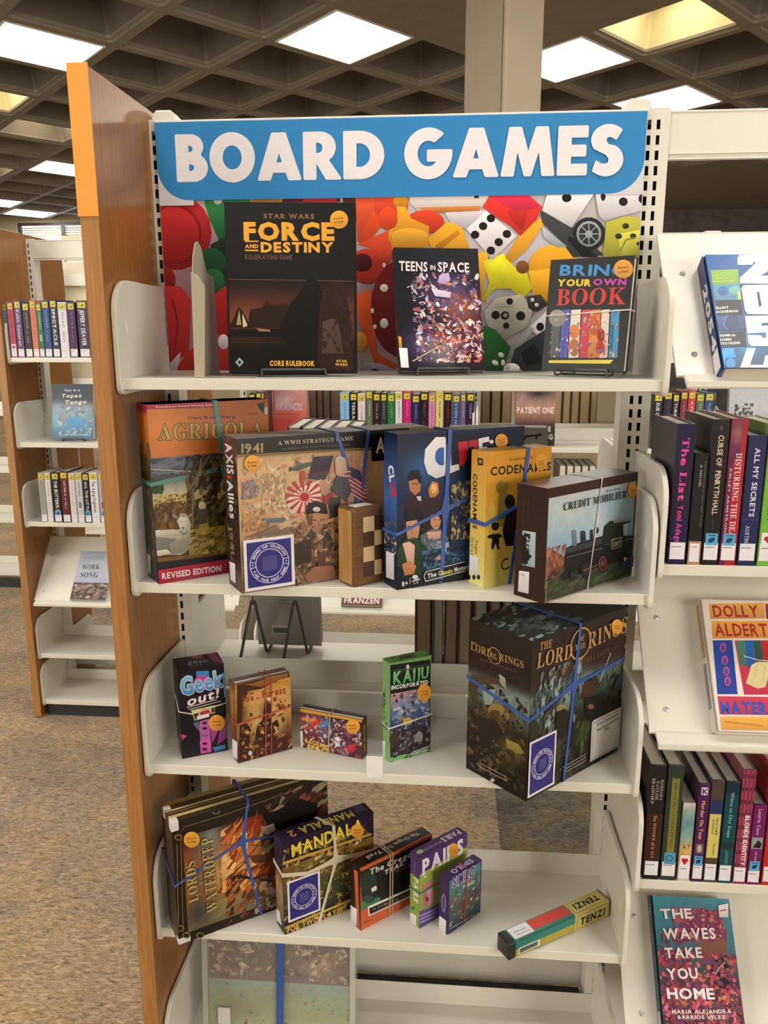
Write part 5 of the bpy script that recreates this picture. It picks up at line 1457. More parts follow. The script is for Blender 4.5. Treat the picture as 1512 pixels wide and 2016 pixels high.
# -- fox card game
Nn, ya, w, h, d = (6.95, -8.5), 35, 4.35, 6.26, 1.2
t = carton('game_box', 'small tan and brown box with a painted fox scene tied with thin red bands', 'game box', Nn, z, ya, w, h, d, plain('burnt orange card', '#8a5528', rough=0.4))
a = F_(Nn, z, ya, w, h, d, 'front', CC)
a.field(0, 0, w, h, 16, 22, [(0, '#3a1c10'), (.2, '#5c3018'), (.45, '#c2974e'), (.75, '#cfa25a'), (1, '#b8803c')], [(2.4, 2.6, 1.1, 1.2, '#d9b97a', .9), (.4, 3.6, .7, 2, '#3a2014', .8), (2.2, 3.6, .5, 1.0, '#4a2414', .7), (4.1, 1.6, .6, 1.4, '#5c2c14', .7)], rough=.12, seed=6)
a.pp([520, 500, 640, 450, 720, 460, 780, 440, 780, 470, 700, 490, 640, 520, 580, 530, 550, 590, 545, 680, 520, 700], '#3c2214'); a.pp([560, 500, 770, 440, 775, 470, 640, 510], '#8c5a28')
a.pt('The', 568, 552, 602, 546, 20, '#8c3418', style='bold'); a.pt('Fox', 545, 588, 606, 576, 34, '#8c3418', style='bold'); a.pt('in', 614, 572, 634, 568, 12, '#8c3418'); a.pt('the', 668, 526, 694, 520, 14, '#8c3418'); a.pt('Forest', 646, 564, 762, 540, 36, '#8c3418', style='bold')
a.pp([655, 610, 670, 585, 695, 600, 690, 700, 660, 720, 645, 680], '#3a2016'); a.pp([665, 565, 700, 560, 690, 590, 672, 588], '#e6d4b4')
a.pp([535, 700, 570, 690, 590, 720, 575, 840, 540, 870, 530, 800], '#34180e'); a.pp([610, 760, 620, 700, 660, 660, 690, 690, 720, 670, 730, 700, 700, 745, 730, 760, 770, 770, 790, 800, 640, 850, 610, 840], '#2c1810')
a.pp([565, 770, 640, 790, 780, 750, 790, 810, 640, 860, 540, 885, 530, 860], '#3c1c10'); a.dabs((540, 600, 790, 860), 30, ['#5a3018', '#2c160e', '#8a5024', '#c29a58'], .08, .25, 8, asp=1.5)
a.pe(586, 838, 10, 12, '#c9c2ba'); a.pe(555, 852, 9, 8, '#b5582a')
a.pp([720, 478, 778, 462, 780, 505, 722, 500], '#cf8f34'); a.pt('Return to Desk', 726, 490, 772, 482, 6, '#3a2410')
a.on(t)
a = F_(Nn, z, ya, w, h, d, 'left', CC)
a.field(0, 0, d, h, 4, 18, [(0, '#2a1812'), (.4, '#7a4a24'), (.8, '#b07a3a'), (1, '#4a3020')], rough=.25, seed=7); a.pp([497, 765, 522, 785, 522, 870, 500, 855], '#dbd8d8'); a.pt('THE FOX IN THE FOREST', 500, 560, 505, 740, 12, '#4a2814'); a.on(t)
lidtop(t, w, d, h, '#5e4632')
m = MB().box(.1, .3, h, w - .1, .5, h + .015).build('white_edge', WHITE, t)
band(t, 'rubber_band', wrap_h(w, d, 3.15, 3.55), .05, REDB, .5, label='thin red band lying across')
band(t, 'rubber_band', wrap_v(h, d, 2.15, 2.35), .035, REDB, .5, label='thin red band standing upright, first')
band(t, 'rubber_band', wrap_v(h, d, 2.62, 2.8), .035, REDB, .5, label='thin red band standing upright, second')

# -- low wallet-like card game turned the other way
Nn, ya, w, h, d = (11.15, -5.7), -17, 5.15, 3.2, .9
t = carton('game_box', 'low wide card game box with a colourful battle scene, turned the other way, tan band', 'game box', Nn, z, ya, w, h, d, plain('dark plum card', '#2c1c24', rough=0.4))
a = F_(Nn, z, ya, w, h, d, 'front', CC)
a.field(0, 0, w, h, 18, 12, [(0, '#4a2430'), (.4, '#5a2a30'), (.7, '#2a2440'), (1, '#2a2030')], [(.8, 2.1, 1.3, .6, '#d8502a', .9), (2.0, 2.0, .6, .7, '#3f8fc8', .9), (3.4, 1.4, 1, 1, '#4a3050', .7)], rough=.2, seed=9)
a.pp([826, 614, 1160, 672, 1160, 690, 826, 632], '#cf932c'); a.pp([826, 600, 1160, 655, 1160, 668, 826, 614], '#2a2226')
a.pe(880, 680, 60, 26, '#c9402a'); a.pe(870, 672, 40, 12, '#e2803c'); a.pp([940, 670, 985, 672, 980, 720, 945, 730], '#3c86b8')
a.dabs((835, 690, 1140, 860), 80, ['#5c2a3a', '#2a1c2c', '#8a4050', '#b9a8a8', '#3a3050', '#7a3030', '#d0c8c8', '#a83040'], .06, .2, 5, asp=1.5)
a.pt('LEGEND', 862, 782, 975, 822, 22, '#d8b040', style='heavy'); a.pt('SPACE', 870, 812, 982, 846, 22, '#d8c050', style='heavy')
a.pp([1005, 760, 1030, 755, 1030, 800, 1010, 810], '#e6e0dc'); a.pe(1088, 815, 22, 20, '#c22c3c'); a.dabs((975, 690, 1060, 830), 20, ['#a89aa4', '#d8d0d0', '#6a4a5c'], .05, .14, 3)
a.pp([832, 725, 848, 728, 850, 808, 834, 804], '#dcdadc'); a.sticker(1097, 705, 35); a.on(t)
MB().box(0, .12, h, w, .26, h + .05).build('flap', plain('white card edge', '#cfc6b8', rough=.6), t)
MB().box(0, .5, h, w, .62, h + .1).build('flap', plain('dark card edge', '#3a2f30', rough=.6), t)
a = Face(d, h, (*Nn, z + .01), ya, 0, 'right', d, '#3b2a18', box=(w, h)); a.text('SPACE', d * .65, .4, .32, '#a08a30', w=2.2, rot=90, style='bold'); a.on(t)
band(t, 'rubber_band', wrap_v(h, d, 2.35, 2.55), .04, TANB, .5, label='tan rubber band')

# -- green monster card game
Nn, ya, w, h, d = (18.12, -7.45), 31, 3.5, 7.85, 1.1
t = carton('game_box', 'slim green box with dripping green letters and a blue painted beast, white string', 'game box', Nn, z, ya, w, h, d, plain('green printed card', '#74a566', rough=0.4))
a = F_(Nn, z, ya, w, h, d, 'front', CD)
a.rect(0, 0, w, h, '#74a566')
a.pp([76, 430, 290, 400, 290, 850, 76, 905], '#17181a')
a.pp([80, 585, 288, 545, 288, 560, 80, 600], '#c08a84'); a.field(.1, .35, w - .12, 5.2, 12, 18, [(0, '#1c1418'), (.35, '#2a1c24'), (.55, '#24407a'), (.8, '#5c6a98'), (1, '#b88a8c')], [(1.2, 4.0, .7, .8, '#a8b4c8', .8)], rough=.2, seed=3)
a.dabs((85, 590, 285, 740), 44, ['#2a4070', '#1a2444', '#7c8cb4', '#c8ccd8', '#3c4a5c', '#101828', '#a89a70'], .06, .28, 6, asp=1.7)
a.dabs((80, 750, 290, 900), 36, ['#1c1618', '#34262c', '#6a5a64', '#2a4a44', '#8a8088', '#120e12'], .08, .26, 8, asp=1.4)
a.pe(95, 826, 25, 36, '#3c2c2a'); a.pe(230, 810, 18, 30, '#7a8078'); a.pp([140, 720, 170, 705, 200, 720, 185, 745, 150, 750], '#b09a3c')
a.pp([90, 455, 290, 420, 290, 440, 90, 478], '#35402c'); a.pe(168, 440, 9, 14, '#c9c6b8')
a.pt('KAIJU', 90, 530, 278, 496, 66, '#4a9a58', style='heavy', out='#10180f', ow=.05, c2='#8cc88c')
a.pt('INCORPORATED', 80, 560, 276, 528, 22, '#e0ded6', style='heavy')
a.pl([195, 890, 280, 862], 4, '#c8ccd0'); a.pl([180, 905, 280, 876], 4, '#c8ccd0')
a.sticker(256, 575, 36, 46); a.on(t)
a = F_(Nn, z, ya, w, h, d, 'left', CD)
a.rect(0, 0, d, h, '#82b271'); a.dabs((24, 560, 60, 740), 14, ['#2c4026', '#8cb476', '#3c5c34'], .06, .2, 2, asp=2, rot=80); a.line([(.25, 5.3), (.8, 5.3), (.8, 6.0), (.25, 6.0), (.25, 5.3)], .06, '#c8d8bc'); a.pp([25, 820, 50, 835, 50, 932, 25, 915], '#d8dcd4'); a.on(t)
a = F_(Nn, z, ya, w, h, d, 'top', CD)
a.rect(0, 0, w, d, '#6a9c58'); a.rect(1.2, .3, 1.2, .5, '#241c18'); a.dabs((60, 360, 270, 410), 14, ['#3a6430', '#6a9c58', '#2a4a24'], .06, .2, 2, asp=2, rot=10); a.on(t)
band(t, 'elastic_string', wrap_h(w, d, 2.75, 3.15), .05, WHITEB, 1, label='white elastic string')

# -- big dark adventure box hanging over the shelf edge
Nn, ya, w, h, d = (27.8, -11.85), 44.5, 10.6, 11.6, 5.7
t = carton('game_box', 'big dark box with gold lettering and a forest fight, overhanging the shelf, blue crossed bands', 'game box', Nn, z, ya, w, h, d, plain('black brown card', '#1c1613', rough=0.35))
a = F_(Nn, z, ya, w, h, d, 'front', CD)
a.field(0, 0, w, h, 30, 30, [(0, '#120f0c'), (.2, '#17130e'), (.35, '#1d2014'), (.5, '#3a4a46'), (.63, '#5c7270'), (.68, '#34221c'), (.75, '#2c1c18'), (1, '#201a17')], [(2.0, 5.2, 1.2, 2.0, '#1c1810', .9), (6.5, 4.5, 2.0, 1.6, '#17140f', .9), (4.0, 6.6, 1, 1.2, '#8aa0a0', .7), (6.0, 6.8, .8, 1, '#93a8a6', .8), (9.8, 6.0, 1, 1.2, '#6c8280', .6), (6.6, 3.1, 1.2, .8, '#3c5420', .9), (2.2, 2.9, 1, .8, '#3a4a20', .7)], rough=.16, seed=12)
a.dabs((820, 620, 1300, 1000), 90, ['#1a1610', '#2c2a1c', '#3c4824', '#4a3a28', '#14110d', '#4c5640', '#241e14'], .06, .4, 15, asp=2.4, rot=65)
a.dabs((850, 480, 1080, 720), 26, ['#6f8886', '#4c605e', '#8ca09e', '#2a2e28'], .1, .4, 3, asp=2.4, rot=80)
a.pp([890, 680, 960, 610, 1010, 560, 1014, 568, 960, 625, 895, 692], '#2a2218'); a.pe(985, 660, 30, 22, '#8a7850'); a.pp([950, 680, 1000, 660, 1040, 690, 1060, 800, 960, 820], '#1e1a12')
a.pp([1105, 520, 1130, 485, 1150, 500, 1160, 540, 1190, 510, 1198, 525, 1140, 590, 1110, 610, 1085, 615], '#4a3020'); a.pe(1130, 500, 16, 18, '#2c1c12'); a.pl([1185, 520, 1215, 440, 1245, 365], 4, '#b9c4c0')
a.pp([1100, 600, 1180, 590, 1230, 640, 1260, 620, 1310, 600, 1320, 700, 1200, 760, 1120, 720], '#1c1812'); a.pe(1140, 650, 16, 14, '#7a5c3c')
a.pp([805, 740, 840, 720, 870, 760, 860, 820, 805, 830], '#2a3018')
# gold lettering
G = '#b08c56'
a.pt('THE', 868, 352, 930, 334, 40, G, style='serif'); a.pt('LORD', 850, 448, 1036, 392, 74, G, style='serif'); a.pt('RINGS', 1122, 345, 1330, 250, 74, G, style='serif')
c = a.P(1085, 315); a.ring(c[0], c[1], 1.18, .13, '#b98a48', n=34, sy=1.0)
a.pt('OF', 1068, 310, 1104, 298, 30, G, style='serif'); a.pt('THE', 1052, 352, 1110, 334, 26, G, style='serif')
a.pt('JOURNEYS IN MIDDLE EARTH', 932, 494, 1235, 362, 28, '#6a4a30', style='serif'); a.pl([885, 508, 925, 490], 3, '#5a4030'); a.pl([1240, 350, 1285, 325], 3, '#5a4030')
a.pl([820, 590, 1325, 370], 2, '#4a3a30')
for q in range(3):
    a.pl([990, 972 + q * 17, 1112, 900 + q * 16], 4, '#8c8a84')
p = a.P(800, 1145); s_ = 2.75; a.seal(p[0] + .02, .25, 2.85, 4.15)
a.pp([1142, 735, 1150, 722, 1306, 645, 1302, 850, 1132, 943], '#cfcbc6'); a.pl([1150, 735, 1298, 662, 1295, 845, 1140, 930, 1150, 735], 3, '#5a5654')
a.pt('Free Companion', 1170, 752, 1282, 692, 14, '#3a3836', style='bold'); a.pt('App Required For', 1166, 782, 1284, 716, 13, '#3a3836', style='bold'); a.pt('Play', 1208, 778, 1238, 762, 13, '#3a3836', style='bold')
a.sticker(1276, 225, 30, 40); a.on(t)
a = F_(Nn, z, ya, w, h, d, 'left', CD)
a.field(0, 0, d, h, 16, 30, [(0, '#0f0c0a'), (.25, '#14100c'), (.4, '#2a2416'), (.52, '#5c6a66'), (.62, '#7a8c88'), (.68, '#2c201c'), (.8, '#241b18'), (1, '#26201c')], [(1.2, 4.4, 1.2, 1.6, '#2a1e10', .9), (2.8, 5.4, .8, .8, '#8a6c40', .9), (4.3, 3.2, .9, .7, '#8a7a34', .7), (3.6, 2.2, 1, .8, '#2c3818', .7), (.6, 6.5, .5, 1.4, '#2a1c10', .9)], rough=.16, seed=14)
a.dabs((490, 620, 800, 960), 60, ['#1c150e', '#3a2c18', '#5c4a28', '#14100c', '#6a5a34', '#2c3418'], .08, .4, 5, asp=1.5)
a.pp([496, 495, 520, 480, 660, 505, 690, 545, 680, 555, 650, 530, 540, 535, 530, 600, 560, 650, 540, 660, 510, 600, 496, 560], '#4a3a24'); a.pp([655, 475, 690, 500, 695, 560, 672, 540, 662, 520], '#9a9a8c')
a.pe(640, 670, 44, 36, '#8a7244'); a.pe(632, 690, 30, 22, '#4c3a20'); a.pe(700, 700, 14, 20, '#7c6a3a'); a.pp([570, 560, 640, 560, 620, 640, 580, 640], '#8c9c98')
a.pp([690, 820, 760, 850, 792, 900, 760, 900, 700, 870], '#8c7c3c'); a.pp([560, 700, 650, 740, 680, 800, 560, 860, 540, 780], '#241a10')
a.pt('THE', 508, 316, 540, 326, 14, G, style='serif'); a.pt('LORD', 506, 346, 618, 392, 38, G, style='serif'); a.pt('RINGS', 656, 402, 788, 448, 36, G, style='serif')
c = a.P(632, 380); a.ring(c[0], c[1], .6, .06, '#c08f4c', n=28); a.pt('OF', 620, 378, 642, 386, 12, G, style='serif'); a.pt('THE', 616, 394, 646, 404, 12, G, style='serif')
a.pt('JOURNEYS IN MIDDLE EARTH', 555, 400, 750, 470, 9, '#6c4a38', style='bold')
a.pl([556, 950, 690, 1022], 3, '#a09c94'); a.pl([552, 968, 700, 1046], 3, '#a09c94'); a.pp([608, 1040, 622, 1028, 636, 1042, 620, 1058], '#a8b4b8'); a.on(t)
a = F_(Nn, z, ya, w, h, d, 'top', CD)
a.field(0, 0, w, d, 20, 12, [(0, '#2a2f30'), (1, '#14110e')], [(3, 2, 2, 1.2, '#6c8084', .8), (1.5, 3.5, 1, 1, '#3a4a44', .7)], rough=.25, seed=1); a.dabs((540, 150, 1000, 290), 30, ['#0f0d0b', '#5c7074', '#8a9a98', '#1c1814', '#3a3022'], .1, .5, 8, asp=2, rot=20); a.on(t)
band(t, 'rubber_band', [(-.06, -.06, 6.0), (4.2, -.1, 7.2), (w + .06, -.06, 7.6), (w + .06, d + .06, 7.4), (-.06, d + .06, 7.2)], .13, BLUEB, .3, joint=(4.3, -.1, 7.2), label='blue silicone band lying across')
band(t, 'rubber_band', wrap_v(h, d, 4.0, 5.0), .14, BLUEB, .3, joint=(4.5, -.1, 7.2), label='blue silicone band standing upright')

# price-label holder hanging on the lip
tag(MB().box(16.6, -9.2, 33.95, 17.75, -9.12, 35.6).build('shelf_label', plain('white glossy label', '#e6e4e0', rough=.25)), 'blank white label stuck to the front lip, between the low box and the green box', 'label')

# ------------------------------------------------------------ fourth shelf
CE = (280, 1530, 2.908); CF = (660, 1530, 2.439)
z = 20.08
# -- big game with its expansion, leaning stack of two boxes bound together
Nn, ya, w, h, d = (2.35, -10.7), 34, 12.6, 10.35, 2.3
t = carton('game_box', 'big worn fantasy game box with fiery orange artwork and gold sideways title, blue bands', 'game box', Nn, z, ya, w, h, d, plain('dark umber card', '#2c2118', rough=0.35))
a = F_(Nn, z, ya, w, h, d, 'front', CE)
a.rect(0, 0, w, h, '#241b12')
a.field(.75, .8, w, 8.9, 34, 28, [(0, '#6b6a50'), (.15, '#7a5a2c'), (.4, '#b06a2c'), (.7, '#a0502a'), (.9, '#5a2a1c'), (1, '#34201a')], [(1.6, 2.4, 1.1, 1.6, '#20303a', .95), (1.6, 5, 1, 2.2, '#5c5a44', .8), (2.8, 8, 1, 1.6, '#7d8a84', .8), (4.4, 5.2, 1.3, 1.6, '#e8c878', .95), (6.2, 6, 1.2, 1.2, '#d8884a', .8), (6.5, 8, 2, 1, '#b0341c', .85), (9, 7, 2.4, 2, '#1a1512', .9), (7.5, 3.6, 1.2, 1.4, '#6d2c1a', .8), (4, 2.2, 1.4, 1.2, '#8a8a60', .7), (9.5, 3, 2, 2, '#4a2216', .7)], rough=.14, seed=21)
FL = random.Random(4)
for q in range(46):
    x0, y0 = FL.uniform(450, 640), FL.uniform(330, 700); ln = FL.uniform(60, 190); c = FL.choice(['#d98f42', '#b5602c', '#8f3a1e', '#e6c27c', '#c4732f', '#a04a24', '#e0a458'])
    pts = []
    for k in range(6):
        t_ = k / 5; pts += [x0 + ln * .55 * t_ + 14 * math.sin(t_ * 5 + q), y0 - ln * t_ + 10 * math.sin(t_ * 4 + q * 2)]
    a.pl(pts, FL.uniform(14, 34), c, 1.5)
a.dabs((480, 560, 740, 740), 26, ['#8a3a20', '#5c2a1a', '#a85a2c', '#3a1c14'], .06, .3, 3, asp=2.4, rot=40)
a.dabs((680, 100, 1120, 340), 40, ['#1c1512', '#3a1c14', '#6a3420', '#100c0a', '#8a8068'], .1, .6, 4, asp=1.8, rot=30)
a.pp([680, 210, 760, 190, 900, 120, 1000, 150, 1000, 260, 800, 300, 720, 280], '#15110f'); a.pp([690, 280, 750, 262, 760, 300, 710, 330, 680, 310], '#9a9080')
a.pp([505, 575, 540, 555, 740, 590, 740, 600, 540, 570, 520, 600], '#2a1a12'); a.pp([610, 450, 740, 430, 760, 480, 640, 490], '#5a3a24'); a.pe(700, 630, 34, 40, '#a88a70'); a.dabs((640, 580, 760, 740), 20, ['#7a4a34', '#3a2018', '#b09a88'], .1, .3, 6)
a.pe(580, 322, 18, 12, '#e6d8d0'); a.pl([450, 385, 760, 388], 3, '#6a4a2a')
# ornate frame
fr = '#8d7a48'
a.pl([232, 890, 262, 880, 480, 800, 740, 700], 3, fr); a.pl([225, 300, 240, 280, 470, 210, 900, 60], 3, fr); a.pl([218, 330, 232, 880], 3, fr); a.pl([196, 380, 205, 840], 3, fr)
for x, y in ((240, 210), (290, 200), (205, 340), (215, 860), (250, 900), (330, 900), (380, 150), (420, 190)):
    a.pe(x, y, 22, 18, fr, n=14); a.pe(x, y, 17, 13, '#241b12', n=14)
a.pp([500, 150, 740, 60, 1110, -60, 1110, -30, 740, 90, 500, 175], '#3c2c22'); a.pt('WATERDEEP', 500, 150, 630, 112, 20, '#6a5a44', style='serif')
# title, set sideways
a.pt('LORDS', 318, 700, 298, 470, 56, '#b9a45c', style='serif', out='#3a3424', ow=.03); a.pt('OF', 342, 600, 338, 540, 22, '#8a8a7c', style='serif')
a.pt('WATERDEEP', 432, 752, 400, 332, 66, '#b0a068', style='serif', out='#3a3424', ow=.03); a.pt('A GAME OF LORDS', 456, 640, 446, 470, 10, '#5a5040')
a.sticker(280, 352, 46); a.on(t)
a = F_(Nn, z, ya, w, h, d, 'left', CE)
a.rect(0, 0, d, h, '#3a2c20'); a.field(.1, .1, d - .1, h - .1, 5, 20, [(0, '#4a382a'), (.5, '#2c2019'), (1, '#5a4836')], rough=.3, seed=4); a.on(t)
a = F_(Nn, z, ya, w, h, d, 'top', CE)
a.rect(0, 0, w, d, '#3c2e22'); a.line([(0, .75), (w, .75)], .34, '#c2ac74'); a.line([(0, 1.25), (w, 1.25)], .12, '#8a744c'); a.line([(0, 1.6), (w, 1.6)], .18, '#d0bd86'); a.line([(0, 2.0), (w, 2.0)], .1, '#5c4a34'); a.on(t)
CAP = plain('white tape corner', '#d9d5cf', rough=.5)
for q, (x0, y0, z0, x1, y1, z1) in enumerate(((-.04, -.04, h - .75, .55, .6, h + .04), (-.04, d - .5, h - .75, .5, d + .04, h + .04), (-.04, -.04, -.004, .9, .5, .5))):
    MB().box(x0, y0, z0, x1, y1, z1).build('corner_tape', CAP, t, bevel=.05)
# expansion box behind it, bound by the same bands
MB().box(.1, d + .02, 0, w - .3, d + 1.0, h - .3).build('inner_box', plain('second box, brown', '#4a3a2c', rough=.4), t, bevel=.05)
MB().box(.02, d + .1, h - .35, w - .4, d + .9, h - .2).build('gold_edge', plain('gold printed edge', '#b09a5c', rough=.35), t)
MB().prism([(x_, 0, 0) for x_ in ()] or [(.9 + .42 * math.cos(k_ * .524), d + .45 + .3 * math.sin(k_ * .524), h - .19) for k_ in range(12)], (0, 0, .02), (0, 0, 0)).build('desk_sticker', plain('ochre sticker', '#b8934a', rough=.5), t)
band(t, 'rubber_band', [(-.07, -.07, 5.1), (5.2, -.1, 7.1), (w + .06, -.06, 6.0), (w + .06, d + 1.08, 6.0), (-.07, d + 1.08, 6.2)], .1, BLUEB, .3, joint=(5.2, -.1, 7.1), label='blue silicone band lying across')
band(t, 'rubber_band', [(6.6, -.07, 0), (5.3, -.1, 7.0), (5.9, -.07, h + .06), (5.9, d + 1.08, h + .06), (6.2, d + 1.08, 0)], .12, BLUEB, .3, joint=(5.2, -.1, 7.1), label='blue silicone band standing upright')

# -- two-player card game, purple
Nn, ya, w, h, d = (10.15, -9.05), 35, 7.9, 8.0, 1.55
t = carton('game_box', 'purple box with yellow angular title and leafy art, cream band and a square violet sticker', 'game box', Nn, z, ya, w, h, d, plain('aubergine card', '#281a34', rough=0.35))
a = F_(Nn, z, ya, w, h, d, 'front', CE)
a.rect(0, 0, w, h, '#22162e')
a.field(0, 1.0, w, 5.85, 26, 16, [(0, '#2a2a1c'), (.5, '#4c4c28'), (1, '#7a5a24')], [(5, 3, 2, 1.2, '#2c4a30', .8)], rough=.25, seed=31)
a.dabs((800, 420, 1300, 720), 110, ['#8a7434', '#3c5a34', '#c9a850', '#2a3a24', '#5a3a1c', '#a88a44', '#1c2418', '#6c7c3c', '#d8c070'], .07, .28, 33, asp=1.9)
a.pp([735, 480, 790, 490, 1310, 318, 1310, 330, 792, 506], '#c9a040')
a.pt('MANDALA', 856, 455, 1262, 298, 66, '#e0cc40', style='bold', out='#3a2c14', ow=.03)
a.pp([815, 855, 1200, 690, 1200, 705, 816, 868], '#b9a040'); a.pt('FOR TWO PLAYERS', 830, 890, 1168, 760, 30, '#d9b04a', style='bold')
a.seal(.3, 1.0, 2.75, 3.55)
a.sticker(1228, 305, 38); a.on(t)
a = F_(Nn, z, ya, w, h, d, 'left', CE)
a.rect(0, 0, d, h, '#241a30'); a.field(.1, 1.2, d - .1, 4.9, 5, 12, [(0, '#6a4a34'), (.6, '#a88a6a'), (1, '#8a6430')], rough=.3, seed=3); a.rect(0, 5.9, d, 2.1, '#2a1e3a'); a.pp([762, 740, 786, 770, 800, 850, 768, 815], '#d8d4d8'); a.on(t)
a = F_(Nn, z, ya, w, h, d, 'top', CE)
a.rect(0, 0, w, d, '#281c38'); a.text('MANDALA', w - 1.5, d - .45, .9, '#d0bc48', w=4.6, rot=180, style='bold'); a.text('2', 1.4, d - .5, .8, '#c8803c', rot=180, style='bold'); a.rect(w - 1.2, .5, .9, .9, '#3a3a5c'); a.on(t)
band(t, 'rubber_band', [(-.08, -.08, 5.3), (2, -.14, 4.75), (4.4, -.2, 5.1), (w + .06, -.06, 4.6), (w + .06, d + .06, 5.0), (-.08, d + .08, 5.6)], .16, CREAMB, .3, joint=(4.5, -.2, 5.1), label='cream silicone band lying across')
band(t, 'rubber_band', [(2.9, -.08, 0), (4.4, -.2, 5.0), (4.3, -.1, h + .06), (3.6, d + .08, h + .06), (3.6, d + .08, 0)], .12, CREAMB, .3, joint=(4.5, -.2, 5.1), label='cream silicone band standing upright')

# -- retro trail card game
Nn, ya, w, h, d = (15.95, -8.15), 42, 7.2, 5.45, 1.35
t = carton('game_box', 'orange and black box with a white pixel ox and pixel lettering, tan bands', 'game box', Nn, z, ya, w, h, d, plain('orange printed card', '#bf5a34', rough=0.4))
a = F_(Nn, z, ya, w, h, d, 'front', CF)
a.rect(0, 0, w, h, '#c25a32')
a.pp([120, 455, 460, 290, 480, 480, 130, 632], '#141414'); a.pe(160, 510, 40, 60, '#23322a'); a.pp([122, 620, 130, 595, 215, 575, 215, 605, 125, 640], '#3f7a4e'); a.pe(160, 585, 30, 20, '#37474a')
a.pp([172, 535, 195, 520, 200, 532, 196, 545, 185, 545, 178, 555], '#dcdcd8')
a.pt('The Oregon', 165, 470, 385, 372, 26, '#cfcac4', style='bold'); a.pt('TRAIL', 235, 470, 330, 420, 20, '#cfcac4', style='heavy', shear=.2); a.pt('CARD GAME', 290, 458, 440, 400, 12, '#7a5a4a', style='bold')
a.pp([155, 622, 440, 495, 480, 478, 480, 520, 160, 668], '#d8d2cc'); a.pp([162, 630, 440, 505, 480, 490, 480, 508, 166, 660], '#171414'); a.pt('A GAME OF DYSENTERY', 180, 640, 400, 545, 10, '#8a7a6a'); a.pl([135, 700, 175, 684], 4, '#7a3018'); a.on(t)
a = F_(Nn, z, ya, w, h, d, 'left', CF)
a.rect(0, 0, d, h, '#17120f'); a.pp([90, 440, 108, 455, 118, 740, 104, 715], '#c25a32'); a.pp([70, 610, 104, 635, 102, 715, 70, 688], '#d9d6d8'); a.on(t)
a = F_(Nn, z, ya, w, h, d, 'top', CF)
a.rect(0, 0, w, d, '#161412'); a.rect(0, 0, w, .12, '#c25a32'); a.rect(0, d - .1, w, .1, '#b0502c'); a.text('The Oregon Trail', w - .8, d - .35, .42, '#c8c2bc', w=3.6, rot=180); a.text('Trail', 2.6, d - .4, .4, '#c8c2bc', w=1.4, rot=180); a.on(t)
band(t, 'rubber_band', wrap_v(h, d, 2.75, 2.85), .05, TANB, .5, label='tan rubber band, left strand')
band(t, 'rubber_band', wrap_v(h, d, 3.0, 3.1), .05, TANB, .5, label='tan rubber band, right strand')

# -- green and violet card game
Nn, ya, w, h, d = (20.45, -7.55), 43, 5.0, 6.25, 1.1
t = carton('game_box', 'slim box, violet above and lime green below, with heavy white five-letter title', 'game box', Nn, z, ya, w, h, d, plain('violet printed card', '#4a3068', rough=0.4))
a = F_(Nn, z, ya, w, h, d, 'front', CF)
a.rect(0, 0, w, h, '#52346f'); a.pp([385, 480, 640, 330, 640, 560, 395, 650], '#93a84c'); a.pp([400, 650, 640, 540, 640, 700, 400, 730], '#5c4a86')
a.pt('PAIRS', 418, 470, 614, 360, 66, '#dedbe2', style='heavy')
a.pp([418, 520, 470, 490, 476, 600, 425, 630], '#b9787a'); a.pp([440, 540, 470, 520, 474, 600, 446, 618], '#c9a0a0'); a.pe(440, 585, 8, 12, '#8a2c3c'); a.pe(430, 480, 5, 5, '#dedbe2')
for q in range(3): a.pl([405, 668 + q * 16, 480, 634 + q * 16], 5, '#b0a8cc')
a.sticker(568, 352, 24, 36); a.on(t)
a = F_(Nn, z, ya, w, h, d, 'left', CF)
a.rect(0, 0, d, h, '#8ca04a'); a.rect(0, h - 1.9, d, 1.9, '#55386f'); a.pt('PAIRS', 378, 478, 376, 590, 24, '#e2e4d8', style='heavy'); a.pt('DELUXE', 376, 400, 374, 462, 12, '#7a6098'); a.pe(374, 628, 10, 9, '#3a7a3c'); a.pp([354, 645, 390, 665, 388, 722, 354, 698], '#dedce0'); a.on(t)
a = F_(Nn, z, ya, w, h, d, 'top', CF)
a.rect(0, 0, w, d, '#5a3c78'); a.text('PAIRS', w - .3, d - .28, .62, '#dedbe2', w=1.9, rot=180, style='heavy'); a.text('DELUXE EDITION', 2.7, d - .5, .25, '#a898c0', w=1.9, rot=180); a.ell(.5, .55, .3, .22, '#a8d0a0'); a.on(t)
band(t, 'rubber_band', wrap_h(w, d, 3.15, 3.3), .06, plain('green rubber band', '#4a7a6a', rough=.5), .4, label='green rubber band')

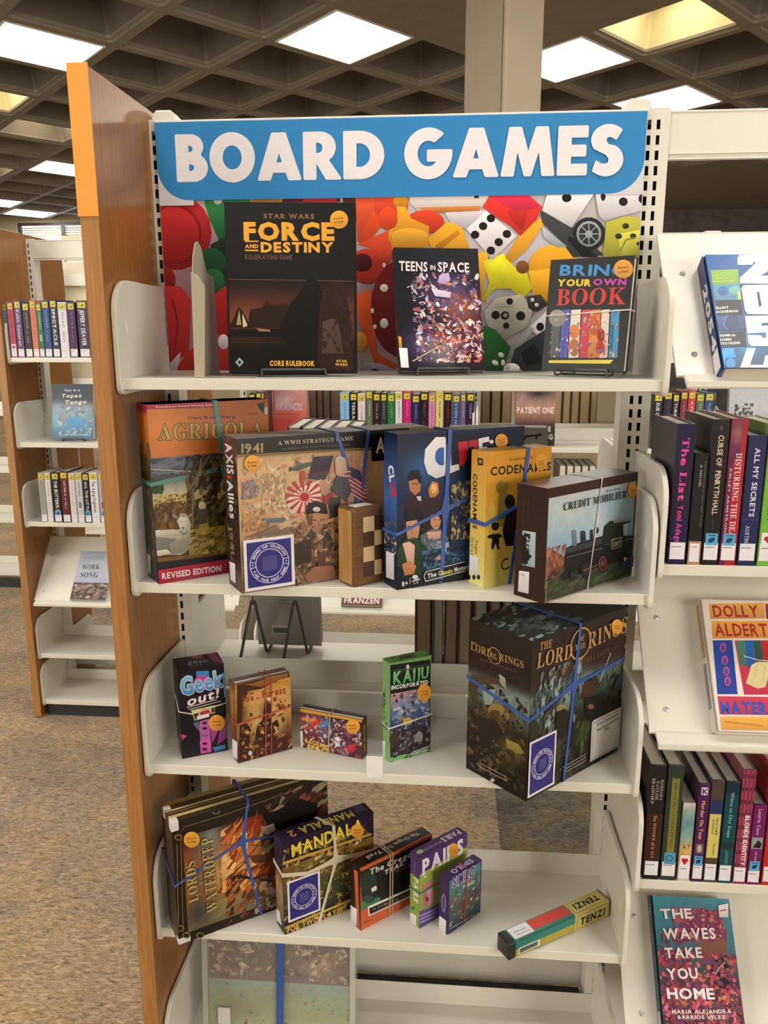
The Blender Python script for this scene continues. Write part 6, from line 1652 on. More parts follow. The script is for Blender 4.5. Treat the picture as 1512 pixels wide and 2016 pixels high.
# -- small violet card game
Nn, ya, w, h, d = (22.65, -8.05), 46, 3.75, 4.8, .9
t = carton('game_box', 'smallest violet box with teal front and white bubble title, red string, front row', 'game box', Nn, z, ya, w, h, d, plain('deep violet card', '#3a2358', rough=0.4))
a = F_(Nn, z, ya, w, h, d, 'front', CF)
a.rect(0, 0, w, h, '#3c255c')
a.field(.12, .15, w - .12, h - .12, 12, 16, [(0, '#1c3a40'), (.5, '#3f6a68'), (1, '#4f8a88')], [(1.8, 1.8, 1.0, .9, '#6a4a34', .9), (3, 2.2, .7, .7, '#4a2a34', .8)], rough=.15, seed=6)
a.dabs((550, 540, 690, 680), 34, ['#3a2a28', '#8a6a4a', '#a83c34', '#c9a88a', '#2a3a44', '#5a3a54'], .06, .22, 3)
a.pt('SIMILO', 562, 530, 668, 470, 44, '#4a3a7a', style='heavy', out='#d8d4e4', ow=.05); a.pt('FABLES', 612, 535, 666, 508, 14, '#d4d0c8', style='bold'); a.pl([545, 730, 690, 648], 4, '#8a9aa4'); a.pl([560, 690, 548, 715], 4, '#c8c4cc'); a.on(t)
a = F_(Nn, z, ya, w, h, d, 'left', CF)
a.rect(0, 0, d, h, '#3a2458'); a.ell(.45, 2.6, .22, .8, '#a49cc4'); a.ell(.45, 2.6, .15, .7, '#4a3470'); a.pp([494, 660, 533, 690, 530, 758, 495, 735], '#dedce0'); a.on(t)
a = F_(Nn, z, ya, w, h, d, 'top', CF)
a.rect(0, 0, w, d, '#4a3068'); a.text('SIMILO', w - .6, d - .22, .5, '#c8c0dc', w=2.3, rot=180, style='heavy'); a.on(t)
band(t, 'rubber_band', wrap_v(h, d, 1.75, 2.05), .03, REDB, .5, label='thin red string')

# -- long dice tube with square section lying on the shelf
L, cs = 9.9, 1.42
t = thing('dice_tube', 'long square tube of coloured dice with yellow sleeve and black end cap, lying down', 'dice tube', (27.15, -10.35, z + .01), 33.2)
CLEAR = plain('teal plastic dice', '#2c7a6c', rough=.25)
MB().box(.62, 0.02, 0.03, L * .64, cs - .02, cs - .05).build('tube', plain('clear tube of teal dice', '#3f8274', rough=.2), t, bevel=.04)
MB().box(0, -.02, 0, .62, cs + .02, cs).build('end_cap', plain('black plastic cap', '#121113', rough=.3), t, bevel=.1)
MB().box(L * .64, -.02, 0, L, cs + .02, cs).build('sleeve', plain('yellow printed sleeve', '#c9b968', rough=.45), t, bevel=.04)
MB().box(L - .03, -.05, -.005, L + .05, cs + .05, cs + .04).build('sleeve_end', plain('black plastic cap', '#121113'), t)
a = Face(L, cs, (27.15, -10.35, z + .01), 33.2, 0, 'front', cs, box=(L, cs)); a.lo = (0, -.03, 0)
a.rect(.64, .1, L * .64 - .64, cs * .55, '#a89a3c'); a.rect(.64, cs * .52, L * .64 - .64, cs * .44, '#2f7d6f'); a.rect(.9, .22, 2.0, .55, '#d8d6d4'); a.rect(1.0, .3, 1.7, .38, '#5a6468')
a.rect(L * .66, .12, L * .32, cs - .24, '#9c9240'); a.rect(L * .665, .18, L * .31, cs - .36, '#cdbd70'); a.text('TENZI', L * .69, .38, .66, '#1c1810', w=2.55, style='heavy', shear=.12); a.on(t)
a = Face(L, cs, (27.15, -10.35, z + .01), 33.2, 0, 'top', cs, box=(L, cs))
a.rect(.64, .05, L * .64 - .64, cs - .1, '#4a7a6c'); a.rect(2.6, .08, L * .64 - 2.7, cs * .85, '#c9443c'); a.rect(2.6, .05, L * .64 - 2.7, .25, '#2f7d6f'); a.rect(.75, .2, 1.8, cs - .3, '#d8d6d8'); a.line([(1.1, .5), (2.3, .5)], .06, '#6a6a70'); a.line([(1.0, .8), (2.2, .8)], .06, '#6a6a70')
a.rect(L * .66, .12, L * .32, cs - .24, '#9c9240'); a.rect(L * .665, .18, L * .31, cs - .36, '#cdbd70'); a.text('TENZI', L * .95, cs - .4, .62, '#1c1810', w=2.5, rot=180, style='heavy', shear=.12); a.on(t)

# ------------------------------------------------------------ bottom shelf: clear plastic case with a folded game mat inside
z = 6.17
PL = plain('frosted clear plastic', '#c9ccc0', rough=.25, alpha=.13, noise=.05)
Nn, ya = (2.1, -6.0), 0
t = thing('plastic_case', 'clear plastic case holding a leafy game board, wide blue band, on the bottom shelf', 'plastic case', (*Nn, z + .02), 0, lean=6)
w, h, d = 13.0, 10.6, 1.6
m = MB(); m.box(0, 0, 0, w, .06, h); m.box(0, d - .06, 0, w, d, h); m.box(0, .06, 0, .06, d - .06, h); m.box(w - .06, .06, 0, w, d - .06, h); m.box(.06, .06, 0, w - .06, d - .06, .06); m.box(.06, .06, h - .06, w - .06, d - .06, h)
m.build('shell', PL, t, bevel=.03)
m = MB()
for x in (.0, w - .45): m.box(x, -.05, .1, x + .45, .0, h - .1)
m.box(.45, -.05, .1, w - .45, 0, .5)
m.build('rim', plain('thick clear rim', '#d4d8cc', rough=.2, alpha=.45, noise=.05), t, bevel=.02)
MB().box(.5, .3, .3, w - .5, 1.2, h - .4).build('game_mat', plain('folded board', '#7a8064', rough=.6), t)
a = Face(w - 1, h - .7, (Nn[0] + .5, Nn[1] + .3, z + .3), 0, 6, 'front'); a.lo = (.5, .3, .3)
a.field(0, 0, w - 1, 5.6, 26, 14, [(0, '#93a4ba'), (.25, '#a4ae80'), (.6, '#98a67e'), (1, '#90a8a0')], [(3, 3, 1.5, 1, '#8f7464', .6), (8, 2.6, 2, 1, '#9a9a60', .6), (6, 4.4, 2, .8, '#9a6a64', .4)], rough=.07, seed=3)
a.field(0, 5.6, w - 1, h - .7, 26, 12, [(0, '#785a5c'), (.5, '#5e4446'), (1, '#4c3a3c')], [(1.5, 7.5, 1, 1, '#8a6a5c', .8), (5, 7.4, 1.2, 1, '#6a4a34', .8), (9.5, 7.2, 1.6, 1, '#b8967a', .8), (7, 8, .8, 1.2, '#6e6248', .8)], rough=.2, seed=5)
a.blobs(0, .3, w - 1, 5.3, 26, ['#5c6a3c', '#9aa060', '#8a5c50', '#6a7a80', '#a8a878', '#4a5a34', '#9a4a44'], .06, .2, 4)
a.blobs(0, 5.8, w - 1, h - .8, 70, ['#8a6a5a', '#3a2426', '#b89a80', '#5c3c3a', '#d0b89c', '#6a5844'], .1, .45, 7, asp=1.6)
for x in (3.2, 6.2, 8.6): a.rect(x, 5.6, .08, h - 6.3, '#8a8890')
a.on(t, INK, name='board_print')
MB().box(1.3, -.05, 2.0, 2.35, -.02, 3.5).build('label', WHITE, t)
band(t, 'rubber_band', wrap_v(h, d, 6.6, 6.75), .3, BLUEB, .12, label='wide blue silicone band')

# ------------------------------------------------------------ books with their spines out
def spine_book(label, x, y, z, w, h, d, col, paint=None, group=None, lean=0, pages=None, rough=.35, name='book'):
    """hardback standing with its spine towards -Y; x, y = lower left front corner"""
    t = thing(name, label, 'book', (x, y, z + .01), 0, group)
    if lean: t.rotation_euler = (0, math.radians(lean), 0)
    m = MB(); b = .09
    m.box(0, 0, 0, b, d, h); m.box(w - b, 0, 0, w, d, h)
    n = 5
    P = [(w * i / n, -.1 * math.sin(math.pi * i / n), 0) for i in range(n + 1)]
    m.prism([(px, py, 0) for px, py, _ in P] + [(w, .1, 0), (0, .1, 0)], (0, 0, h), (0, 0, 0))
    m.build('cover', plain('cover ' + col, col, rough=rough), t, bevel=.02)
    MB().box(b, .1, .1, w - b, d - .15, h - .12).build('pages', pages or PAPERW, t)
    if paint:
        a = Art(w * .96, h, None); paint(a, w * .96, h)
        a.put('spine_print', t, (w * .02, -.115, 0), mat=GLOSS)
    return t

def spine_label(a, w, h, y=.35, hh=1.15):
    a.rect(w * .06, y, w * .88, hh, '#dddbe0'); a.rect(w * .12, y + hh - .32, w * .6, .05, '#55555c')
def tagged(a, w, h, c):
    """yellow genre tag at the head of the spine"""
    a.rect(w * .1, h - 1.15, w * .8, .95, '#a99a26'); a.rect(w * .18, h - 1.05, w * .64, .75, '#c9bb3c'); a.ell(w * .5, h - .68, w * .2, .16, '#5e5716', n=9); a.ell(w * .42, h - .6, w * .1, .1, '#e0d878', n=7)
def mystery(a, w, h, y=1.35):
    a.rect(w * .12, y, w * .76, .8, '#58a3cc'); a.ell(w * .5, y + .35, w * .22, .16, '#173a5c', n=8, rot=30); a.line([(w * .3, y + .2), (w * .7, y + .5)], .09, '#173a5c'); a.rect(w * .25, y + .63, w * .5, .06, '#173a5c')
def romance(a, w, h, y=1.4):
    a.rect(w * .1, y, w * .8, .85, '#dddbe0'); a.ell(w * .38, y + .45, w * .17, .17, '#b8203a', n=10); a.ell(w * .62, y + .45, w * .17, .17, '#b8203a', n=10); a.poly([(w * .22, y + .4), (w * .78, y + .4), (w * .5, y + .05)], '#b8203a')
def down(a, t, x, top, bot, hh, c, style='bold', **k):
    """title running down the spine"""
    a.text(t, x - hh / 2, top, hh, c, w=top - bot, rot=-90, style=style, **k)

zb = 50.42
def p1(a, w, h):
    a.rect(0, 0, w, h, '#1e1c40'); a.rect(0, h * .35, w, h * .45, '#221a30'); down(a, 'The List', w * .5, h - .9, 4.3, .42, '#d8489a', style='serif'); a.rect(0, 0, 0, 0, '#000'); down(a, 'Yomi Adego', w * .5, 4.0, 1.45, .38, '#c83f90'); spine_label(a, w, h)
def p2(a, w, h):
    a.rect(0, 0, w, h, '#1a1a1b'); down(a, 'A NOVEL', w * .5, h - .7, 5.2, .14, '#9a9a98'); down(a, 'Sometimes I lie in these dark woods', w * .8, h - .5, 2.6, .06, '#7a7a78'); a.rect(0, 0, w, 1.6, '#a8805c'); a.rect(w * .12, .2, w * .76, 1.25, '#dddbe0'); a.rect(w * .2, 1.2, w * .5, .05, '#6a6a70')
def p3(a, w, h):
    a.rect(0, 0, w, h, '#1b1819'); down(a, 'CURSE OF', w * .55, h - 1.0, 6.6, .34, '#cdb89a'); down(a, 'PENRYTH HALL', w * .55, 6.3, 3.4, .34, '#cdb89a'); a.ell(w * .5, h - .55, .1, .16, '#4a4644'); down(a, 'JESS ARMSTRONG', w * .5, 3.1, 2.4, .1, '#4a4644'); spine_label(a, w, h); mystery(a, w, h)
def p4(a, w, h):
    a.rect(0, 0, w, h, '#a4202c'); a.poly([(0, 0), (w * .35, 0), (w * .3, h), (0, h)], '#5c2248'); a.field(0, h - 2.6, w * .7, h, 4, 6, [(0, '#5c2248'), (1, '#8a3450')], [(w * .4, h - 1, .3, .5, '#a87a78', .7)]); down(a, 'DISTURBING THE DEAD', w * .62, h - 2.2, 1.6, .36, '#dfc8c8', style='serif'); down(a, 'KELLEY ARMSTRONG', w * .2, h - 3.2, 1.9, .14, '#c9a8b4'); spine_label(a, w, h); mystery(a, w, h)
def p5(a, w, h):
    a.rect(0, 0, w, h, '#1f2150'); down(a, 'ALL MY SECRETS', w * .55, h - .8, 3.3, .34, '#c9ccdc'); a.line([(0, 3.1), (w, 3.1)], .02, '#6a6a90'); down(a, 'AUSTIN', w * .4, 2.7, 1.55, .26, '#a8acc4'); spine_label(a, w, h)
def p6(a, w, h):
    a.rect(0, 0, w, h, '#6ca83c'); down(a, 'MOON VALLEY', w * .35, 6.2, 3.0, .3, '#3c7a2c', style='serif'); spine_label(a, w, h); romance(a, w, h)
for lab, x, w, h, d, c, p in (
        ('dark blue hardback with pink lettering down the spine, first on its shelf', 36.72, 1.14, 9.3, 6.2, '#1c1a2c', p1),
        ('short black book with a tan foot, between the pink-lettered and the plain black one', 37.97, .84, 7.4, 5.2, '#1a1a1b', p2),
        ('tall black hardback with cream lettering and a blue sticker', 38.9, 1.05, 9.6, 6.3, '#19171a', p3),
        ('tall red and plum hardback with white serif lettering and a blue sticker', 40.02, 1.05, 9.65, 6.3, '#8c1f2c', p4),
        ('navy hardback with white capitals on the spine, left of the green book', 41.18, 1.14, 8.6, 5.9, '#20224c', p5),
        ('bright green hardback with a red heart sticker at the picture edge', 42.42, 1.35, 9.3, 6.2, '#6ca03c', p6)):
    spine_book(lab, x, -8.95, zb, w, h, d, c, p)
# a tall dust jacket behind the first book
zc = 26.64
def q1(a, w, h):
    a.rect(0, 0, w, h, '#211c1a'); a.rect(0, 1.6, w, 3.7, '#3a2018'); down(a, 'BRADFORD', w * .22, h - 1.0, 6.1, .2, '#a8a098', style='serif'); down(a, 'TAYLOR', w * .5, h - 1.2, 6.4, .2, '#a8a098', style='serif'); down(a, 'BARBARA', w * .78, h - 1.1, 6.4, .18, '#a8a098', style='serif'); down(a, 'The WONDER of it ALL', w * .5, 5.2, 1.7, .2, '#b08a68', style='serif'); spine_label(a, w, h)
def q2(a, w, h):
    a.rect(0, 0, w, h, '#2a3a30'); a.rect(w * .28, 1.8, w * .5, h - 2.6, '#7a7434'); a.ell(w * .53, h - .85, w * .25, .18, '#2a3a30'); down(a, 'THE GOLDEN LETTERS OF MAY', w * .53, h - 1.3, 2.6, .2, '#3c3c20', style='serif'); spine_label(a, w, h); a.rect(w * .16, 1.3, w * .74, .95, '#4f93b4'); a.ring(w * .5, 1.8, .26, .06, '#173a5c', n=12)
def q3(a, w, h):
    a.field(0, 0, w, h, 4, 12, [(0, '#c9bfae'), (.3, '#b59450'), (.45, '#c9a860'), (.55, '#7a9a98'), (.8, '#5a8a8a'), (1, '#c9c8c0')], rough=.2, seed=2); a.text('AT', .15, 2.6, .4, '#7a5a2c', w=.55, style='bold'); spine_label(a, w, h, .2, 1.1); romance(a, w, h, 1.25)
def q4(a, w, h):
    a.rect(0, 0, w, h, '#4a1a50'); a.rect(w * .2, h - .85, w * .6, .6, '#d8d0d8'); a.text('K', w * .3, h - .78, .45, '#4a1a50', style='bold'); down(a, 'Murder On Tour', w * .5, h - 1.3, 3.4, .26, '#d0a060', style='bold'); a.rect(w * .15, 2.3, w * .7, .8, '#6a5a5c'); a.ell(w * .5, 2.7, w * .22, .3, '#b8a8a0'); spine_label(a, w, h, .25, 1.2); mystery(a, w, h, 1.3)
def q5(a, w, h):
    a.rect(0, 0, w, h, '#4a3c30'); a.rect(0, h - 2.6, w, 1.1, '#26345c'); a.rect(0, h - 1.5, w, 1.5, '#4c4038'); a.rect(.04, 2.0, w - .08, 3.5, '#c9bd64'); down(a, 'HEATHER', w * .68, 5.2, 3.8, .16, '#3c4a54'); down(a, 'GUDENKAUF', w * .38, 5.1, 3.9, .14, '#3c4a54'); down(a, 'THE NIGHT', w * .6, 3.2, 2.2, .14, '#3c4a54'); spine_label(a, w, h, .2, 1.3)
def q6(a, w, h):
    a.rect(0, 0, w, h, '#17454a'); a.rect(0, h - 1, w, 1, '#14303a'); a.rect(0, 2.8, w, .5, '#1c3438'); down(a, 'White as City Steps', w * .5, h - .8, 3.7, .22, '#7ab0b0'); down(a, 'GANDIN', w * .5, 2.6, 1.6, .2, '#5a8a8a'); spine_label(a, w, h, .2, 1.25)
def q7(a, w, h):
    a.rect(0, 0, w, h, '#a0445c')
    for i in range(9):
        a.rect(0, .4 + i * 1.0, w, .3, '#5c2438')
    for xx in (.12, .45, .75): a.rect(w * xx, 0, w * .14, h, '#7a3048')
    a.rect(w * .42, 1.4, w * .5, 4.2, '#8c3850'); down(a, 'BLONDE IDENTITY', w * .68, 5.5, 1.5, .32, '#e0d4d8', style='heavy'); spine_label(a, w, h, .2, 1.15)
def q8(a, w, h):
    a.rect(0, 0, w, h, '#6c1a5c'); down(a, 'Laurie Cass', w * .5, h - .3, 4.0, .24, '#b89ab8'); a.rect(.06, 2.9, w - .12, .9, '#8a9094'); a.poly([(.15, 3.0), (.5, 3.6), (w - .1, 3.3), (w - .2, 2.95)], '#1c1a1e'); down(a, 'THE CRIME', w * .5, 2.7, 1.9, .12, '#b89ab8'); spine_label(a, w, h, .2, .95); mystery(a, w, h, 1.1)
def q9(a, w, h):
    a.rect(0, 0, w, h, '#b5261f'); spine_label(a, w, h, .3, 1.2)
for lab, x, w, h, d, c, p in (
        ('black and brown hardback, first on the lower book shelf of the right bay', 36.7, 1.1, 9.1, 6.3, '#1d1918', q1),
        ('dark green hardback with an olive band down its spine', 37.92, 1.08, 9.15, 6.3, '#26332b', q2),
        ('small white and gold paperback with a red heart sticker, beside the purple book', 39.13, .86, 6.25, 4.3, '#b9b0a0', q3),
        ('slim purple hardback with gold lettering and a white letter block', 40.12, .76, 7.8, 6.1, '#42184a', q4),
        ('hardback with a long yellow label on a dark spine', 40.95, .9, 8.1, 6.2, '#3c3a44', q5),
        ('teal hardback with faint script down its spine', 41.97, .93, 8.05, 5.9, '#163c42', q6),
        ('pink plaid hardback with bold white lettering low on the spine', 43.0, .9, 9.0, 6.2, '#8a4054', q7),
        ('small magenta book with a black cat picture, low beside the plaid one', 43.98, .9, 6.35, 4.6, '#641a56', q8),
        ('red hardback cut by the picture edge on the lower book shelf', 45.0, 1.3, 9.2, 6.3, '#a8241e', q9)):
    spine_book(lab, x, -8.95, zc, w, h, d, c, p)

# ------------------------------------------------------------ books lying on the slanted display shelves
LN = 39.26
def display_book(label, x, z0, w, h, d, col, v0=.05, ybase=-9.2, bag=True):
    L_ = math.hypot(7.6, 9.3); v = Vector((0, 7.6 / L_, 9.3 / L_)); n = Vector((0, -9.3 / L_, 7.6 / L_))
    N_ = Vector((0, ybase, z0)) + v * v0 + n * (d + .04)
    t = thing('book', label, 'book', (x, N_.y, N_.z), 0, lean=LN)
    m = MB(); b = .1
    m.box(0, 0, 0, w, b, h); m.box(0, d - b, 0, w, d, h)
    k = 6; P = [(-.16 * math.sin(math.pi * i / k), d * i / k, 0) for i in range(k + 1)]
    m.prism([P[i] for i in range(k, -1, -1)] + [(b, 0, 0), (b, d, 0)], (0, 0, h), (0, 0, 0))
    m.build('cover', plain('cover ' + col, col, rough=.3), t, bevel=.03)
    MB().box(b, b, .12, w - .12, d - b, h - .12).build('pages', PAPERW, t)
    f = Face(w, h, (x, N_.y, N_.z), 0, LN, 'front', d)
    s = Face(d, h, (x, N_.y, N_.z), 0, LN, 'left', d); s.lo = (-.175, d, 0)
    return t, f, s
FOIL = print_mat('mylar covered print', rough=.4, coat=.1)

t, a, s = display_book('big blue and white hardback with large white numerals on the slanted display shelf', 38.85, 62.75, 6.3, 9.2, 1.25, '#2a4f8c', -.35)
a.crop(1300, 440, 5.93)
a.rect(0, 0, a.w, a.h, '#1f5496'); a.field(0, 0, a.w, a.h, 14, 20, [(0, '#173c5c'), (.3, '#1f6ca0'), (.5, '#1a3c78'), (1, '#2a64a8')], [(1.2, 2.0, 1, 1, '#2f8fd0', .8)], rough=.08)
a.pp([590, 545, 905, 535, 925, 715, 610, 720], '#7aa83c'); a.pp([612, 722, 925, 700, 945, 890, 640, 895], '#4a84a0'); a.pe(730, 790, 60, 55, '#1c58a4'); a.pe(870, 780, 70, 50, '#6aa8a0'); a.pp([900, 800, 935, 800, 945, 890, 905, 890], '#b0c850')
for i, y in enumerate((612, 645, 678)): a.pt(('THE NEXT WORLD WAR', 'A NOVEL OF', 'THE NEAR FUTURE')[i], 600, y + 8, 600 + (245, 195, 260)[i], y - 2, 14, '#c2d86a', style='bold')
a.pp([650, 905, 940, 895, 960, 1070, 670, 1075], '#101214'); a.pt('ELLIOT', 652, 1000, 796, 994, 26, '#dcdcdc', style='heavy'); a.pt('ACKERMAN', 656, 1046, 908, 1034, 26, '#dcdcdc', style='heavy')
a.field(*a.P(680, 1255), *a.P(975, 1078), 8, 6, [(0, '#16285c'), (1, '#2a4c8a')], [(1.2, 5, .5, .5, '#8aa8d0', .7)], rough=.3); a.pe(800, 1160, 70, 90, '#3c64a4'); a.pe(840, 1160, 85, 95, '#182c5c')
a.pp([700, 1268, 990, 1262, 1010, 1440, 705, 1445], '#0f1113'); a.pt('ADMIRAL', 690, 1322, 884, 1316, 24, '#dcdcdc', style='heavy'); a.pt('JAMES', 696, 1370, 834, 1366, 24, '#dcdcdc', style='heavy'); a.pt('STAVRIDIS', 700, 1418, 932, 1408, 28, '#dcdcdc', style='heavy')
a.pe(800, 1520, 110, 60, '#2a94d8'); a.pe(905, 1500, 50, 50, '#1c5c90'); a.pe(820, 1640, 60, 60, '#2284c4'); a.pp([640, 1560, 700, 1480, 760, 1560, 700, 1700], '#2a94d8')
# numerals, cut by hand as blocks
Wn = '#e4e2ea'
a.pp([900, 400, 920, 372, 1300, 352, 1340, 385, 1340, 508, 1170, 614, 1340, 608, 1340, 708, 930, 706, 925, 640, 1110, 470, 1080, 445, 1080, 486, 900, 490], Wn)
a.pp([945, 760, 970, 725, 1330, 715, 1370, 760, 1375, 1030, 1340, 1070, 1020, 1062, 985, 1020], Wn); a.pp([1124, 810, 1150, 795, 1182, 965, 1150, 980], '#1c2a58')
a.pp([985, 1085, 1375, 1076, 1380, 1160, 1178, 1166, 1180, 1200, 1350, 1192, 1395, 1230, 1400, 1400, 1360, 1438, 1060, 1436, 1025, 1400, 1015, 1306, 1170, 1310, 1200, 1345, 1235, 1330, 1225, 1278, 1012, 1290], Wn)
a.pp([1010, 1460, 1110, 1458, 1045, 1655, 1200, 1655, 1222, 1545, 1335, 1540, 1335, 1652, 1410, 1650, 1415, 1750, 930, 1752, 932, 1680], Wn)
a.on(t, FOIL)
s.rect(0, 0, s.w, s.h, '#22305c'); s.rect(.1, .2, s.w - .2, 1.5, '#d8d6e0')
s.text('2054', s.w * .25, 7.0, .8, '#d8d6e0', w=5.2, rot=-90, style='heavy'); s.on(t, FOIL, name='spine_print')

t, a, s = display_book('hardback with a patchwork cover of red, yellow and blue panels on a slanted shelf', 40.72, 38.3, 6.2, 9.45, 1.15, '#d6d0c8', .05)
a.crop(1240, 1160, 5.56)
a.rect(0, 0, a.w, a.h, '#dcd2cc')
a.pp([860, 160, 1470, 150, 1480, 320, 880, 328], '#cf9a4c'); a.pp([1480, 160, 1600, 158, 1610, 325, 1492, 325], '#8c3448'); a.pp([890, 350, 1600, 345, 1610, 535, 905, 540], '#d59a42')
a.pt('DOLLY', 918, 302, 1418, 302, 130, '#a0303a', style='bold'); a.pt('ALDERTON', 936, 510, 1760, 512, 140, '#a82f38', style='bold')
a.pp([905, 560, 1120, 558, 1180, 1150, 958, 1150], '#23449a'); a.pp([1145, 560, 1600, 560, 1650, 1155, 1250, 1155], '#c03450')
a.pp([1160, 565, 1260, 562, 1290, 850, 1200, 830], '#4a7a6c'); a.pp([1260, 562, 1345, 562, 1370, 800, 1340, 870, 1290, 850], '#2460b4'); a.pp([1345, 562, 1430, 562, 1460, 800, 1380, 790], '#2c5a4c'); a.pp([1430, 562, 1600, 562, 1600, 820, 1460, 800], '#b82c3c')
a.pl([1245, 730, 1400, 775, 1600, 795], 9, '#c8d8e8')
a.pp([1330, 830, 1400, 795, 1520, 800, 1520, 950, 1480, 1075, 1440, 1080, 1400, 1090, 1270, 1030, 1310, 900], '#d3c893'); a.pl([1400, 800, 1370, 940, 1330, 1010], 6, '#b8a870'); a.pl([1480, 830, 1450, 1060], 5, '#b8a870')
for y in (640, 780, 900, 1010):
    a.pe(1020 + (y - 640) * .13, y, 36, 52, '#b8487c'); a.pe(1020 + (y - 640) * .13, y, 20, 34, '#4050a0')
a.pp([960, 1172, 1600, 1182, 1640, 1380, 985, 1372], '#b83850'); a.pt('MATERIAL', 1000, 1362, 1760, 1370, 140, '#3c4ca8', style='heavy'); a.pp([990, 1395, 1600, 1400, 1620, 1550, 1000, 1540], '#d39c48'); a.pl([1030, 1450, 1460, 1500], 16, '#b87a30')
a.on(t, FOIL)
s.rect(0, 0, s.w, s.h, '#cfc8be'); s.rect(.2, 5.2, s.w - .4, 4.0, '#a88a6c'); s.rect(.15, 1.6, s.w - .5, 3.2, '#84707c'); s.on(t, FOIL, name='spine_print')

t, a, s = display_book('teal hardback with a flower-covered figure and large white lettering, lowest at the right', 39.02, 12.9, 5.95, 9.75, 1.1, '#2c5864', .2)
a.crop(1200, 1140, 2.301)
a.rect(0, 0, a.w, a.h, '#3a7f90'); a.field(0, 0, a.w, a.h, 14, 22, [(0, '#3a2430'), (.25, '#5a2a40'), (.4, '#46303c'), (.7, '#3c7888'), (1, '#408a9c')], [(3.4, 7.6, 1.4, 1.6, '#6a4050', .9)], rough=.12)
a.pp([280, 1640, 330, 1540, 420, 1490, 500, 1520, 530, 1600, 528, 1690, 490, 1710, 470, 1640, 400, 1620, 300, 1650], '#7a3a5c'); a.pp([420, 1600, 480, 1620, 528, 1640, 530, 1690, 500, 1740, 440, 1730, 400, 1680], '#7c5240'); a.pp([470, 1720, 530, 1710, 560, 1850, 480, 1850, 440, 1790], '#15171a')
a.dabs((232, 1700, 585, 2012), 150, ['#b83c50', '#d8687c', '#5a2c60', '#c87a4c', '#8a2c3c', '#3c4a44', '#6a3c7c', '#c9464c', '#241c24'], .07, .32, 4, asp=1.3)
a.dabs((290, 1500, 510, 1640), 40, ['#c05070', '#7a3c6c', '#c98a6c', '#5c2c4c', '#a84a5c'], .07, .26, 9, asp=1.3)
a.dabs((225, 1600, 330, 1760), 16, ['#b83c50', '#5a2c60', '#8a2c3c'], .07, .2, 2)
for tx, x0, y0, x1, y1, hh in (('THE', 232, 1538, 375, 1536, 46), ('WAVES', 245, 1630, 482, 1628, 50), ('TAKE', 252, 1716, 420, 1714, 48), ('YOU', 262, 1812, 402, 1808, 50), ('HOME', 262, 1900, 476, 1902, 50)):
    a.pt(tx, x0, y0, x1, y1, hh, '#e8dfe2', style='bold')
a.pt('MARIA ALEJANDRA', 282, 1968, 552, 1966, 18, '#dcd4d4', style='bold'); a.pt('BARRIOS VELEZ', 308, 1992, 526, 1992, 17, '#dcd4d4', style='bold')
a.pl([475, 1790, 500, 1755, 522, 1735], 4, '#b8b8bc'); a.pp([490, 1478, 535, 1470, 536, 1532, 496, 1532], '#dcd6d6'); a.pl([498, 1503, 528, 1498], 5, '#b8303c')
a.on(t, FOIL)
s.rect(0, 0, s.w, s.h, '#244650'); s.text('THE WAVES', s.w * .35, 9.2, .3, '#b8b0b4', w=3, rot=-90); s.rect(.25, .5, s.w - .5, 1.2, '#cfc8cc'); s.on(t, FOIL, name='spine_print')

# ------------------------------------------------------------ what stands on the other side of the front range
FE = 'page edges of a book facing out from the back shelf'
def fore_book(label, x, y, z, w, h, d, paper, col, group):
    """book seen from its fore edge"""
    t = thing('book', label, 'book', (x, y, z + .01), 0, group)
    m = MB(); m.box(0, 0, 0, .08, d, h); m.box(w - .08, 0, 0, w, d, h); m.box(.08, d - .08, 0, w - .08, d, h); m.build('cover', plain('cover ' + col, col, rough=.4), t)
    MB().box(.08, .14, .08, w - .08, d - .08, h - .1).build('pages', paper, t)
    return t
R = random.Random(5)
ORD = ['first', 'second', 'third', 'fourth', 'fifth', 'sixth', 'seventh', 'eighth', 'ninth', 'tenth']
TANS = [TAN, plain('brown page block', '#7c6040', rough=.85, noise=.2, scale=30, stretch=(30, 30, .6)), plain('grey page block', '#8e8772', rough=.85, noise=.15, scale=30, stretch=(30, 30, .6)), plain('straw page block', '#a2895c', rough=.85, noise=.15, scale=30, stretch=(30, 30, .6))]
for i, (x0, x1, k) in enumerate(((19.5, 20.85, 1), (20.97, 21.9, 2), (21.95, 23.08, 1), (23.12, 24.25, 0), (24.4, 25.58, 2), (25.7, 26.7, 1), (26.82, 27.7, 2), (27.8, 28.9, 0), (29.0, 30.2, 1), (30.3, 31.4, 2))):
    fore_book('%s from the left of the tall brown page edges beside the big dark box' % ORD[i], x0, 3.2, 35.93, x1 - x0, R.uniform(9.0, 9.8), 6.2, TANS[k], ('#2a1c14', '#3a2a20', '#1c1a1a')[i % 3], 'tall books with their page edges out behind the third shelf')
for i in range(5):
    fore_book('%s from the left of the white-topped books under the coral cover' % ORD[i], 8.95 + i * 1.18, 3.3, 50.03, 1.1, 7.9 - .05 * i, 7.0, PAPERW, '#2a211b', 'white-topped books behind the wide war game')
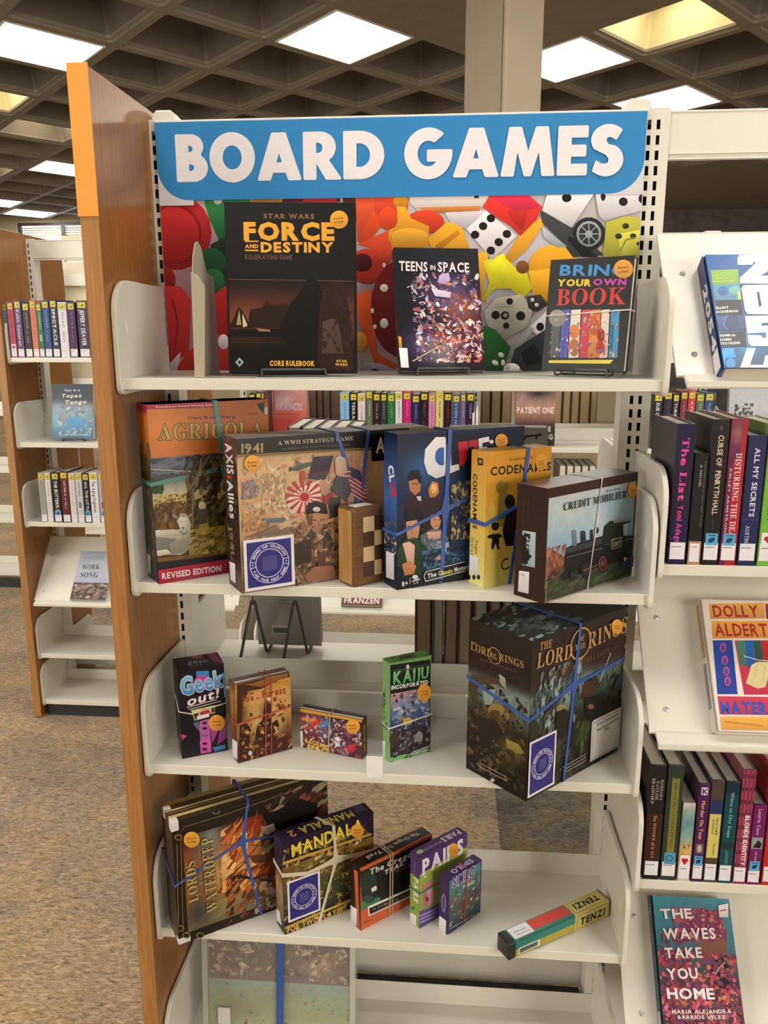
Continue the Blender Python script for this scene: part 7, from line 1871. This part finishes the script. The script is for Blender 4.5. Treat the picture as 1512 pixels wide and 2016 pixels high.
# easel and book seen from behind
t = thing('book', 'book seen from behind with its plain grey back cover, propped on a black wire easel', 'book', (10.4, 10.3, 36.5), 180, lean=9)
m = MB(); m.box(0, 0, 0, 6.1, .1, 8.9); m.box(0, .75, 0, 6.1, .85, 8.9); m.box(6.0, .1, 0, 6.1, .75, 8.9); m.build('cover', plain('grey back cover', '#9b9a90', rough=.45, noise=.08), t, bevel=.03)
MB().box(.1, .1, .1, 5.95, .75, 8.8).build('pages', PAPERW, t)
a = Art(6.1, 8.9); a.rect(0, 0, 6.1, 8.9, '#a3a298'); a.rect(1.4, 1.2, 1.9, .9, '#bdbcb2'); a.rect(1.5, 1.3, 1.6, .55, '#66665f')
for i in range(9): a.line([(.7, 7.8 - i * .42), (5.3 - (i % 3) * .4, 7.8 - i * .42)], .06, '#85857b')
a.put('back_print', t, (6.1, .86, 0), (-1, 0, 0), (0, 0, 1), mat=SATIN)
e = thing('book_easel', 'black wire easel seen from behind through the third shelf', 'easel', (7.3, 8.6, 35.93), 180)
for sx in (-1.95, 1.95):
    MB().tube([(sx, -2.0, .6), (sx, -2.0, .15), (sx, -1.6, .1), (sx, 0, .1), (sx + .05, .3, .3), (sx + .7, 1.6, 5.6), (sx + .8, 1.75, 5.75), (sx + .9, 1.9, 5.6), (sx + 1.6, 4.8, .1)], .14, 8).build('side_wire', BLACK, e, smooth=True)
MB().tube([(-1.95, -2, .6), (1.95, -2, .6)], .1, 8).build('front_bar', BLACK, e, smooth=True)

# ------------------------------------------------------------ second range: rows of tagged spines
def row(items, y, z, hgt, place, group, seed=1, tagp=.95, depth=5.8, mystery_at=(), heart_at=(), nolabel=False):
    R = random.Random(seed); n = len(items)
    for i, (nm, x0, x1, col, ink) in enumerate(items):
        w = x1 - x0 - .04; h = hgt + R.uniform(-.35, .25)
        pv = items[i - 1][0] if i else None; nx = items[i + 1][0] if i < n - 1 else None
        if pv and nx: lab = '%s spine between %s and %s, %s' % (nm, pv, nx, place)
        elif nx: lab = '%s spine at the left end beside %s, %s' % (nm, nx, place)
        else: lab = '%s spine at the right end beside %s, %s' % (nm, pv, place)
        def paint(a, w, h, col=col, ink=ink, i=i):
            a.rect(0, 0, w, h, col)
            word = ink[1] if isinstance(ink, tuple) else ''.join(R.choice('AEIONRSTLDM') for _ in range(R.randint(5, 8))) + ' ' + ''.join(R.choice('AEIOURSTLN') for _ in range(R.randint(4, 6)))
            ic = ink[0] if isinstance(ink, tuple) else ink
            if isinstance(ink, tuple): down(a, word, w * .5, h - 1.4, h - 1.4 - min(h - 3.2, .62 * len(word)), w * .42, ic)
            else:
                down(a, word[:6], w * .55, h - 1.5, h * .52, w * .26, ic); a.rect(w * .3, h * .3, w * .4, h * .12, ic) if R.random() < .4 else down(a, word[6:], w * .5, h * .48, h * .27, w * .2, ic)
            tagged(a, w, h, None)
            if not nolabel: spine_label(a, w, h, .15, 1.15)
            if i in mystery_at: mystery(a, w, h, 1.2)
            if i in heart_at: romance(a, w, h, 1.2)
        spine_book(lab, x0, y, z, w, h, depth, col, paint, group)
def X1(v): return -49.15 + (v / 5.815 - 3) * .0834
row([('steel blue', X1(68), X1(142), '#54798f', '#8fb0c4'), ('red', X1(146), X1(218), '#b0344a', '#7a2034'), ('violet', X1(224), X1(304), '#5c3f6c', ('#c9b8cc', 'Kelso Cameron')), ('black', X1(314), X1(398), '#171316', '#8a8488'),
     ('coral', X1(402), X1(472), '#c8705c', '#a84a44'), ('green', X1(474), X1(534), '#2f6c48', '#9ac0a4'), ('royal blue', X1(538), X1(622), '#22407c', '#7a98c8'), ('navy', X1(628), X1(712), '#1c2438', ('#d8dce4', 'SPECTACLE')),
     ('white', X1(718), X1(818), '#d6d2dc', '#7a8890'), ('purple', X1(824), X1(914), '#3a1c4c', '#7a5a90'), ('dark slate', X1(930), X1(1054), '#332c44', ('#d8d4dc', 'JEFFERY DEAVER'))],
    Y2 - 8.95, 61.7, 8.6, 'on the top far shelf', 'tagged spines on the top shelf across the aisle', seed=3, mystery_at=(0,), heart_at=(1,))
def X3(v): return -49.15 + (v / 5.6 - 3) * .0829
row([('grey', X3(300), X3(372), '#9a9690', '#6c6864'), ('white', X3(374), X3(442), '#cfccc8', '#8a8890'), ('black', X3(452), X3(544), '#1c1216', ('#d8d4d4', 'THE BUTTERFLY')), ('maroon', X3(550), X3(644), '#5a2028', '#c9a8a8'),
     ('ivory', X3(648), X3(720), '#cfccc6', '#9a9894'), ('silver', X3(724), X3(802), '#bcbcc2', '#6a7080'), ('jet', X3(806), X3(884), '#1a1418', ('#c8c4c8', 'ALL THE LITTLE')), ('chalk white', X3(886), X3(980), '#d8d6da', ('#2c2c34', 'The Aging Cognition')),
     ('grey blue', X3(984), X3(1068), '#a4aabc', '#34344c'), ('salmon', X3(1072), X3(1138), '#cf8c78', '#b8503c'), ('lime', X3(1140), X3(1215), '#9aa04c', '#6c7030')],
    Y2 - 8.95, 34.9, 8.5, 'on the lower far shelf', 'tagged spines on the lower shelf across the aisle', seed=8, mystery_at=(2, 6, 8))
def X2(v): return 4.98 + (v - 152) * .01571
row([('sky blue', X2(158), X2(252), '#7fb0dc', '#5c88b8'), ('black', X2(256), X2(332), '#121216', ('#c8ccd4', 'TERRA LANE')), ('pinkish white', X2(334), X2(412), '#d6c8cc', '#a07c80'), ('olive grey', X2(414), X2(484), '#5c6454', '#a8ac98'),
     ('dark brown', X2(486), X2(560), '#2c1a1c', '#a08a8c'), ('slate', X2(562), X2(624), '#2c3438', '#7a8890'), ('green', X2(628), X2(704), '#2c6c38', '#5ca06a'), ('white', X2(706), X2(776), '#cfcfd4', '#5a5a60'),
     ('hot pink', X2(780), X2(864), '#b8206c', '#d86aa0'), ('navy', X2(868), X2(948), '#20244c', '#6a74a8'), ('dark plum', X2(952), X2(1030), '#241420', '#7c4458'), ('rose', X2(1034), X2(1102), '#c87ca8', '#8c3c6c'),
     ('cream', X2(1104), X2(1178), '#cfc078', '#5c5430'), ('black and red', X2(1182), X2(1262), '#1c1214', '#7c2024'), ('denim blue', X2(1266), X2(1342), '#34447c', ('#8c9cc8', 'EVEN NOW')), ('mauve', X2(1346), X2(1398), '#6c587c', '#a890b4'), ('midnight', X2(1402), X2(1480), '#221c3c', '#8c88a8')],
    Y2 - 8.95, 48.1, 8.35, 'in the row behind the games', 'tagged spines seen between the top two shelves', seed=12)
row([('dark green', -18.5 + 2.6, -14.7 + .2, '#1c2420', '#6c7c70'), ('black', -9.3, -8.2, '#15161a', '#7a7a80'), ('teal', -8.15, -7.3, '#1f4448', '#8ab0b0'), ('plum', -7.25, -6.9, '#4c2c44', '#a8889c')][1:], Y2 - 8.95, 48.1, 8.3, 'just left of the red cover', 'tagged spines left of the red cover', seed=4)
def X4(v): return 52.61 + (v - 205) * .01558
row([('black', X4(208), X4(296), '#101014', ('#c8ccd4', 'SUE GRAFTON')), ('dark plum', X4(302), X4(384), '#1c1220', '#5c3c5c'), ('charcoal', X4(388), X4(450), '#17171a', ('#c8ccd4', 'TURROW')), ('wine red', X4(460), X4(526), '#6c1c28', '#a86068'),
     ('scarlet', X4(530), X4(602), '#b8343c', '#e0b8b8'), ('moss green', X4(606), X4(682), '#4c6444', '#a8b89c'), ('blue', X4(686), X4(774), '#1c3c64', '#8aa8c4'), ('maroon', X4(780), min(61.5, X4(850)), '#3c1824', '#7c4c5c')],
    Y2 - 8.95, 48.1, 8.6, 'over the pink-lettered book', 'tagged spines seen above the right bay books', seed=21, nolabel=True)
# page-edge books on the far side of the second range
for i, (x0, x1) in enumerate(((27.4, 28.85), (29.05, 30.6), (30.8, 32.4), (39.4, 40.75), (40.9, 42.15), (42.3, 43.55), (43.7, 45.3), (45.45, 46.5))):
    fore_book('%s from the left of the straw page edges either side of the mountain cover' % ORD[i], x0, Y2 + 3.4, 48.63, x1 - x0, R.uniform(8.2, 9.0), 5.8, TANS[3], ('#3a1418', '#2a2a20', '#4a3420')[i % 3], 'books with straw page edges across the aisle')
for i, (x0, x1) in enumerate(((-2.0, -.7), (-.6, .35), (.45, 1.65), (1.75, 3.5))):
    fore_book('%s from the left of the brown page edges right of the coral cover' % ORD[i], x0, Y2 + 3.4, 48.63, x1 - x0, R.uniform(8.2, 9.0), 5.8, TANS[1], ('#2a1c14', '#3c2c1c')[i % 2], 'books with brown page edges across the aisle')
for i in range(5):
    fore_book('%s from the left of the low dark books above the railway game' % ORD[i], 39.2 + i * 1.15, Y2 - 8.2, 34.9, 1.08, 10.3, 7.2, PAPERW, '#2a2018', 'low dark books over the railway game')

def face_book(label, x, y, z, w, h, d, col, lean=8):
    t = thing('book', label, 'book', (x, y, z), 0, lean=lean)
    m = MB(); m.box(0, 0, 0, w, .09, h); m.box(0, d - .09, 0, w, d, h); m.box(0, .09, 0, .09, d - .09, h); m.build('cover', plain('cover ' + col, col, rough=.35), t, bevel=.03)
    MB().box(.09, .09, .1, w - .1, d - .09, h - .1).build('pages', PAPERW, t)
    return t, Face(w, h, (x, y, z), 0, lean, 'front', d)
t, a = face_book('coral red book cover with pale lettering facing out left of the far spines', -6.8, 68.0, 48.25, 5.65, 8.7, 1.0, '#c44a3c', 6)
a.rect(0, 0, a.w, a.h, '#cf5344'); a.field(.2, 3.2, a.w, a.h, 10, 8, [(0, '#cf5344'), (1, '#d8a8a8')], [(2, 6.5, 1.6, 1, '#e0c8cc', .8)], rough=.1); a.text('FRANCIS', .6, 4.9, 1.15, '#cfc0d4', w=4.3, style='bold'); a.text('FELIX FRANCIS', .7, 4.1, .35, '#b8443c', w=3.6, style='bold'); a.on(t)
t, a = face_book('mountain book cover with large white title, facing out right of the far spines', 32.2, 63.8, 48.28, 6.1, 9.0, 1.1, '#3a2c2c', 7)
a.field(0, 0, a.w, a.h, 12, 16, [(0, '#2a201e'), (.35, '#3c2c2a'), (.5, '#8c6458'), (.7, '#a88478'), (1, '#5c504c')], [(3.5, 8, 1.8, .9, '#1c1c20', .95), (1, 7.4, .8, 1, '#a8948c', .6)], rough=.12, seed=4)
a.text('PATIENT ONE', .25, 5.0, .95, '#e0cccc', w=5.6, style='bold'); a.text('JOE', 3.9, 2.2, .8, '#c8bcb8', w=1.6, style='bold'); a.text('GOLDBERG', .9, 1.0, .8, '#c8bcb8', w=4.9, style='bold'); a.on(t)
t, a = face_book('pale grey book cover with a small black sketch above the green book', 64.6, 65.0, 48.28, 6.2, 9.0, 1.0, '#b8bcc4', 7)
a.rect(0, 0, a.w, a.h, '#b4bac2'); a.field(0, 1, a.w, 6.5, 8, 8, [(0, '#8a9098'), (1, '#b8bcc4')], rough=.1); a.blobs(.8, 4.2, 3.6, 6.6, 14, ['#1c1c20', '#3a3c40', '#5a5c60'], .1, .5, 3); a.on(t)
t, a = face_book('blue book with white title and a blue figure, on an easel across the aisle', -42.9, 65.0, 48.45, 6.9, 9.0, 1.2, '#3a6c8c', 9)
a.crop(0, 700, 5.6)
a.field(0, 0, a.w, a.h, 14, 18, [(0, '#3c5a6c'), (.15, '#3a7ca0'), (.4, '#7aa8bc'), (.6, '#8c94a0'), (.7, '#34424f'), (1, '#2c3c4a')], [(1, 4, .8, 2, '#8ac0dc', .7)], rough=.12, seed=2)
a.dabs((640, 560, 1010, 860), 40, ['#7cb4d0', '#a8b8c0', '#5c6c78', '#c8d0d4', '#4c88ac', '#8a7c84'], .1, .4, 5, asp=1.5)
a.pp([760, 680, 860, 665, 950, 730, 930, 800, 850, 830, 800, 790, 740, 830, 700, 830], '#4a94c4'); a.pp([640, 600, 700, 590, 760, 700, 720, 760, 660, 700], '#8c98a0')
a.pt('Cat in a', 712, 395, 880, 392, 26, '#d4dce0', style='bold'); a.pt('Topaz', 676, 465, 902, 458, 40, '#e0e6e8', style='bold', shear=.15); a.pt('Tango', 712, 535, 955, 530, 44, '#e0e6e8', style='bold', shear=.15); a.pt('Carole Nelson Douglas', 650, 880, 990, 880, 18, '#c8d8e0', style='bold', shear=.2); a.on(t, FOIL)
easel('small black easel holding the blue book across the aisle', (-39.4, 65.05), 48.12, 0, w=3.6, lean=9, d=1.25)
# slanted shelves across the aisle
t, a, s = display_book('pale book with a grey title over a photo of old buildings, on a slanted shelf', -41.0, 21.3, 6.1, 8.7, .8, '#b8bcc8', .05, Y2 - 9.2)
a.crop(0, 880, 3.6)
a.field(0, 0, a.w, a.h, 10, 14, [(0, '#4a3c38'), (.32, '#5c4c48'), (.36, '#a8b0c4'), (.7, '#bcc4d4'), (1, '#9aa4b4')], rough=.04); a.rect(0, 0, a.w, 3.0, '#4c3e3c'); a.blobs(.1, .1, a.w - .1, 2.9, 30, ['#8a7468', '#2c2224', '#b09c90', '#5c4a44'], .12, .5, 6, asp=2, rot=15)
a.pt('WORK', 578, 868, 705, 866, 34, '#4c5058', style='serif'); a.pt('SONG', 568, 925, 692, 925, 36, '#4c5058', style='serif'); a.pt('IVAN DOIG', 590, 798, 735, 792, 20, '#8a929c', style='serif'); a.on(t)
t, a, s = display_book('brown book cover showing one large white name, seen under the second shelf', 5.0, 21.3, 6.5, 9.2, 1.0, '#4a3228', .2, Y2 - 9.2)
a.field(0, 0, a.w, a.h, 8, 8, [(0, '#5c3428'), (.2, '#8a5440'), (1, '#3c2c28')], rough=.2); a.text('FRANZEN', .4, .35, 1.0, '#dcd8d4', w=5.7, style='bold'); a.on(t)
# black sign plate further back, seen over the blue book
t = thing('shelf_sign', 'small black sign with white capitals above the blue book across the aisle', 'sign', (-52.5, 137, 64.03))
MB().box(0, 0, 0, 7.6, .3, 5.2).build('plate', plain('black sign plate', '#17151a', rough=.4), t); a = Art(7.6, 5.2); a.text('READ', -1.2 + 1.6, 1.0, 1.9, '#d8d4d0', w=6.6, style='bold'); a.put('lettering', t, (0, 0, 0), mat=SATIN)
